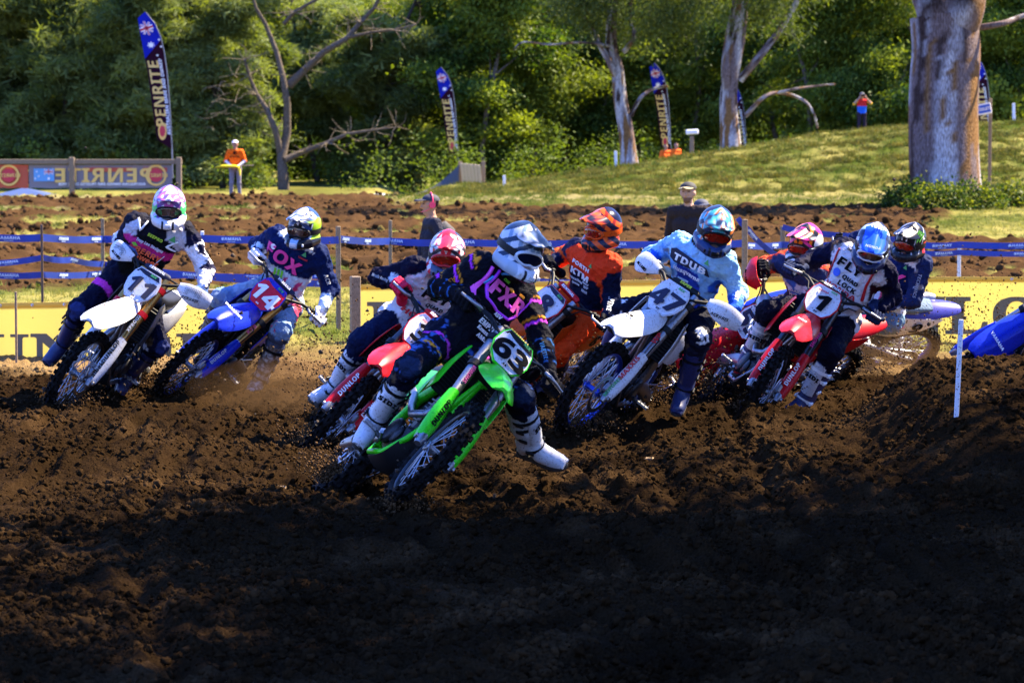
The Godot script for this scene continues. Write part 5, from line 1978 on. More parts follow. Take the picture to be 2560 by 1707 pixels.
	# stickers: guard words run up the fork, shroud and panel words lie on the sides
	for e in s.get("words", []):
		var where: String = e[0]
		var text: String = e[1]
		var high: float = e[2]
		var ink: Material = e[3]
		if where.begins_with("guard"):
			var sg := -1.0 if where.ends_with("l") else 1.0
			var off: float = e[4] if e.size() > 4 else 0.0
			var xb := Basis(fork_dir(), Vector3(0, 0, 1), fork_dir().cross(Vector3(0, 0, 1)))
			xb = Basis(fork_dir() * 1.0, Vector3(0, 0, 1), fork_dir().cross(Vector3(0, 0, 1)))
			if xb.z.dot(fork_front()) < 0: xb = Basis(fork_dir(), Vector3(0, 0, -1), -xb.z)
			var p := AXLE + fork_dir() * (0.20 + off) + fork_front() * 0.027 + Vector3(0, 0, 0.102 * sg)
			part("lettering", glyphs(text, high, false, 0.1, 1.2, 0.4), ink, o, T * Transform3D(xb, p))
		elif where.begins_with("tube"):
			var sg := -1.0 if where.ends_with("l") else 1.0
			var xb := Basis(fork_dir(), Vector3(0, 0, -1), fork_dir().cross(Vector3(0, 0, -1)))
			if xb.z.dot(fork_front()) < 0: xb = Basis(fork_dir(), Vector3(0, 0, 1), fork_dir().cross(Vector3(0, 0, 1)))
			part("lettering", glyphs(text, high, false, 0.1, 1.2, 0.5), ink, o, T * Transform3D(xb, AXLE + fork_dir() * 0.53 + fork_front() * 0.012 + Vector3(0, 0, 0.102 * sg)))
		elif where.begins_with("panel") or where.begins_with("shroud"):
			var sg := -1.0 if where.ends_with("l") else 1.0
			var c: Vector3 = e[4]
			c.z *= sg
			var xb := Basis(Vector3(sg, 0, 0), Vector3.UP, Vector3(0, 0, sg)) if sg > 0 else Basis(Vector3(-1, 0, 0), Vector3.UP, Vector3(0, 0, -1))
			part("lettering", glyphs(text, high, false, 0.15, 1.1, 0.6), ink, o, Transform3D(xb.rotated(Vector3(0, 0, 1), e[5] if e.size() > 5 else 0.0), c))
		elif where == "fender":
			var xb := Basis(Vector3(0, 0, -1), Vector3(-1, 0.12, 0).normalized(), Vector3(0.12, 1, 0).normalized())
			part("lettering", glyphs(text, high, false, 0.0, 1.2, 0.4), ink, o, T * Transform3D(Basis(Vector3(0, 0, -1), Vector3(-0.94, 0.34, 0), Vector3(0.34, 0.94, 0)), Vector3(0.865, 0.884, 0)))
	return o


# ---------------------------------------------------------------- people
func plain(_p: Vector3, _b: int) -> Color: return Color.WHITE


func glove_mesh() -> ArrayMesh:
	# gripping hand: bar along z (thumb side +z), wrist towards -x, knuckles over the top
	var bones := []
	for k in 4:
		var z := 0.031 - k * 0.0215
		var l: float = [0.98, 1.06, 1.0, 0.82][k]
		bones.append([Vector3(-0.075, 0.016, z * 0.62), Vector3(0.012, 0.041, z), 0.0155, 0.0115, 0])
		bones.append([Vector3(0.012, 0.041, z), Vector3(0.012 + 0.030 * l, 0.018, z), 0.0112, 0.0102, 0])
		bones.append([Vector3(0.012 + 0.030 * l, 0.018, z), Vector3(0.010 + 0.026 * l, -0.016, z), 0.0102, 0.0096, 0])
		bones.append([Vector3(0.010 + 0.026 * l, -0.016, z), Vector3(0.002, -0.030, z), 0.0096, 0.0086, 0])
	bones.append([Vector3(-0.078, 0.010, 0.018), Vector3(-0.045, -0.008, 0.044), 0.0165, 0.0125, 0])
	bones.append([Vector3(-0.045, -0.008, 0.044), Vector3(-0.014, -0.027, 0.046), 0.0125, 0.0110, 0])
	bones.append([Vector3(-0.014, -0.027, 0.046), Vector3(0.014, -0.029, 0.036), 0.0110, 0.0095, 0])
	bones.append([Vector3(-0.115, 0.014, 0.0), Vector3(-0.070, 0.014, 0.004), 0.031, 0.027, 0])
	return body_mesh(bones, 0.0036, 0.006, plain)


func boot_meshes() -> Dictionary:
	# ankle joint at the origin, shin up +y, toes +x
	var b := {}
	var bones := [
		[Vector3(-0.035, 0.30, 0), Vector3(-0.028, 0.16, 0), 0.068, 0.064, 0], [Vector3(0.015, 0.30, 0), Vector3(0.012, 0.16, 0), 0.060, 0.055, 0],
		[Vector3(-0.028, 0.16, 0), Vector3(-0.015, 0.02, 0), 0.060, 0.052, 0], [Vector3(0.012, 0.14, 0), Vector3(0.03, 0.02, 0), 0.052, 0.048, 0],
		[Vector3(-0.030, 0.02, 0), Vector3(-0.045, -0.050, 0), 0.050, 0.042, 0], [Vector3(0.02, 0.0, 0), Vector3(0.10, -0.040, 0), 0.050, 0.042, 0],
		[Vector3(0.06, -0.050, 0.012), Vector3(0.175, -0.056, 0.008), 0.038, 0.034, 0], [Vector3(0.06, -0.050, -0.012), Vector3(0.175, -0.056, -0.008), 0.038, 0.034, 0]]
	b.shell = body_mesh(bones, 0.0075, 0.03, plain, 0.002)
	var g := Geo.new()
	var outline := [Vector2(-0.095, 0.0), Vector2(-0.085, 0.035), Vector2(-0.03, 0.042), Vector2(0.02, 0.038), Vector2(0.10, 0.052), Vector2(0.17, 0.050), Vector2(0.212, 0.028), Vector2(0.222, 0.0)]
	var full := outline.duplicate()
	for k in range(outline.size() - 2, 0, -1): full.append(Vector2(outline[k].x, -outline[k].y))
	var r0 := PackedVector3Array()
	var r1 := PackedVector3Array()
	var r2 := PackedVector3Array()
	for p in full:
		r0.append(Vector3(p.x * 0.98, -0.072, p.y * 0.96))
		r1.append(Vector3(p.x, -0.085, p.y))
		r2.append(Vector3(p.x * 0.98, -0.104 + 0.012 * smoothstep(0.12, 0.22, p.x), p.y * 0.98))
	g.loft([r0, r1, r2])
	b.sole = g.mesh()
	g = Geo.new()
	for e in [[0.255, 0.075, 0.010], [0.185, 0.069, 0.0], [0.105, 0.063, 0.004], [0.01, 0.060, 0.03]]:
		var rings := []
		for y in [-0.013, 0.013]:
			var r := PackedVector3Array()
			for k in 20:
				var a := TAU * k / 20
				r.append(Vector3(-0.010 + e[2] + cos(a) * e[1] * 1.12, e[0] + y + cos(a) * 0.015, sin(a) * e[1]))
			rings.append(r)
		g.loft(rings, false)
		for s in [-1.0, 1.0]: g.box(Vector3(0.005 + e[2], e[0] + 0.003, s * (e[1] + 0.004)), Vector3(0.05, 0.022, 0.012), Basis.IDENTITY, 0.004)
	b.buckles = g.mesh()
	g = Geo.new()
	var rr := []
	for k in 9:
		var y := 0.07 + 0.25 * k / 8.0
		var r := PackedVector3Array()
		for j in 7:
			var a := -0.95 + 1.9 * j / 6.0
			r.append(Vector3(0.008 + cos(a) * (0.071 + 0.008 * sin(k * 0.4)), y, sin(a) * 0.062))
		for j in range(6, -1, -1):
			var a := -0.95 + 1.9 * j / 6.0
			r.append(Vector3(-0.002 + cos(a) * 0.066, y, sin(a) * 0.056))
		rr.append(r)
	g.loft(rr)
	b.shin_plate = g.mesh()
	g = Geo.new()
	rr = []
	for k in 6:
		var x := 0.12 + 0.095 * k / 5.0
		var h := 0.042 * sqrt(maxf(1.0 - pow(k / 5.2, 3.0), 0.05))
		var r := PackedVector3Array()
		for j in 9:
			var a := PI * j / 8.0
			r.append(Vector3(x, -0.066 + sin(a) * (h + 0.006), cos(a) * (0.050 - 0.014 * pow(k / 5.0, 2.0))))
		for j in range(8, -1, -1):
			var a := PI * j / 8.0
			r.append(Vector3(x, -0.068 + sin(a) * h * 0.85, cos(a) * (0.046 - 0.014 * pow(k / 5.0, 2.0))))
		rr.append(r)
	g.loft(rr)
	b.toe_cap = g.mesh()
	return b


func helmet_meshes() -> Dictionary:
	# centre of the head at the origin, facing +x, up +y, right +z
	var H := {}
	var cell := 0.0050
	var lo := Vector3(-0.18, -0.19, -0.16)
	var n := Vector3i(79, 73, 65)
	var f := PackedFloat32Array()
	f.resize(n.x * n.y * n.z)
	var own := PackedByteArray()
	own.resize(f.size())
	var chain := [[Vector3(-0.03, -0.075, 0.094), Vector3(0.075, -0.085, 0.083), 0.036, 0.034], [Vector3(0.075, -0.085, 0.083), Vector3(0.140, -0.094, 0.042), 0.034, 0.031], [Vector3(0.140, -0.094, 0.042), Vector3(0.158, -0.098, 0.0), 0.031, 0.031]]
	for z in n.z:
		for y in n.y:
			for x in n.x:
				var p := lo + Vector3(x, y, z) * cell
				var q := p - Vector3(-0.012, 0.022, 0)
				var e := q / Vector3(0.142, 0.132, 0.118)
				var k0 := e.length()
				var d := (k0 - 1.0) * 0.122
				# crown ridge
				d -= 0.006 * exp(-pow(p.z / 0.022, 2.0)) * (1.0 if p.y > 0.05 else 0.0)
				var pz := Vector3(p.x, p.y, absf(p.z))
				var c := 1.0
				for b in chain:
					var pa: Vector3 = pz - b[0]
					var ba: Vector3 = b[1] - b[0]
					var h := clampf(pa.dot(ba) / ba.length_squared(), 0, 1)
					c = minf(c, ((pa - ba * h) * Vector3(1, 0.82, 1)).length() - lerpf(b[2], b[3], h))
				var m := 0.03 - absf(d - c)
				d = minf(d, c) - (m * m * 0.25 / 0.03 if m > 0 else 0.0)
				# eye port, neck hole
				var port := ((p - Vector3(0.15, -0.012, 0)) / Vector3(0.115, 0.047, 0.099)).length() - 1.0
				d = maxf(d, -port * 0.05)
				var neck := ((p - Vector3(-0.015, -0.16, 0)) / Vector3(0.085, 0.10, 0.078)).length() - 1.0
				d = maxf(d, -neck * 0.08)
				f[(z * n.y + y) * n.x + x] = d
	H.shell = nets(f, own, n.x, n.y, n.z, lo, cell, plain, 0.0)
	# peak
	var g := Geo.new()
	var rows := [[0.045, 0.136, 0.098, 0.050], [0.10, 0.128, 0.104, 0.052], [0.15, 0.120, 0.098, 0.042], [0.19, 0.113, 0.086, 0.030], [0.222, 0.104, 0.066, 0.018]]
	var rings := []
	for e in rows:
		var r := PackedVector3Array()
		for j in 13:
			var t := -1.0 + j / 6.0
			var ridge := 0.010 if absf(t) < 0.3 else (0.004 if absf(t) > 0.62 and absf(t) < 0.85 else 0.0)
			r.append(Vector3(e[0] - 0.03 * t * t, e[1] - e[3] * t * t + ridge, t * e[2]))
		for j in range(12, -1, -1):
			var t := -1.0 + j / 6.0
			r.append(Vector3(e[0] - 0.03 * t * t, e[1] - e[3] * t * t - 0.004, t * e[2] * 0.98))
		rings.append(r)
	g.loft(rings)
	H.peak = g.mesh()
	# goggles
	g = Geo.new()
	var loop := []
	var lens_top := []
	var lens_bot := []
	for k in 33:
		var a := TAU * k / 32
		var y := -0.012 + sin(a) * 0.042 * (1.0 if sin(a) > 0 else 0.95) + (0.010 * exp(-pow(cos(a) / 0.22, 2.0)) if sin(a) < 0 else 0.0)
		var zz := cos(a) * 0.088
		loop.append(Vector3(0.122 - 3.4 * zz * zz, y, zz))
	g.tube(loop, 0.0075, 8, false, 1.5)
	H.goggle_frame = g.mesh()
	g = Geo.new()
	for k in 17:
		var zz := -0.084 + 0.168 * k / 16.0
		var hh := sqrt(maxf(1.0 - pow(zz / 0.089, 2.0), 0.02))
		lens_top.append(Vector3(0.125 - 3.4 * zz * zz, -0.012 + 0.040 * pow(hh, 0.6), zz))
		lens_bot.append(Vector3(0.125 - 3.4 * zz * zz, -0.012 - 0.038 * pow(hh, 0.6) + 0.010 * exp(-pow(zz / 0.02, 2.0)), zz))
	g.sheet(lens_top, lens_bot, 16, 4, 0.006, 0.002, Vector3(1, 0, 0))
	H.lens = g.mesh()
	g = Geo.new()
	for s in [-1.0, 1.0]:
		var a := []
		var b := []
		for k in 8:
			var t := 0.10 + 2.1 * k / 7.0
			var r := 1.025
			var px := cos(t) * 0.142 * r - 0.012
			var pz := sin(t) * 0.118 * r
			if k == 0:
				px = 0.098
				pz = 0.082
			a.append(Vector3(px, 0.010 + 0.002 * k, s * pz))
			b.append(Vector3(px, -0.030 + 0.002 * k, s * pz))
		var rr := []
		for k in 8: rr.append(PackedVector3Array([a[k], b[k], b[k] * 0.985, a[k] * 0.985]))
		g.loft(rr)
	H.strap = g.mesh()
	g = Geo.new()
	g.box(Vector3(0.184, -0.096, 0), Vector3(0.018, 0.030, 0.052), Basis.IDENTITY, 0.006)
	for s in [-1.0, 1.0]: g.box(Vector3(0.152, -0.092, s * 0.062), Vector3(0.014, 0.022, 0.036), Basis(Vector3.UP, s * 0.95), 0.004)
	H.chin_vent = g.mesh()
	# face behind the lens
	var bones := [[Vector3(0.01, -0.02, 0), Vector3(0.02, -0.03, 0), 0.085, 0.083, 0], [Vector3(0.092, -0.005, 0), Vector3(0.112, -0.038, 0), 0.010, 0.014, 0], [Vector3(0.083, 0.016, -0.045), Vector3(0.083, 0.016, 0.045), 0.016, 0.016, 0]]
	H.face = body_mesh(bones, 0.006, 0.02, plain)
	return H


func helmet_paint(style: int, p: Vector3) -> Color:
	var W := Color(0.58, 0.58, 0.60)
	var K := Color(0.012, 0.012, 0.016)
	var az := absf(p.z)
	var s := sin((p.y - 0.55 * p.x + 0.6 * az) * 78.0)
	var s2 := sin((p.x + 0.35 * p.y - 0.95 * az) * 64.0)
	if p.y < -0.122: return K
	if p.y < -0.066 and p.x > 0.09 and az > 0.030 and az < 0.046: return K
	match style:
		63:
			if p.y < -0.05: return W if az < 0.075 else Color(0.35, 0.40, 0.46)
			if az < 0.022 and p.y > 0.05: return Color(0.03, 0.05, 0.09)
			if s > 0.25: return Color(0.025, 0.045, 0.085)
			if s2 > 0.5: return Color(0.22, 0.30, 0.40)
			return W
		3:
			if p.y < -0.05: return Color(0.05, 0.08, 0.14) if p.z > 0.0 and az < 0.09 else (W if s > 0 else Color(0.5, 0.02, 0.04))
			if az < 0.04 and p.y > 0.06: return Color(0.62, 0.02, 0.04)
			if s > 0.25: return Color(0.03, 0.03, 0.04)
			if s2 > 0.5: return Color(0.55, 0.03, 0.05)
			return W
		11:
			if p.y < -0.055: return W
			if az > 0.085 and p.y < 0.05: return Color(0.05, 0.55, 0.14) if s > 0 else Color(0.55, 0.45, 0.62)
			if s > 0.1: return Color(0.16, 0.07, 0.30)
			if s2 > 0.35: return Color(0.45, 0.10, 0.35)
			return Color(0.66, 0.66, 0.78)
		14:
			if p.y < -0.05: return K if az > 0.03 else Color(0.30, 0.45, 0.62)
			if az > 0.095: return Color(0.25, 0.42, 0.02)
			if s > 0.05: return Color(0.03, 0.06, 0.18)
			if s2 > 0.4: return K
			return W
		8:
			if p.y < -0.05: return Color(0.03, 0.03, 0.05) if s > 0 else Color(0.75, 0.10, 0.02)
			if s > -0.15: return Color(0.008, 0.010, 0.03)
			if s2 > 0.4: return Color(0.30, 0.02, 0.01)
			return Color(0.75, 0.10, 0.015)
		47:
			if p.y < -0.05: return Color(0.02, 0.04, 0.12)
			if az > 0.08 and p.z < 0: return Color(0.85, 0.22, 0.03)
			if s > 0.1: return Color(0.02, 0.035, 0.07)
			if s2 > 0.1: return Color(0.06, 0.34, 0.44)
			if s2 < -0.75: return Color(0.65, 0.20, 0.06)
			return Color(0.30, 0.50, 0.62)
		55:
			if p.y < -0.05: return K if s > 0.0 else W
			if az > 0.10: return W
			if s > 0.45: return Color(0.60, 0.02, 0.22)
			if s2 > 0.5: return Color(0.75, 0.16, 0.01)
			return K
		1:
			if p.y < -0.05: return Color(0.02, 0.025, 0.06)
			if az < 0.075 and p.x > -0.03: return Color(0.02, 0.10, 0.62)
			if s > 0.55: return Color(0.45, 0.58, 0.72)
			return Color(0.02, 0.03, 0.08)
		9:
			if p.y < -0.06: return K
			if az > 0.09 and p.x < 0.0 and p.y < 0.03: return Color(0.65, 0.02, 0.03)
			if s2 > 0.95: return W
			return K
	if s > 0.3: return Color(0.03, 0.05, 0.20)
	return W


func recolour(m: ArrayMesh, f: Callable) -> ArrayMesh:
	var arr := m.surface_get_arrays(0)
	var v: PackedVector3Array = arr[Mesh.ARRAY_VERTEX]
	var c := PackedColorArray()
	c.resize(v.size())
	for i in v.size(): c[i] = f.call(v[i])
	arr[Mesh.ARRAY_COLOR] = c
	arr[Mesh.ARRAY_TANGENT] = null
	var o := ArrayMesh.new()
	o.add_surface_from_arrays(Mesh.PRIMITIVE_TRIANGLES, arr)
	return o


func facing(yaw: float, pitch_down: float, roll: float) -> Basis:
	# yaw degrees towards image right from the camera, pitch down, roll towards image right
	var y := deg_to_rad(yaw)
	var p := deg_to_rad(pitch_down)
	var fwd := Vector3(sin(y) * cos(p), -sin(p), cos(y) * cos(p))
	var right := fwd.cross(Vector3.UP).normalized()
	var up := right.cross(fwd)
	var r := deg_to_rad(roll)
	var u2 := up * cos(r) - right * sin(r)
	return Basis(fwd, u2, fwd.cross(u2))


func frame_of(up: Vector3, fwd: Vector3) -> Basis:
	var u := up.normalized()
	var f := (fwd - u * fwd.dot(u)).normalized()
	return Basis(f, u, f.cross(u))


# Shape of the chest as a height field seen from the front, for print that follows the cloth
class Chest:
	var o: Vector3
	var x: Vector3
	var y: Vector3
	var z: Vector3
	var n := 30
	var size := 0.52
	var h := PackedFloat32Array()

	func depth(u: float, v: float) -> float:
		var a := clampf((u / size + 0.5) * (n - 1), 0.0, n - 1.001)
		var b := clampf((v / size + 0.5) * (n - 1), 0.0, n - 1.001)
		var i := int(a)
		var j := int(b)
		return lerpf(lerpf(h[j * n + i], h[j * n + i + 1], a - i), lerpf(h[(j + 1) * n + i], h[(j + 1) * n + i + 1], a - i), b - j)

	func lay(p: Vector3) -> Vector3:
		return o + x * p.x + y * p.y + z * (depth(p.x, p.y) + p.z + 0.013)


func chest_of(bones: Array, k: float, o: Vector3, up: Vector3, right: Vector3) -> Chest:
	var c := Chest.new()
	c.o = o
	c.y = up
	c.x = -(right - up * right.dot(up)).normalized()
	c.z = c.x.cross(c.y)
	c.h.resize(c.n * c.n)
	for j in c.n:
		for i in c.n:
			var p := o + c.x * (float(i) / (c.n - 1) - 0.5) * c.size + c.y * (float(j) / (c.n - 1) - 0.5) * c.size
			var t := 0.32
			for s in 18:
				var q := p + c.z * t
				var d := 1.0
				for b in bones:
					var ax: Vector3 = b[1] - b[0]
					var w: Vector3 = q - b[0]
					var hh := clampf(w.dot(ax) / maxf(ax.length_squared(), 1e-9), 0.0, 1.0)
					var e: float = (w - ax * hh).length() - b[2] - (b[3] - b[2]) * hh
					var m := k - absf(d - e)
					d = minf(d, e) - (m * m * 0.25 / k if m > 0.0 else 0.0)
				t -= d
				if d < 0.001 or t < -0.25: break
			c.h[j * c.n + i] = maxf(t, -0.12)
	return c


func ribbon(c: Chest, pts: Array, w: float) -> ArrayMesh:
	var g := Geo.new()
	var rings := []
	var fine := []
	for k in pts.size() - 1:
		for e in 8: fine.append(Vector2(pts[k][0], pts[k][1]).lerp(Vector2(pts[k + 1][0], pts[k + 1][1]), e / 8.0))
	fine.append(Vector2(pts[pts.size() - 1][0], pts[pts.size() - 1][1]))
	for k in fine.size():
		var d: Vector2 = (fine[mini(k + 1, fine.size() - 1)] - fine[maxi(k - 1, 0)]).normalized()
		var s := Vector2(-d.y, d.x) * w * 0.5
		var a: Vector2 = fine[k] + s
		var b: Vector2 = fine[k] - s
		rings.append(PackedVector3Array([c.lay(Vector3(a.x, a.y, 0.001)), c.lay(Vector3(b.x, b.y, 0.001)), c.lay(Vector3(b.x, b.y, -0.012)), c.lay(Vector3(a.x, a.y, -0.012))]))
	g.loft(rings)
	return g.mesh()


# j: joints in world metres; st: colours; returns the person
func make_rider(no: int, label: String, j: Dictionary, bike: Transform3D, steer: float, head: Basis, st: Dictionary) -> Node3D:
	if not proto.has("helmet"):
		proto.helmet = helmet_meshes()
		proto.boot = boot_meshes()
		proto.glove_r = glove_mesh()
		proto.glove_l = mirrored(proto.glove_r)
	var o := thing("person", label, "rider", j.pel, "racing riders")
	var q := {}
	for k in j: q[k] = j[k] - j.pel
	var right: Vector3 = (q.sR - q.sL).normalized()
	var up: Vector3 = (q.nk - q.pel).normalized()
	var front: Vector3 = up.cross(right).normalized()
	var bx: Vector3 = bike.basis.z
	var hr: Vector3 = q.pel + bx * 0.095
	var hl: Vector3 = q.pel - bx * 0.095
	var chest: Vector3 = q.pel.lerp(q.nk, 0.62) - front * 0.015
	var bones := []
	bones.append([hr, hl, 0.106, 0.106, 0])
	bones.append([q.pel + right * 0.05, chest + right * 0.075, 0.094, 0.116, 1])
	bones.append([q.pel - right * 0.05, chest - right * 0.075, 0.094, 0.116, 1])
	bones.append([q.sR.lerp(q.nk, 0.25) - up * 0.05, q.sL.lerp(q.nk, 0.25) - up * 0.05, 0.100, 0.100, 2])
	bones.append([q.nk, q.hd - head.y * 0.09, 0.066, 0.060, 3])
	for s in ["R", "L"]:
		bones.append([q["s" + s], q["e" + s], 0.078, 0.058, 4])
		var wr: Vector3 = q["g" + s] + (q["e" + s] - q["g" + s]).normalized() * 0.11
		bones.append([q["e" + s], wr, 0.060, 0.040, 5])
	for s in ["R", "L"]:
		var hp: Vector3 = hr if s == "R" else hl
		bones.append([hp, q["k" + s], 0.097, 0.072, 6])
		var mid: Vector3 = q["k" + s].lerp(q["a" + s], 0.45)
		bones.append([q["k" + s], mid, 0.070, 0.058, 7])
		bones.append([q["k" + s] + (q["k" + s] - (hp + q["a" + s]) * 0.5).normalized() * 0.012, q["k" + s].lerp(q["a" + s], 0.24), 0.064, 0.060, 8])
	var tags := []
	for b in bones: tags.append(b[4])
	var n := func(p: Vector3, f: float) -> float: return n_patch.get_noise_3d(p.x * f, p.y * f + no * 7.0, p.z * f)
	var paint := func(p: Vector3, b: int) -> Color:
		var t: int = tags[b]
		var a: Vector3 = bones[b][0]
		var e: Vector3 = bones[b][1]
		var u := clampf((p - a).dot(e - a) / (e - a).length_squared(), 0.0, 1.0)
		var rel := p - chest
		var x := rel.dot(right)
		var y := rel.dot(up)
		var z := rel.dot(front)
		return kit(no, st, t, u, x, y, z, n.call(p, 30.0), b)
	var k := 0.045
	var body := part("body", body_mesh(bones, 0.0135, k, paint, 0.020), M.kit, o)
	# helmet
	var hx := Transform3D(head, q.hd)
	var H: Dictionary = proto.helmet
	var shell := part("helmet", recolour(H.shell, func(p: Vector3) -> Color: return helmet_paint(no, p)), M.gloss, o, hx)
	part("peak", recolour(H.peak, func(p: Vector3) -> Color: return helmet_paint(no, p + Vector3(0, 0.06, 0))), M.gloss, shell)
	part("chin_vent", H.chin_vent, st.get("vent", M.black), shell)
	part("goggle_frame", H.goggle_frame, st.get("goggle", M.black), shell)
	part("goggle_lens", H.lens, st.get("lens", M.lens_dark), shell)
	part("goggle_strap", H.strap, st.get("strap", M.black), shell)
	part("face", H.face, M.skin, o, hx)
	for e in st.get("helmet_claws", []):
		for p in claws(Vector2.ZERO, 1.1):
			part("decal", poly_mesh(p, 0.006), e[2], shell, Transform3D(e[0], e[1]))
	for e in st.get("helmet_text", []):
		var hb: Basis = e[2]
		part("lettering", glyphs(e[0], e[1], false, 0.1, 1.1, 0.4), e[4], shell, Transform3D(hb, e[3]))
	# gloves
	for s in ["R", "L"]:
		var sg := 1.0 if s == "R" else -1.0
		var T := bike * steered(steer)
		var barv: Vector3 = (T.basis * Vector3(-0.07, 0.0, 0.137 * sg)).normalized()      # towards the bar end
		var inner := -barv
		var back: Vector3 = q["e" + s] - q["g" + s]
		var fx := -(back - inner * back.dot(inner)).normalized()
		var zz := inner if s == "L" else inner
		# right hand: thumb (+z of the mesh) points inwards
		if s == "R":
			part("glove", proto.glove_r, st.glove, o, Transform3D(Basis(fx, zz.cross(fx), zz) * 1.18, q["g" + s]))
		else:
			var zl := -inner
			part("glove", proto.glove_l, st.glove, o, Transform3D(Basis(fx, zl.cross(fx), zl) * 1.18, q["g" + s]))
	# boots
	for s in ["R", "L"]:
		var bb := frame_of(q["k" + s] - q["a" + s], q["t" + s] - q["a" + s])
		var bt := part("boot", proto.boot.shell, st.boot, o, Transform3D(bb, q["a" + s]))
		part("sole", proto.boot.sole, M.sole, bt)
		part("buckles", proto.boot.buckles, st.get("buckle", M.black), bt)
		part("shin_plate", proto.boot.shin_plate, st.get("shin_mat", st.boot), bt)
		part("toe_cap", proto.boot.toe_cap, st.get("toe", st.boot), bt)
		for e in st.get("boot_text", []):
			part("lettering", glyphs(e[0], e[1], false, 0.0, 1.4, 0.8), e[2], bt, Transform3D(Basis(Vector3(0, 0, -1), Vector3.UP, Vector3(1, 0, 0)), Vector3(0.094, 0.215, 0)))
	# print on the jersey
	var tor := bones.slice(0, 7)
	var c := chest_of(tor, k, chest, up, right)
	for e in st.get("print", []):
		var off := Vector3(e[2], e[3], 0.0)
		var tilt_p: float = e[6] if e.size() > 6 else 0.0
		var wide: float = e[5] if e.size() > 5 else 1.15
		part("lettering", glyphs(e[0], e[1], false, 0.12, wide, 0.8, false, func(p: Vector3) -> Vector3: return c.lay(p.rotated(Vector3.BACK, tilt_p) + off), 0.002), e[4], o)
	for e in st.get("lines", []):
		part("piping", ribbon(c, e[0], e[1]), e[2], o)
	for e in st.get("shapes", []):
		var g := Geo.new()
		poly(g, e[0], 0.003, 0.0, c.lay)
		part("decal", g.mesh(), e[1], o)
	# print down the arms
	for e in st.get("arm_print", []):
		var s: String = e[0]
		var a: Vector3 = q["s" + s].lerp(q["e" + s], 0.25) if e[4] == 0 else q["e" + s].lerp(q["g" + s], 0.1)
		var b: Vector3 = q["e" + s] if e[4] == 0 else q["g" + s].lerp(q["e" + s], 0.35)
		var dir := (b - a).normalized()
		var cam_dir := (Vector3(0, EYE, 0) - (a + b) * 0.5 - o.position).normalized()
		var out := (cam_dir - dir * cam_dir.dot(dir)).normalized()
		var side := out.cross(dir).normalized()
		var r0 := 0.073 if e[4] == 0 else 0.056
		part("lettering", glyphs(e[1], e[2], false, 0.1, 1.2, 0.5, false, func(p: Vector3) -> Vector3:
			var ang := p.y / r0
			var along_v := 0.5 + p.x / a.distance_to(b)
			var rr := lerpf(r0 + 0.007, r0 - 0.008, along_v)
			return a.lerp(b, along_v) + (out * cos(ang) + side * sin(ang)) * (rr + 0.006), 0.002), e[3], o)
	return o


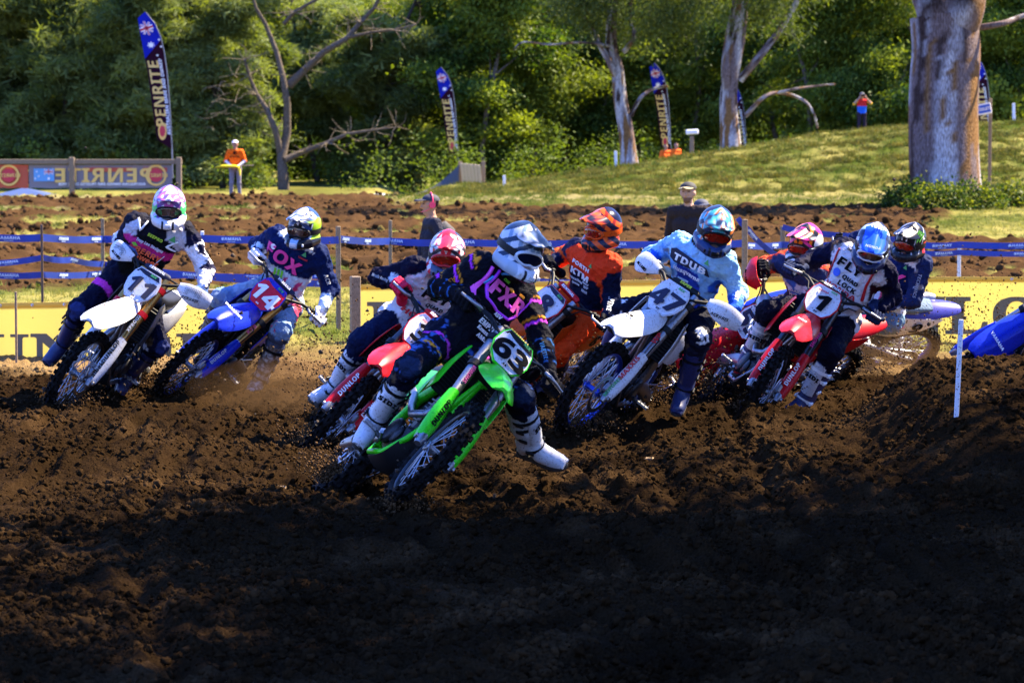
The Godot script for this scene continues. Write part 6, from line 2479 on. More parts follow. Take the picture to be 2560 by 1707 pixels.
func kit(no: int, st: Dictionary, t: int, u: float, x: float, y: float, z: float, n: float, b: int) -> Color:
	var j: Color = st.jersey
	var c := j
	var arm_right := b == 5 or b == 6
	match t:
		0: c = st.pants
		1: c = st.get("belly", j) if y < -0.06 else j
		2: c = st.get("yoke", j)
		3: c = st.get("collar", Color(0.012, 0.012, 0.015))
		4: c = st.sleeve if u > 0.12 else st.get("yoke", st.sleeve)
		5: c = st.get("cuff", st.sleeve) if u > 0.45 else st.sleeve
		6: c = st.pants
		7: c = st.get("shin", st.pants)
		8: c = st.get("knee", st.pants)
	match no:
		63:
			if t == 6 and absf(u - 0.55) < 0.018: c = Color(0.65, 0.25, 0.02)
			if t == 4 and absf(fposmod(u * 2.6 + x, 1.0) - 0.5) < 0.06: c = Color(0.55, 0.05, 0.62)
			if t == 4 and absf(fposmod(u * 2.6 + x + 0.22, 1.0) - 0.5) < 0.04: c = Color(0.70, 0.26, 0.02)
			if t == 6 and absf(u - 0.30) < 0.016: c = Color(0.55, 0.05, 0.45)
			if (t == 0 or t == 6) and absf(n - 0.30) < 0.03: c = Color(0.04, 0.10, 0.32)
			if t == 5 and absf(fposmod(u * 3.0, 1.0) - 0.5) < 0.035: c = Color(0.03, 0.12, 0.35)
		3, 1:
			if t == 1 and absf(x) > 0.172: c = Color(0.03, 0.006, 0.01) if y > -0.12 else c
			if t == 2 and z < 0.02: c = st.sleeve
			if t == 5 and n > 0.32: c = Color(0.55, 0.57, 0.62)
			if (t == 6 and u < 0.22) or t == 0: c = st.get("hip", c)
		11:
			if t == 1 and y > -0.055 + 0.25 * x * x and y < 0.005 + 0.25 * x * x: c = Color(0.52, 0.02, 0.16)
			if t == 2 and absf(x) > 0.105: c = Color(0.50, 0.48, 0.54)
			if t == 4 and u > 0.35 and u < 0.95 and n > -0.12: c = Color(0.74, 0.72, 0.76)
			if t == 5 and n > 0.12: c = Color(0.62, 0.60, 0.68)
			if t == 4 and n > 0.36: c = Color(0.74, 0.72, 0.76)
			if t == 6 and u > 0.40 and u < 0.52: c = Color(0.60, 0.04, 0.36)
			if t == 7 and n > 0.25: c = Color(0.62, 0.60, 0.64)
		14, 9:
			if t == 2 and y > 0.17: c = Color(0.74, 0.76, 0.80)
			if t == 5 and u > 0.5 and n > -0.1: c = Color(0.50, 0.60, 0.70)
			if t == 4 and n > 0.5: c = Color(0.45, 0.5, 0.58)
			if t == 1 and y < -0.10: c = Color(0.60, 0.05, 0.16) if sin(x * 60.0 + y * 25.0) > 0.7 else Color(0.66, 0.70, 0.76)
			if (t == 6 or t == 8) and sin(u * 9.0 + n * 3.0) > 0.55: c = Color(0.14, 0.23, 0.36)
			if t == 6 and n > 0.35: c = Color(0.70, 0.08, 0.18)
			if t == 7 and n > 0.15: c = Color(0.55, 0.55, 0.58)
		8:
			if t == 1 and y < 0.01: c = Color(0.006, 0.008, 0.028)
			if t == 1 and absf(x) > 0.15: c = Color(0.72, 0.06, 0.012)
			if t == 4 and b == 5: c = Color(0.72, 0.09, 0.012) if u > 0.35 else Color(0.02, 0.022, 0.05)
			if t == 5 and b == 6 and u < 0.6: c = Color(0.70, 0.10, 0.02)
			if t == 5 and b != 6 and n > 0.22: c = Color(0.55, 0.56, 0.60)
		47:
			if t == 1 and y < 0.022 and y > -0.24: c = Color(0.02, 0.05, 0.30) if absf(x) < 0.10 + 0.03 * n else Color(0.22, 0.42, 0.66)
			if t == 1 and n > 0.25 and absf(x) > 0.09: c = Color(0.02, 0.09, 0.40)
			if t == 5: c = Color(0.32, 0.55, 0.80).lerp(Color(0.02, 0.10, 0.50), smoothstep(0.25, 0.55, u + n * 0.3))
			if t == 4 and n > 0.33: c = Color(0.10, 0.28, 0.62)
			if t == 8: c = Color(0.62, 0.62, 0.63) if n > -0.2 else c
		55:
			if t == 5: c = Color(0.72, 0.10, 0.03) if u < 0.6 else Color(0.30, 0.22, 0.20)
			if t == 4: c = Color(0.70, 0.06, 0.02) if z < 0.02 or u > 0.4 else Color(0.02, 0.03, 0.08)
			if t == 1 and n > 0.1: c = Color(0.05, 0.14, 0.48)
			if t == 1 and n < -0.25: c = Color(0.02, 0.02, 0.05)
	# soil specks on the cloth
	if n > 0.52: c = c.lerp(Color(0.10, 0.06, 0.03), 0.7)
	return c


# ---------------------------------------------------------------- spectators
func spectator(label: String, joints: Dictionary, colours: Dictionary, turn: float, gear: String) -> Node3D:
	var foot: Vector3 = joints.foot
	var o := thing("person", label, "person", foot, "onlookers")
	o.rotation.y = turn
	var h: float = joints.get("h", 1.76)
	var s := h / 1.76
	var J := {"pel": Vector3(0, 0.95, 0), "ch": Vector3(0, 1.25, 0.0), "nk": Vector3(0, 1.46, 0), "hd": Vector3(0, 1.62, 0.02)}
	for e in [["R", -1.0], ["L", 1.0]]:
		var x: float = e[1]
		J["h" + e[0]] = Vector3(0.09 * x, 0.92, 0)
		J["k" + e[0]] = Vector3(0.11 * x, 0.50, 0.03)
		J["a" + e[0]] = Vector3(0.13 * x, 0.08, 0)
		J["s" + e[0]] = Vector3(0.19 * x, 1.42, 0)
		J["e" + e[0]] = joints.get("e" + e[0], Vector3(0.28 * x, 1.15, 0.0))
		J["w" + e[0]] = joints.get("w" + e[0], Vector3(0.24 * x, 0.92, 0.10))
	var bones := []
	bones.append([J.hR, J.hL, 0.10, 0.10, 0])
	bones.append([J.pel + Vector3(-0.05, 0, 0), J.ch + Vector3(-0.08, 0, 0), 0.105, 0.112, 1])
	bones.append([J.pel + Vector3(0.05, 0, 0), J.ch + Vector3(0.08, 0, 0), 0.105, 0.112, 1])
	bones.append([J.sR * Vector3(0.75, 0.985, 1), J.sL * Vector3(0.75, 0.985, 1), 0.082, 0.082, 1])
	bones.append([J.nk, J.hd - Vector3(0, 0.06, 0), 0.055, 0.052, 3])
	for e in ["R", "L"]:
		bones.append([J["s" + e], J["e" + e], 0.062, 0.048, 4])
		bones.append([J["e" + e], J["w" + e], 0.046, 0.032, 5])
		# hand: palm, four fingers and a thumb
		var dir: Vector3 = (J["w" + e] - J["e" + e]).normalized()
		var across := dir.cross(Vector3(0, 0, 1)).normalized()
		if across.length() < 0.5: across = Vector3.RIGHT
		bones.append([J["w" + e], J["w" + e] + dir * 0.075, 0.030, 0.030, 6])
		for k in 4:
			var f: Vector3 = J["w" + e] + dir * 0.08 + across * (k - 1.5) * 0.019
			bones.append([f, f + dir * 0.045 + Vector3(0, 0, 0.02), 0.0105, 0.009, 6])
		bones.append([J["w" + e] + dir * 0.03 + across * 0.03, J["w" + e] + dir * 0.07 + across * 0.055 + Vector3(0, 0, 0.02), 0.012, 0.010, 6])
		bones.append([J["h" + e], J["k" + e], 0.088, 0.062, 7])
		bones.append([J["k" + e], J["a" + e], 0.062, 0.048, 7])
		bones.append([J["a" + e] + Vector3(0, -0.03, -0.05), J["a" + e] + Vector3(0, -0.04, 0.14), 0.045, 0.038, 8])
	# head
	var hd: Vector3 = J.hd
	bones.append([hd + Vector3(0, 0.035, -0.015), hd + Vector3(0, 0.02, 0.01), 0.082, 0.080, 9])
	bones.append([hd + Vector3(0, -0.02, 0.02), hd + Vector3(0, -0.075, 0.045), 0.066, 0.042, 9])
	bones.append([hd + Vector3(0, 0.01, 0.088), hd + Vector3(0, -0.025, 0.108), 0.009, 0.014, 9])
	for x in [-1.0, 1.0]: bones.append([hd + Vector3(0.078 * x, 0.01, 0), hd + Vector3(0.084 * x, -0.02, 0.0), 0.014, 0.012, 9])
	if s != 1.0:
		for b in bones:
			b[0] = b[0] * s
			b[1] = b[1] * s
			b[2] = b[2] * s
			b[3] = b[3] * s
	var tags := []
	for b in bones: tags.append(b[4])
	var cs := colours
	var paint := func(p: Vector3, b: int) -> Color:
		match tags[b]:
			0, 7: return cs.legs
			1: return cs.shirt if not (cs.has("shirt2") and p.y < 1.22 * s) else cs.shirt2
			4: return cs.get("upper", cs.shirt)
			5: return cs.get("fore", cs.skin)
			8: return Color(0.05, 0.04, 0.035)
			9:
				var q := p / s - hd
				if q.y > 0.065 or (q.z < -0.005 and q.y > -0.02 and absf(q.x) < 0.075): return cs.hair
				if q.z > 0.075 and absf(q.y - 0.022) < 0.008 and absf(absf(q.x) - 0.032) < 0.014: return Color(0.05, 0.03, 0.025)
				if cs.has("beard") and q.y < -0.045 and q.z > 0.0: return cs.beard
				if q.z > 0.07 and absf(q.y + 0.062) < 0.006 and absf(q.x) < 0.024: return Color(0.30, 0.10, 0.08)
				return cs.skin
		return cs.skin
	part("body", body_mesh(bones, 0.0125 * s if joints.get("near", false) else 0.017 * s, 0.03, paint, 0.006), M.kit, o)
	if gear.contains("cap"):
		var g := Geo.new()
		var rings := []
		for k in 7:
			var a := PI * 0.5 * k / 6.0
			var r := PackedVector3Array()
			for e in 24: r.append(hd * s + Vector3(sin(TAU * e / 24) * 0.098 * cos(a) * s, (0.052 + sin(a) * 0.078) * s, (cos(TAU * e / 24) * 0.106 * cos(a) - 0.005) * s))
			rings.append(r)
		g.loft(rings)
		var cap := part("cap", g.mesh(), cs.cap, o)
		g = Geo.new()
		g.sheet([hd * s + Vector3(-0.085, 0.060, 0.06) * s, hd * s + Vector3(-0.07, 0.052, 0.15) * s, hd * s + Vector3(-0.03, 0.05, 0.185) * s], [hd * s + Vector3(0.085, 0.060, 0.06) * s, hd * s + Vector3(0.07, 0.052, 0.15) * s, hd * s + Vector3(0.03, 0.05, 0.185) * s], 6, 8, 0.018, 0.006, Vector3.UP)
		part("brim", g.mesh(), cs.get("brim", cs.cap), cap)
	if gear.contains("headset"):
		var g := Geo.new()
		var arc := []
		for k in 15:
			var a := PI * k / 14.0
			arc.append(hd + Vector3(cos(a) * 0.108, 0.01 + sin(a) * 0.135, -0.005))
		g.tube(arc, 0.008, 7)
		for x in [-1.0, 1.0]: g.tube([hd + Vector3(0.082 * x, 0.005, 0), hd + Vector3(0.118 * x, 0.005, 0)], 0.036, 14)
		g.tube([hd + Vector3(0.11, -0.01, 0.0), hd + Vector3(0.10, -0.06, 0.07), hd + Vector3(0.05, -0.075, 0.12)], 0.004, 6)
		part("headset", g.mesh(), mat(lin(0.75, 0.03, 0.10), 0.4), o)
	return o


func build_people() -> void:
	M.kit = mat(Color.WHITE, 0.75, 0.0, "vf")
	M.kit.heightmap_enabled = true
	M.kit.heightmap_texture = M.creases
	M.kit.heightmap_scale = 1.1
	M.gloss = mat(Color.WHITE, 0.22, 0.0, "vc")
	M.lens_dark = StandardMaterial3D.new()
	M.lens_dark.albedo_color = Color(0.02, 0.015, 0.02, 0.72)
	M.lens_dark.transparency = BaseMaterial3D.TRANSPARENCY_ALPHA
	M.lens_dark.roughness = 0.04
	M.lens_clear = M.lens_dark.duplicate()
	M.lens_clear.albedo_color = Color(0.25, 0.14, 0.10, 0.30)
	M.lens_red = M.lens_dark.duplicate()
	M.lens_red.albedo_color = Color(0.55, 0.06, 0.03, 0.62)
	M.lens_blue = M.lens_dark.duplicate()
	M.lens_blue.albedo_color = Color(0.04, 0.07, 0.14, 0.80)
	var skin := Color(0.40, 0.22, 0.15)
	# marshal with the yellow flag
	var foot := at(588, 500, 87.0)
	var man := spectator("marshal in an orange tee and grey trousers holding a furled yellow flag", {"foot": foot, "h": 1.62, "eR": Vector3(-0.29, 1.14, 0.03), "eL": Vector3(0.29, 1.14, 0.03), "wR": Vector3(-0.07, 0.98, 0.20), "wL": Vector3(0.10, 0.99, 0.20)}, {"skin": skin, "hair": Color(0.1, 0.07, 0.05), "shirt": Color(0.85, 0.13, 0.01), "upper": Color(0.85, 0.13, 0.01), "fore": Color(0.55, 0.55, 0.58), "legs": Color(0.22, 0.20, 0.21), "cap": mat(lin(0.55, 0.50, 0.55), 0.7)}, 0.0, "cap")
	part("lettering", glyphs("OFFICIAL", 0.045, false, 0.0, 1.0, 0.5), M.print_black, man, Transform3D(Basis.IDENTITY, Vector3(0, 1.16, 0.128)))
	part("emblem", poly_mesh(star(0.07, 6), 0.004), M.print_black, man, Transform3D(Basis.IDENTITY, Vector3(0, 1.27, 0.128)))
	var fl := thing("signal_flag", "furled yellow signal flag on a stick held by the marshal", "flag", foot + Vector3(0, 0.92, 0.27))
	var g := Geo.new()
	g.tube([Vector3(-0.38, -0.02, 0), Vector3(0.52, 0.015, 0)], 0.012, 8)
	part("stick", g.mesh(), M.wood, fl)
	g = Geo.new()
	g.tube([Vector3(-0.52, -0.045, 0.0), Vector3(-0.40, -0.01, 0.0), Vector3(-0.20, -0.012, 0.01), Vector3(0.0, -0.01, 0.01), Vector3(0.10, -0.03, 0.0), Vector3(0.14, -0.14, 0.0), Vector3(0.15, -0.26, 0.0)], [0.012, 0.05, 0.062, 0.058, 0.055, 0.048, 0.02], 10, true, 0.7)
	part("cloth", g.mesh(), mat(lin(0.82, 0.62, 0.03), 0.7, 0.0, "f"), fl)
	# man in headset, turned to the left
	var hp := at(1080, 530, 37.0)
	var kitc := {"skin": skin, "hair": Color(0.02, 0.015, 0.015), "shirt": Color(0.02, 0.022, 0.035), "upper": Color(0.02, 0.022, 0.035), "fore": Color(0.02, 0.022, 0.035), "legs": Color(0.02, 0.02, 0.025), "cap": mat(lin(0.015, 0.015, 0.03), 0.8), "brim": mat(lin(0.01, 0.01, 0.02), 0.8)}
	var hm := spectator("crewman in black cap and red headset, facing left behind the tapes", {"foot": Vector3(hp.x, ground_y(hp.x, 37.0) - 0.54, hp.z), "near": true, "eR": Vector3(-0.30, 1.16, 0.05), "eL": Vector3(0.30, 1.18, -0.06), "wL": Vector3(0.26, 0.98, 0.14)}, kitc, -PI / 2 + 0.25, "cap headset")
	g = Geo.new()
	g.tube([Vector3(0.0, 1.40, -0.08), Vector3(0.0, 1.32, -0.12), Vector3(0.0, 1.10, -0.13), Vector3(0.0, 0.98, -0.09)], [0.06, 0.10, 0.11, 0.05], 12, true, 1.5)
	part("backpack", g.mesh(), mat(lin(0.10, 0.095, 0.09), 0.85, 0.0, "f"), hm)
	# man in the black cap and jacket, and the one half hidden behind him
	var cp := at(1722, 500, 38.0)
	spectator("bearded man in dark jacket and black cap watching from behind the tapes", {"foot": Vector3(cp.x, -0.46, cp.z), "near": true, "h": 1.80, "eR": Vector3(-0.25, 1.14, -0.04), "eL": Vector3(0.26, 1.14, -0.02)}, {"skin": Color(0.46, 0.27, 0.19), "hair": Color(0.06, 0.04, 0.03), "beard": Color(0.16, 0.085, 0.055), "shirt": Color(0.030, 0.020, 0.021), "upper": Color(0.030, 0.020, 0.021), "fore": Color(0.030, 0.020, 0.021), "legs": Color(0.03, 0.03, 0.04), "cap": mat(lin(0.012, 0.012, 0.014), 0.8), "brim": mat(lin(0.25, 0.20, 0.10), 0.8)}, -0.35, "cap")
	cp = at(1752, 530, 39.6)
	spectator("man in a dark cap half hidden behind the bearded man", {"foot": Vector3(cp.x, -0.62, cp.z), "near": true, "h": 1.72}, {"skin": Color(0.44, 0.24, 0.17), "hair": Color(0.03, 0.02, 0.02), "shirt": Color(0.30, 0.04, 0.03), "legs": Color(0.03, 0.03, 0.04), "cap": mat(lin(0.03, 0.035, 0.06), 0.8)}, 0.5, "cap")
	# man with binoculars on the bank
	var bf := at(2155, 345, 100.0)
	var bm := spectator("man in a blue, red and yellow shirt looking through binoculars on the grass bank", {"foot": bf, "h": 1.42, "eR": Vector3(-0.33, 1.30, 0.12), "eL": Vector3(0.33, 1.32, 0.12), "wR": Vector3(-0.10, 1.56, 0.16), "wL": Vector3(0.12, 1.54, 0.17)}, {"skin": skin, "hair": Color(0.03, 0.02, 0.02), "shirt": Color(0.62, 0.03, 0.03), "shirt2": Color(0.02, 0.12, 0.58), "upper": Color(0.75, 0.42, 0.04), "fore": skin, "legs": Color(0.03, 0.02, 0.035), "cap": mat(lin(0.05, 0.05, 0.06), 0.8)}, 0.1, "cap")
	var bi := thing("binoculars", "black binoculars held to the eyes of the man on the bank", "binoculars", bf + Vector3(0.0, 1.315, 0.155))
	g = Geo.new()
	for x in [-1.0, 1.0]: g.tube([Vector3(0.032 * x, 0, -0.04), Vector3(0.032 * x, 0, 0.02), Vector3(0.038 * x, 0, 0.09)], [0.02, 0.024, 0.032], 12)
	g.box(Vector3(0, 0, 0), Vector3(0.05, 0.02, 0.05), Basis.IDENTITY, 0.004)
	part("barrels", g.mesh(), M.black, bi)
	# two seated people in orange by the third flag
	for e in [[1690, 395, "person in orange sitting low on the bank, right of the third feather flag"], [1664, 398, "person in orange sitting lowest on the bank, at the third feather flag's foot"]]:
		var p := at(e[0], e[1], 101.0)
		spectator(e[2], {"foot": p + Vector3(0, -0.85, 0), "h": 1.35}, {"skin": skin, "hair": Color(0.05, 0.03, 0.02), "shirt": Color(0.80, 0.14, 0.02), "legs": Color(0.03, 0.03, 0.05), "upper": Color(0.80, 0.14, 0.02)}, 0.6, "")


# pose of each bike: rear-axle place, heading, lean, pitch, steer (degrees); joints of each rider in metres
var poses := {
	63: [-0.857, 0.169, -18.065, 17.8, 45.9, 6.2, -1.3],
	11: [-2.823, 0.237, -24.112, -8.9, 32.9, 0.9, -9.4],
	14: [-2.163, 0.189, -25.064, -8.0, 46.2, 2.6, -7.1],
	3: [-1.127, 0.188, -21.764, 1.2, 47.0, -0.4, -9.4],
	8: [0.401, 0.180, -24.475, -29.3, 43.3, 0.7, -9.2],
	47: [0.849, 0.212, -22.111, -13.2, 37.4, 4.3, -14.4],
	55: [2.365, 0.146, -24.680, -53.8, 51.6, -0.4, 13.0],
	1: [1.594, 0.244, -23.419, 4.6, 39.2, -1.4, -20.7],
	9: [3.249, 0.140, -26.939, -63.4, 50.4, 6.3, 11.8],
	69: [4.614, 0.227, -25.093, -56.8, 54.1, -0.1, 22.7],
}
var joints := {
	63: {"pel": Vector3(-0.304, 0.808, -17.591), "nk": Vector3(-0.010, 1.203, -17.672), "hd": Vector3(0.046, 1.348, -17.530), "sR": Vector3(-0.156, 1.268, -17.569), "sL": Vector3(0.063, 1.101, -17.816), "eR": Vector3(-0.399, 1.139, -17.687), "eL": Vector3(0.161, 0.838, -17.720), "kR": Vector3(-0.545, 0.728, -17.210), "kL": Vector3(0.043, 0.573, -17.321), "aR": Vector3(-0.727, 0.455, -17.470), "aL": Vector3(0.100, 0.280, -17.616), "tR": Vector3(-0.770, 0.392, -17.294), "tL": Vector3(0.220, 0.310, -17.476), "gR": Vector3(-0.243, 1.095, -17.399), "gL": Vector3(0.225, 0.623, -17.481)},
	3: {"pel": Vector3(-0.709, 0.683, -21.237), "nk": Vector3(-0.447, 1.051, -21.072), "hd": Vector3(-0.422, 1.187, -20.913), "sR": Vector3(-0.626, 1.093, -21.004), "sL": Vector3(-0.380, 0.905, -21.187), "eR": Vector3(-0.872, 1.024, -21.169), "eL": Vector3(-0.206, 0.678, -21.097), "kR": Vector3(-0.968, 0.629, -20.867), "kL": Vector3(-0.609, 0.392, -20.870), "aR": Vector3(-1.139, 0.326, -21.098), "aL": Vector3(-0.847, 0.145, -21.113), "tR": Vector3(-1.264, 0.291, -20.958), "tL": Vector3(-0.890, 0.100, -20.933), "gR": Vector3(-0.713, 0.977, -20.889), "gL": Vector3(-0.225, 0.526, -20.805)},
	11: {"pel": Vector3(-2.751, 0.899, -23.371), "nk": Vector3(-2.516, 1.328, -23.304), "hd": Vector3(-2.450, 1.429, -23.132), "sR": Vector3(-2.709, 1.314, -23.318), "sL": Vector3(-2.348, 1.237, -23.335), "eR": Vector3(-2.845, 1.170, -23.545), "eL": Vector3(-2.205, 0.975, -23.319), "kR": Vector3(-3.096, 0.696, -23.152), "kL": Vector3(-2.551, 0.441, -23.257), "aR": Vector3(-3.246, 0.452, -23.457), "aL": Vector3(-2.763, 0.242, -23.560), "tR": Vector3(-3.308, 0.393, -23.287), "tL": Vector3(-2.763, 0.169, -23.385), "gR": Vector3(-2.770, 1.118, -23.230), "gL": Vector3(-2.211, 0.802, -23.038)},
	14: {"pel": Vector3(-1.740, 0.730, -24.346), "nk": Vector3(-1.594, 1.168, -24.163), "hd": Vector3(-1.541, 1.251, -23.977), "sR": Vector3(-1.760, 1.190, -24.257), "sL": Vector3(-1.446, 1.054, -24.124), "eR": Vector3(-1.924, 1.100, -24.491), "eL": Vector3(-1.361, 0.794, -24.251), "kR": Vector3(-2.168, 0.716, -24.130), "kL": Vector3(-1.716, 0.488, -23.942), "aR": Vector3(-2.287, 0.469, -24.446), "aL": Vector3(-1.878, 0.127, -24.083), "tR": Vector3(-2.344, 0.451, -24.265), "tL": Vector3(-1.925, 0.070, -23.908), "gR": Vector3(-1.902, 1.037, -24.167), "gL": Vector3(-1.433, 0.587, -24.006)},
	8: {"pel": Vector3(0.542, 0.684, -23.695), "nk": Vector3(0.596, 1.115, -23.457), "hd": Vector3(0.657, 1.267, -23.326), "sR": Vector3(0.479, 1.119, -23.608), "sL": Vector3(0.716, 1.016, -23.346), "eR": Vector3(0.353, 1.037, -23.868), "eL": Vector3(0.723, 0.757, -23.494), "kR": Vector3(0.088, 0.680, -23.569), "kL": Vector3(0.342, 0.384, -23.410), "aR": Vector3(0.049, 0.455, -23.922), "aL": Vector3(0.314, 0.167, -23.769), "tR": Vector3(-0.078, 0.410, -23.787), "tL": Vector3(0.187, 0.122, -23.634), "gR": Vector3(0.275, 1.011, -23.550), "gL": Vector3(0.674, 0.593, -23.210)},
	47: {"pel": Vector3(1.173, 0.815, -21.464), "nk": Vector3(1.246, 1.245, -21.238), "hd": Vector3(1.324, 1.339, -21.066), "sR": Vector3(1.105, 1.240, -21.371), "sL": Vector3(1.386, 1.146, -21.146), "eR": Vector3(0.934, 1.141, -21.603), "eL": Vector3(1.488, 0.910, -21.290), "kR": Vector3(0.743, 0.798, -21.248), "kL": Vector3(1.215, 0.629, -21.032), "aR": Vector3(0.632, 0.501, -21.522), "aL": Vector3(1.141, 0.299, -21.280), "tR": Vector3(0.564, 0.485, -21.345), "tL": Vector3(1.096, 0.212, -21.118), "gR": Vector3(0.924, 1.105, -21.283), "gL": Vector3(1.430, 0.781, -20.985)},
	55: {"pel": Vector3(2.210, 0.653, -23.964), "nk": Vector3(2.144, 1.005, -23.626), "hd": Vector3(2.128, 1.149, -23.474), "sR": Vector3(2.024, 1.018, -23.775), "sL": Vector3(2.296, 0.916, -23.549), "eR": Vector3(1.871, 0.970, -24.030), "eL": Vector3(2.378, 0.654, -23.428), "kR": Vector3(1.772, 0.604, -23.921), "kL": Vector3(1.949, 0.324, -23.730), "aR": Vector3(1.835, 0.411, -24.289), "aL": Vector3(1.989, 0.096, -24.081), "tR": Vector3(1.661, 0.370, -24.224), "tL": Vector3(1.819, 0.042, -24.016), "gR": Vector3(1.841, 0.968, -23.703), "gL": Vector3(2.161, 0.416, -23.500)},
	1: {"pel": Vector3(2.272, 0.706, -22.670), "nk": Vector3(2.475, 1.137, -22.549), "hd": Vector3(2.487, 1.187, -22.344), "sR": Vector3(2.327, 1.155, -22.674), "sL": Vector3(2.598, 1.000, -22.488), "eR": Vector3(2.127, 1.072, -22.881), "eL": Vector3(2.674, 0.812, -22.711), "kR": Vector3(1.788, 0.726, -22.494), "kL": Vector3(2.208, 0.461, -22.315), "aR": Vector3(1.687, 0.435, -22.774), "aL": Vector3(2.044, 0.107, -22.471), "tR": Vector3(1.625, 0.353, -22.613), "tL": Vector3(1.916, 0.002, -22.378), "gR": Vector3(1.958, 1.021, -22.602), "gL": Vector3(2.525, 0.701, -22.442)},
	9: {"pel": Vector3(3.027, 0.509, -26.083), "nk": Vector3(3.160, 0.964, -25.944), "hd": Vector3(3.169, 1.083, -25.770), "sR": Vector3(3.058, 0.899, -26.095), "sL": Vector3(3.282, 0.910, -25.805), "eR": Vector3(2.965, 1.155, -26.221), "eL": Vector3(3.201, 0.618, -25.791), "kR": Vector3(2.624, 0.695, -26.308), "kL": Vector3(2.627, 0.392, -26.092), "aR": Vector3(2.689, 0.480, -26.662), "aL": Vector3(2.777, 0.158, -26.407), "tR": Vector3(2.504, 0.459, -26.626), "tL": Vector3(2.592, 0.137, -26.370), "gR": Vector3(2.658, 1.079, -26.129), "gL": Vector3(2.879, 0.524, -25.825)},
	69: {"pel": Vector3(4.310, 0.636, -24.315), "nk": Vector3(4.161, 0.873, -23.899), "hd": Vector3(3.982, 0.949, -23.818), "sR": Vector3(4.149, 1.026, -24.011), "sL": Vector3(4.262, 0.740, -23.807), "eR": Vector3(4.289, 1.165, -24.237), "eL": Vector3(4.477, 0.578, -23.675), "kR": Vector3(3.878, 0.552, -24.356), "kL": Vector3(4.051, 0.266, -24.138), "aR": Vector3(4.072, 0.493, -24.724), "aL": Vector3(4.206, 0.155, -24.513), "tR": Vector3(3.894, 0.457, -24.666), "tL": Vector3(4.027, 0.116, -24.460), "gR": Vector3(4.030, 1.048, -24.069), "gL": Vector3(4.372, 0.479, -23.971)},
}


func bike_pose(n: int) -> Transform3D:
	var p: Array = poses[n]
	var yaw := deg_to_rad(p[3])
	var roll := deg_to_rad(p[4])
	var pit := deg_to_rad(p[5])
	var fwd := Vector3(sin(yaw) * cos(pit), sin(pit), cos(yaw) * cos(pit))
	var r0 := fwd.cross(Vector3.UP).normalized()
	var u := r0.cross(fwd) * cos(roll) - r0 * sin(roll)
	var b := Basis(fwd, u, fwd.cross(u))
	return Transform3D(b, Vector3(p[0], p[1], p[2]) - b * Vector3(-0.735, 0.335, 0))


func racer(n: int, bike_label: String, rider_label: String, head: Basis, bs: Dictionary, rs: Dictionary) -> void:
	var xf := bike_pose(n)
	var steer := deg_to_rad(poses[n][6])
	make_bike(str(n), bike_label, xf, steer, bs)
	make_rider(n, rider_label, joints[n], xf, steer, head, rs)


func claws(c: Vector2, s: float) -> Array:      # three ragged claw strokes
	var out := []
	for k in 3:
		var x := c.x + (k - 1) * 0.019 * s
		var l: float = [0.9, 1.15, 0.8][k] * 0.045 * s
		out.append([Vector2(x - 0.006 * s, c.y + 0.045 * s), Vector2(x + 0.007 * s, c.y + 0.048 * s), Vector2(x + 0.008 * s, c.y + 0.01 * s), Vector2(x + 0.004 * s, c.y - l * 0.6), Vector2(x + 0.001 * s, c.y - l), Vector2(x - 0.004 * s, c.y - l * 0.5), Vector2(x - 0.002 * s, c.y)])
	return out


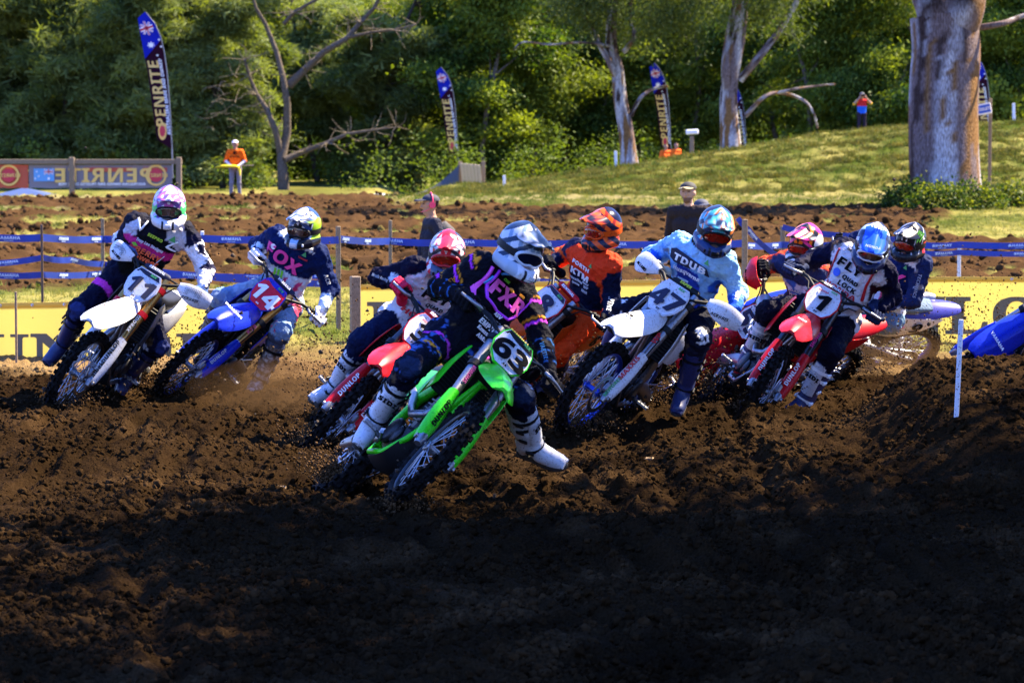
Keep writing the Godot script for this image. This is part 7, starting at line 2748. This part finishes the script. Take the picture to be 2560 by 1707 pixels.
func build_racers() -> void:
	M.strip_green = mat(lin(0.05, 0.35, 0.10), 0.5)
	var W := lin(0.80, 0.80, 0.80)
	var green := mat(lin(0.04, 0.60, 0.012), 0.32, 0.0, "mc")
	var red := mat(lin(0.50, 0.006, 0.010), 0.4, 0.0, "mc")
	var blue := mat(lin(0.006, 0.022, 0.40), 0.4, 0.0, "mc")
	var orange := mat(lin(0.66, 0.075, 0.004), 0.4, 0.0, "mc")
	var gold_tube := mat(lin(0.42, 0.22, 0.05), 0.3, 0.8, "m")
	var dark_tube := mat(lin(0.05, 0.05, 0.055), 0.3, 0.7, "m")
	var navy_ink := mat(lin(0.006, 0.009, 0.035), 0.8)
	var red_ink := mat(lin(0.55, 0.02, 0.03), 0.5)
	var pink_ink := mat(lin(0.80, 0.04, 0.26), 0.6)
	var pale_ink := mat(lin(0.55, 0.57, 0.60), 0.6)
	var blue_rim := mat(lin(0.02, 0.06, 0.40), 0.3, 0.7, "m")
	var black_rim := mat(lin(0.02, 0.02, 0.022), 0.3, 0.6, "m")
	var white_boot := mat(lin(0.52, 0.52, 0.55), 0.5, 0.0, "m")
	var navy_boot := mat(lin(0.010, 0.018, 0.085), 0.5, 0.0, "m")
	var muddy_boot := mat(lin(0.40, 0.36, 0.32), 0.7, 0.0, "M")
	var red_toe := mat(lin(0.48, 0.008, 0.015), 0.45, 0.0, "m")
	var black_glove := mat(lin(0.006, 0.006, 0.009), 0.8, 0.0, "f")
	var white_glove := mat(lin(0.68, 0.68, 0.72), 0.7, 0.0, "f")
	var red_glove := mat(lin(0.60, 0.02, 0.06), 0.7, 0.0, "f")
	var navy_glove := mat(lin(0.012, 0.02, 0.06), 0.7, 0.0, "f")
	var lime := mat(lin(0.18, 0.60, 0.02), 0.6)
	var purple := mat(lin(0.55, 0.04, 0.75), 0.5)
	var amber := mat(lin(0.85, 0.34, 0.02), 0.5)
	var pinkl := mat(lin(0.85, 0.07, 0.50), 0.5)
	var bluel := mat(lin(0.05, 0.28, 0.62), 0.5)

	# --- green bike, front
	racer(63, "bright green motocross bike leading in front, white plate number 63", "rider in black kit with neon piping, white-grey helmet, left leg out, in front", facing(33, 20, 15),
		{"main": green, "plate": M.white, "plate_edge": green, "ink": M.print_black, "rim": black_rim, "fork": M.alloy, "frame": green, "strip": M.black, "pad": M.black, "pad_text": "RENTHAL", "pad_ink": mat(lin(0.7, 0.5, 0.05), 0.5), "brand": "", "num_wide": 1.25,
			"words": [["guard_r", "DUNLOP", 0.030, M.print_black], ["tube_r", "SHOWA", 0.024, mat(lin(0.45, 0.03, 0.20), 0.5)], ["fender", "K", 0.03, M.print_black]]},
		{"jersey": Color(0.004, 0.004, 0.008), "sleeve": Color(0.004, 0.005, 0.010), "pants": Color(0.004, 0.005, 0.013), "knee": Color(0.014, 0.02, 0.05), "glove": black_glove, "boot": white_boot, "boot_text": [["SIDI", 0.03, M.print_black]], "lens": M.lens_blue, "goggle": mat(lin(0.55, 0.58, 0.62), 0.4), "vent": M.white,
			"print": [["FXR", 0.085, 0.0, 0.075, mat(lin(0.85, 0.10, 0.42), 0.5), 1.45, 0.0], ["ASV", 0.022, 0.005, -0.035, M.print_white, 1.2], ["RACING", 0.026, 0.0, -0.075, M.print_white, 1.3], ["EMPIRE", 0.030, 0.0, -0.115, M.print_white, 1.2], ["Kawasaki", 0.024, 0.0, -0.15, M.print_white, 1.1], ["AMS", 0.024, 0.0, -0.185, M.print_white, 1.3], ["MXR", 0.014, 0.08, 0.135, amber, 1.1], ["COIL", 0.014, -0.08, 0.14, lime, 1.1]],
			"lines": [[[[-0.15, 0.16], [-0.17, 0.06], [-0.13, 0.0], [-0.02, -0.02], [0.08, -0.015], [0.15, 0.05], [0.165, 0.16]], 0.014, purple], [[[-0.20, 0.15], [-0.19, 0.0], [-0.15, -0.10]], 0.013, pinkl], [[[0.20, 0.15], [0.19, 0.0], [0.16, -0.12]], 0.013, amber], [[[-0.17, 0.11], [-0.185, 0.05]], 0.012, bluel], [[[-0.10, 0.19], [-0.13, 0.15]], 0.012, bluel], [[[-0.045, 0.105], [-0.01, 0.125], [0.02, 0.11]], 0.014, amber], [[[0.03, 0.05], [0.075, 0.04], [0.09, 0.07]], 0.014, purple]],
			"arm_print": [["L", "VARTIE", 0.022, bluel, 1], ["R", "ASV", 0.028, amber, 0]]})
	# --- red bike 3
	racer(3, "red motocross bike leaning hard behind the green bike, plate number 3", "rider in white-chested jersey and red gloves, red-white helmet, behind the green bike", facing(-3, 14, 6),
		{"main": red, "plate": M.white, "ink": M.print_black, "rim": black_rim, "fork": dark_tube, "strip": M.white, "pad": red, "pad_text": "RENTHAL", "brand": "HONDA", "brand_ink": red_ink,
			"words": [["guard_r", "DUNLOP", 0.030, M.print_white], ["guard_l", "DUNLOP", 0.030, M.print_white], ["tube_r", "SHOWA", 0.024, M.print_white]]},
		{"jersey": Color(0.54, 0.53, 0.57), "sleeve": Color(0.006, 0.006, 0.018), "belly": Color(0.60, 0.58, 0.62), "pants": Color(0.005, 0.009, 0.035), "hip": Color(0.60, 0.60, 0.66), "knee": Color(0.005, 0.009, 0.035), "glove": red_glove, "boot": white_boot, "boot_text": [["SIDI", 0.03, M.print_black]], "lens": M.lens_red, "goggle": mat(lin(0.5, 0.02, 0.03), 0.4),
			"print": [["thor", 0.03, -0.03, 0.13, M.print_black, 1.2], ["FLY", 0.062, 0.0, 0.06, M.print_black, 1.5], ["QUAD", 0.034, 0.03, -0.02, M.print_black, 1.25], ["LOCK", 0.034, 0.03, -0.065, M.print_black, 1.25], ["HONDA", 0.040, -0.02, -0.12, red_ink, 1.3]],
			"shapes": [[ring_shift(0.026, Vector2(-0.09, -0.04)), mat(lin(0.02, 0.10, 0.55), 0.5)]], "arm_print": [["R", "Honda Racing", 0.026, pale_ink, 1]]})
	# --- white bike 11
	racer(11, "white motocross bike with dotted hand guards at the left, plate number 11", "rider in black jersey with crimson chest band, purple-white helmet, leftmost of the riders", facing(4, 12, 4),
		{"main": M.white, "plate": M.white, "ink": navy_ink, "rim": black_rim, "fork": gold_tube, "strip": navy_ink, "pad": navy_ink, "pad_text": "RENTHAL", "hand_guard": M.white, "dots": true, "shroud": mat(lin(0.04, 0.04, 0.045), 0.35, 0.0, "mc"), "frame": M.alloy, "slant": 0.12, "clamp": red,
			"words": [["guard_l", "DUNLOP", 0.030, M.print_black, 0.06], ["guard_l", "albek", 0.032, M.print_black, -0.10], ["tube_l", "XPROOZ", 0.024, M.print_white], ["tube_r", "XPROOZ", 0.024, M.print_white], ["fender", "SPY", 0.022, red_ink]]},
		{"jersey": Color(0.004, 0.004, 0.007), "sleeve": Color(0.008, 0.009, 0.03), "yoke": Color(0.008, 0.008, 0.018), "pants": Color(0.005, 0.006, 0.016), "knee": Color(0.02, 0.03, 0.10), "glove": mat(lin(0.05, 0.10, 0.25), 0.7, 0.0, "f"), "boot": navy_boot, "lens": M.lens_clear, "goggle": M.black, "vent": M.white, "strap": mat(lin(0.04, 0.5, 0.12), 0.5),
			"print": [["SEEPRO", 0.022, 0.01, 0.075, mat(lin(0.45, 0.65, 0.02), 0.5), 1.1], ["Troy Lee Designs", 0.030, 0.0, 0.005, pale_ink, 0.9], ["BERRY", 0.040, 0.02, -0.055, mat(lin(0.80, 0.12, 0.03), 0.5), 1.2], ["Sweet", 0.042, 0.03, -0.10, mat(lin(0.80, 0.12, 0.03), 0.5), 1.1]],
			"shapes": [[ring_shift(0.032, Vector2(-0.10, -0.07)), mat(lin(0.70, 0.03, 0.05), 0.5)], [[Vector2(-0.125, -0.035), Vector2(-0.10, -0.02), Vector2(-0.075, -0.035), Vector2(-0.10, -0.048)], lime], [[Vector2(0.10, 0.105), Vector2(0.155, 0.105), Vector2(0.13, 0.15)], M.strip_green]],
			"lines": [[[[-0.16, 0.14], [-0.11, 0.07], [-0.09, 0.15]], 0.013, M.print_white], [[[0.17, 0.12], [0.11, 0.05], [0.19, 0.04]], 0.013, M.print_white], [[[0.13, -0.02], [0.07, -0.16]], 0.005, M.print_white]]})
	# --- blue bike 14
	racer(14, "blue motocross bike with red number plate 14, second from the left", "rider in navy jersey with pink chest lettering and white gloves, second from left", facing(-20, 8, 10),
		{"main": blue, "plate": mat(lin(0.62, 0.01, 0.03), 0.3, 0.0, "mc"), "ink": M.print_white, "rim": blue_rim, "fork": gold_tube, "strip": blue, "pad": navy_ink, "pad_text": "YAMAHA", "frame": M.black,
			"words": [["tube_l", "KYB", 0.030, mat(lin(0.7, 0.1, 0.2), 0.5)], ["guard_l", "DUNLOP", 0.024, pale_ink], ["fender", "YAMAHA", 0.026, M.print_white]]},
		{"jersey": Color(0.006, 0.013, 0.065), "sleeve": Color(0.006, 0.013, 0.065), "belly": Color(0.6, 0.64, 0.7), "pants": Color(0.24, 0.33, 0.44), "knee": Color(0.16, 0.22, 0.32), "shin": Color(0.06, 0.07, 0.10), "glove": white_glove, "boot": muddy_boot, "lens": M.lens_clear, "goggle": M.black, "vent": pale_ink,
			"print": [["FOX", 0.105, -0.03, 0.035, pink_ink, 1.25, -0.15], ["YAMAHA", 0.014, 0.13, 0.11, red_ink, 1.0]],
			"shapes": claw_shapes(Vector2(-0.03, -0.13), 1.5, lime) + [[[Vector2(0.11, 0.13), Vector2(0.15, 0.13), Vector2(0.13, 0.165)], M.strip_green], [ring_shift(0.022, Vector2(-0.13, 0.085)), M.print_white]],
			"arm_print": [["L", "ACR", 0.03, M.print_white, 0]]})
	# --- orange bike 8
	racer(8, "orange motocross bike behind the white bike, white and navy plate number 8", "rider in orange and navy kit with an orange-black helmet, upright on the orange bike", facing(-46, 8, 12),
		{"main": orange, "plate": M.white, "plate_edge": red, "ink": navy_ink, "rim": black_rim, "fork": M.alloy, "strip": navy_ink, "pad": red, "pad_text": "RENTHAL", "seat": orange, "frame": orange, "panel": orange, "spring": M.white, "num_wide": 1.35,
			"words": [["panel_l", "8", 0.11, M.print_black, Vector3(-0.44, 0.785, 0.142)], ["shroud_l", "KTM", 0.07, M.print_white, Vector3(0.14, 0.83, 0.178), 0.3], ["guard_l", "WP", 0.03, M.print_white]]},
		{"jersey": Color(0.74, 0.045, 0.012), "sleeve": Color(0.006, 0.009, 0.035), "yoke": Color(0.74, 0.05, 0.012), "belly": Color(0.006, 0.009, 0.035), "pants": Color(0.74, 0.06, 0.01), "glove": black_glove, "boot": navy_boot, "lens": M.lens_red, "goggle": orange, "strap": orange,
			"print": [["FORTH", 0.032, 0.0, 0.085, M.print_white, 1.35], ["KTM", 0.050, 0.0, 0.01, M.print_white, 1.4], ["raceline", 0.022, -0.03, -0.05, pale_ink, 1.2], ["ipone", 0.022, -0.03, -0.085, pale_ink, 1.2], ["motul", 0.018, 0.07, -0.03, pale_ink, 1.0], ["WP", 0.022, 0.08, -0.06, pale_ink, 1.0], ["MXR", 0.02, 0.07, -0.10, pale_ink, 1.0]],
			"shapes": [[[Vector2(0.08, 0.12), Vector2(0.11, 0.12), Vector2(0.095, 0.15)], M.strip_green]], "arm_print": [["L", "ALPINE", 0.04, M.print_white, 1]]})
	# --- white bike 47
	racer(47, "white motocross bike with plain white hand guards, plate number 47", "rider in sky-blue jersey with black chest panel and dark trousers, left foot dragging", facing(3, 22, 11),
		{"main": M.white, "plate": M.white, "ink": navy_ink, "rim": blue_rim, "hub": blue_rim, "fork": M.alloy, "strip": M.white, "pad": M.black, "pad_text": "TAPER", "pad_ink": mat(lin(0.65, 0.75, 0.03), 0.5), "hand_guard": M.white, "frame": M.alloy, "num_wide": 1.2,
			"words": [["guard_l", "MAXXIS", 0.034, red_ink, 0.05], ["guard_l", "MOTOREX", 0.022, M.strip_green, -0.12], ["fender", "KB", 0.028, M.print_black], ["tube_l", "WP", 0.034, red_ink], ["panel_l", "4", 0.11, M.print_black, Vector3(-0.40, 0.785, 0.142)]]},
		{"jersey": Color(0.20, 0.42, 0.70), "sleeve": Color(0.24, 0.46, 0.72), "yoke": Color(0.27, 0.50, 0.74), "belly": Color(0.16, 0.36, 0.66), "pants": Color(0.004, 0.005, 0.014), "shin": Color(0.012, 0.013, 0.03), "glove": mat(lin(0.62, 0.60, 0.45), 0.7, 0.0, "f"), "boot": navy_boot, "lens": M.lens_red, "goggle": M.black,
			"shapes": [[[Vector2(-0.155, 0.11), Vector2(-0.12, 0.125), Vector2(0.15, 0.10), Vector2(0.165, 0.035), Vector2(-0.11, 0.03), Vector2(-0.15, 0.05)], navy_ink], [[Vector2(0.12, 0.13), Vector2(0.16, 0.13), Vector2(0.14, 0.165)], M.strip_green]],
			"print": [["TDUB", 0.050, 0.01, 0.073, M.print_white, 1.5], ["Husqvarna", 0.038, 0.0, -0.01, M.print_white, 1.1], ["T", 0.075, -0.02, -0.095, mat(lin(0.40, 0.62, 0.82), 0.5), 1.5]],
			"arm_print": [["L", "HARDY", 0.03, M.print_white, 1]]})
	# --- red bike 55
	racer(55, "red motocross bike half hidden between the number 47 and number 1 bikes, plate 55", "rider with pink, orange and black helmet and orange sleeves, behind the blue-helmeted rider", facing(-32, 10, 10),
		{"main": red, "plate": M.white, "ink": navy_ink, "rim": black_rim, "fork": dark_tube, "strip": navy_ink, "pad": red, "pad_text": "RENTHAL", "plate_edge": red, "hand_guard": red,
			"words": [["guard_l", "DUNLOP", 0.03, mat(lin(0.75, 0.5, 0.03), 0.5)], ["shroud_l", "HONDA", 0.05, M.print_white, Vector3(0.13, 0.83, 0.178), 0.3]]},
		{"jersey": Color(0.50, 0.58, 0.70), "sleeve": Color(0.70, 0.07, 0.02), "yoke": Color(0.02, 0.03, 0.08), "belly": Color(0.06, 0.03, 0.05), "pants": Color(0.02, 0.02, 0.05), "hip": Color(0.5, 0.3, 0.25), "glove": black_glove, "boot": white_boot, "lens": M.lens_red, "goggle": M.black,
			"print": [["OAKLEY", 0.025, 0.0, -0.03, pale_ink, 1.2], ["HONDA", 0.03, 0.0, -0.075, pale_ink, 1.2], ["penrite", 0.024, 0.0, -0.12, pale_ink, 1.2]]})
	# --- red bike 1
	racer(1, "red motocross bike at the right, white plate with black number 1", "rider in white jersey with black sleeves and a deep blue helmet, left boot down", facing(-14, 34, 17),
		{"main": red, "plate": M.white, "ink": M.print_black, "rim": black_rim, "fork": dark_tube, "strip": M.white, "pad": M.black, "pad_text": "RENTHAL", "brand": "HONDA", "brand_ink": red_ink, "slant": 0.15, "num_wide": 1.35,
			"words": [["guard_l", "DUNLOP", 0.030, M.print_white], ["guard_r", "DUNLOP", 0.030, M.print_white], ["tube_l", "SHOWA", 0.024, pink_ink], ["tube_r", "SHOWA", 0.024, M.print_white], ["fender", "HRC", 0.022, M.print_white]]},
		{"jersey": Color(0.58, 0.55, 0.57), "sleeve": Color(0.005, 0.006, 0.022), "belly": Color(0.66, 0.62, 0.64), "pants": Color(0.004, 0.005, 0.015), "hip": Color(0.66, 0.64, 0.70), "knee": Color(0.004, 0.005, 0.015), "glove": navy_glove, "boot": navy_boot, "shin_mat": white_boot, "toe": red_toe, "buckle": M.print_white, "boot_text": [["SIDI", 0.03, M.print_black]], "lens": M.lens_clear, "goggle": pale_ink,
			"print": [["THRIVE", 0.014, -0.08, 0.15, M.print_black, 1.0], ["FLY", 0.062, -0.01, 0.055, M.print_black, 1.55], ["QUAD", 0.036, 0.035, -0.03, M.print_black, 1.25], ["LOCK", 0.036, 0.035, -0.078, M.print_black, 1.25], ["HONDA", 0.036, 0.0, -0.125, red_ink, 1.5]],
			"shapes": [[ring_shift(0.030, Vector2(-0.085, -0.025)), mat(lin(0.02, 0.10, 0.60), 0.5)]],
			"lines": [[[[-0.16, 0.12], [-0.15, 0.0], [-0.16, -0.12]], 0.012, red_toe], [[[0.16, 0.12], [0.15, 0.0], [0.16, -0.12]], 0.012, red_toe]],
			"helmet_text": [["faith", 0.035, frame_text(Vector3(0.25, 0.95, -0.1)), Vector3(0.0, 0.166, -0.01), M.print_white], ["HONDA", 0.02, frame_text(Vector3(0.45, 0.9, 0)), Vector3(0.19, 0.13, 0), M.print_white]]})
	# --- blue-white bike 9
	racer(9, "blue and white motocross bike seen from its tail at the right, side number 9", "rider in navy jersey with pink lettering and black claw-marked helmet, rightmost full rider", facing(-32, 10, 15),
		{"main": blue, "plate": mat(lin(0.62, 0.01, 0.03), 0.3, 0.0, "mc"), "ink": M.print_white, "rim": blue_rim, "fork": gold_tube, "panel": M.white, "tail": mat(lin(0.06, 0.06, 0.30), 0.3, 0.0, "mc"), "seat": mat(lin(0.10, 0.15, 0.22), 0.6, 0.0, "f"),
			"words": [["panel_l", "9", 0.12, M.print_black, Vector3(-0.56, 0.80, 0.138)], ["panel_l", "FOX", 0.075, pink_ink, Vector3(-0.33, 0.78, 0.146)]]},
		{"jersey": Color(0.006, 0.013, 0.065), "sleeve": Color(0.012, 0.020, 0.070), "pants": Color(0.12, 0.20, 0.30), "glove": black_glove, "boot": muddy_boot, "lens": M.lens_red, "goggle": M.black,
			"print": [["FOX", 0.105, -0.02, 0.04, pink_ink, 1.25, -0.1]], "shapes": [[[Vector2(0.11, 0.13), Vector2(0.15, 0.13), Vector2(0.13, 0.165)], M.strip_green]],
			"arm_print": [["L", "TECHNICS", 0.026, pale_ink, 0]], "helmet_claws": [[frame_text(Vector3(0.50, 0.40, -0.75)), Vector3(0.060, 0.078, -0.092), lime]], "helmet_text": [["oakley", 0.022, frame_text(Vector3(0.3, 0.5, -0.8)), Vector3(0.03, 0.085, -0.102), M.print_white]]})
	# --- blue bike at the right edge
	racer(69, "blue motocross bike cut by the right edge behind the soil mound", "rider mostly beyond the right edge on the blue bike, blue kit", facing(-40, 10, 12),
		{"main": blue, "plate": blue, "ink": M.print_white, "rim": blue_rim, "fork": M.alloy, "words": [["fender", "YAMAHA", 0.024, M.print_white]]},
		{"jersey": Color(0.006, 0.013, 0.065), "sleeve": Color(0.006, 0.013, 0.065), "pants": Color(0.015, 0.02, 0.06), "glove": black_glove, "boot": navy_boot})


func ring_shift(r: float, c: Vector2) -> Array:
	var out := []
	for p in ring_pts(r, r, 16): out.append(p + c)
	return out


func claw_shapes(c: Vector2, s: float, m: Material) -> Array:
	var out := []
	for p in claws(c, s): out.append([p, m])
	return out


func frame_text(out: Vector3) -> Basis:      # lettering read from the front with this outward direction
	var z := out.normalized()
	var x := Vector3(0, 0, -1)
	x = (x - z * x.dot(z)).normalized()
	return Basis(x, z.cross(x), z)


# ---------------------------------------------------------------- loose soil
func clod_mesh(sd: int) -> ArrayMesh:
	var r := FastNoiseLite.new()
	r.seed = sd
	r.frequency = 0.9
	var g := Geo.new()
	var rings := []
	for j in 7:
		var a := PI * j / 6.0
		var ring := PackedVector3Array()
		for i in 9:
			var b := TAU * i / 9
			var p := Vector3(sin(a) * cos(b), cos(a), sin(a) * sin(b))
			if j == 0 or j == 6: p = Vector3(0.02 * cos(b), cos(a), 0.02 * sin(b))
			ring.append(p * (0.42 + 0.55 * r.get_noise_3dv(p * 1.9)))
		rings.append(ring)
	g.loft(rings)
	return g.mesh()


func build_dirt_bits() -> void:
	var shapes := []
	for k in 4: shapes.append(clod_mesh(40 + k))
	for k in 4:
		var places := []
		var tints := []
		for e in 42000:
			var d := 10.8 + 15.5 * pow(rng.randf(), 1.25)
			var x := rng.randf_range(-0.175, 0.185) * d
			if n_mid.get_noise_2d(x * 1.7, d * 1.7) + rng.randfn() * 0.35 < 0.0: continue
			var s := 0.011 + 0.042 * pow(rng.randf(), 5.0)
			places.append(Transform3D(any_turn(s).scaled_local(Vector3(1.2, 0.85, 1.0)), Vector3(x, near_height.call(x, d) + s * 0.02, -d)))
			tints.append(soil_colour(x, d) * rng.randf_range(0.6, 1.25))
		var o := scatter("loose_soil", shapes[k], M.clod, places, tints, self)
		tag(o, ["small crumbs of dark loose soil over the track", "rounded crumbs of dark loose soil over the track", "flat crumbs of dark loose soil over the track", "jagged crumbs of dark loose soil over the track"][k], "soil", "", "stuff")
	var fp := []
	var ft := []
	for e in 30000:
		var d := 38.0 + 50.0 * pow(rng.randf(), 0.8)
		var x := rng.randf_range(-0.175, 0.185) * d
		if grassiness(x, d) > 0.4 or n_mid.get_noise_2d(x * 0.8, d * 1.1) + rng.randfn() * 0.3 < 0.05: continue
		var s := 0.03 + 0.15 * pow(rng.randf(), 3.0)
		fp.append(Transform3D(any_turn(s).scaled_local(Vector3(1.2, 0.8, 1.0)), Vector3(x, ground_y(x, d) + 0.11 * n_mid.get_noise_2d(x * 0.55, d * 0.9) + 0.15 * n_fine.get_noise_2d(x * 0.9, d * 0.7) + s * 0.15, -d)))
		ft.append(soil_colour(x, d) * rng.randf_range(0.45, 1.2))
	tag(scatter("paddock_soil", shapes[2], M.clod, fp, ft, self), "brown clods of the tilled paddock behind the tapes", "soil", "", "stuff")
	# pale wood chips and stones in the foreground
	var chip := mat(lin(0.24, 0.16, 0.09), 0.9)
	for e in [[372, 1332, 0.075, "smooth pale stone lying in the shaded foreground soil, left"], [1627, 1168, 0.06, "pale chip glinting in the soil right of the green bike"], [700, 1222, 0.05, "thin straw-coloured wood chip left of the green bike's front wheel"], [735, 1478, 0.06, "straw-coloured wood chip low in the foreground"]]:
		var d: float = 8100.0 * EYE / (e[1] - 300.0)
		var x: float = (e[0] - 1280.0) / F * d
		var g := Geo.new()
		g.put(Geo.new(), Transform3D.IDENTITY)
		var s: float = e[2]
		tag(part("wood_chip" if e[2] < 0.07 else "stone", shapes[1], chip, self, Transform3D(Basis(Vector3.UP, 0.3).scaled(Vector3(s * 1.5, s * 0.45, s * 0.6)), Vector3(x, near_height.call(x, d) + 0.012, -d))), e[3], "stone" if e[2] >= 0.07 else "wood chip")
	# soil thrown up by the wheels: the larger lumps one by one, the spray as one mass
	var lump := mat(lin(0.036, 0.021, 0.010), 0.95)
	var jets := []      # where a wheel bites, the way the soil flies, how strongly
	for n in [11, 14, 3, 63, 8, 47, 55, 1, 9]:
		var xf := bike_pose(n)
		var fwd := xf.basis.x
		var rear: Vector3 = xf * Vector3(-0.735, 0.05, 0)
		var fore: Vector3 = xf * Vector3(0.745, 0.05, 0)
		rear.y = maxf(rear.y, 0.03)
		fore.y = maxf(fore.y, 0.03)
		var power: float = {63: 0.45, 14: 1.5, 9: 1.5}.get(n, 1.0)
		jets.append([rear, -fwd * 0.55 + Vector3(0.30, 0.75, 0.15), power])
		jets.append([rear, -fwd * 0.35 + Vector3(0.55, 0.45, 0.25), power])
		jets.append([fore, Vector3(0.25, 0.30, 0.15) - fwd * 0.2, power * 0.55])
	for k in 290:
		var j: Array = jets[(k * 7) % jets.size()]
		var t := pow(rng.randf(), 0.7) * 1.35
		var v: Vector3 = j[1] + Vector3(rng.randfn(), rng.randfn() * 0.6, rng.randfn()) * 0.33
		var p: Vector3 = j[0] + v * t * (0.5 + 0.5 * j[2]) + Vector3(0, 0.1 - 0.22 * t * t, 0)
		if p.y < 0.10: p.y = 0.10 + rng.randf() * 0.5
		if k % 9 == 0: p += Vector3(rng.randf_range(-0.3, 0.8), rng.randf_range(0.2, 0.9), 0.0)
		var o := part("flying_clod", shapes[k % 4], lump, self, Transform3D(any_turn(0.011 + 0.030 * pow(rng.randf(), 2.6)), p))
		tag(o, "small dark lump of soil flung into the air by the wheels", "clod", "clods of soil in mid-air")
	var places := []
	var tints := []
	for k in 40000:
		var j: Array = jets[k % jets.size()]
		var t := pow(rng.randf(), 1.7) * 1.1
		var v: Vector3 = j[1] * 0.85 + Vector3(rng.randfn(), rng.randfn() * 0.45, rng.randfn()) * 0.30
		var p: Vector3 = j[0] + v * t * j[2] + Vector3(0, -0.15 * t * t, 0)
		if p.y < 0.03: p.y = 0.03 + rng.randf() * 0.12
		places.append(Transform3D(any_turn(0.005 + 0.014 * pow(rng.randf(), 2.5)), p))
		tints.append(Color(0.075, 0.043, 0.020) * rng.randf_range(0.6, 1.5))
	tag(scatter("soil_spray", shapes[0], M.clod, places, tints, self), "fine spray of soil hanging in the air behind the wheels", "soil spray", "", "stuff")
	# dust hanging low behind the wheels
	var puffs := []
	for e in [[Vector3(2.9, 0.05, -25.6), 5], [Vector3(-1.9, 0.05, -25.2), 6], [Vector3(0.7, 0.05, -24.4), 4], [Vector3(-1.2, 0.05, -22.9), 3]]:
		for k in e[1]: puffs.append([e[0] + Vector3(rng.randfn() * 0.55, rng.randf() * 0.12, rng.randfn() * 0.25), Vector3(rng.randf_range(0.9, 1.7), rng.randf_range(0.4, 0.85), rng.randf_range(0.7, 1.1)), 0.22])
	for e in puffs:
		var v := FogVolume.new()
		v.name = numbered("dust_cloud")
		v.shape = RenderingServer.FOG_VOLUME_SHAPE_ELLIPSOID
		v.size = e[1]
		v.position = e[0]
		var fm := FogMaterial.new()
		fm.density = e[2]
		fm.albedo = lin(0.20, 0.115, 0.05)
		v.material = fm
		add_child(v)
		tag(v, "thin brown dust hanging low behind the wheels", "dust", "dust behind the wheels", "stuff")
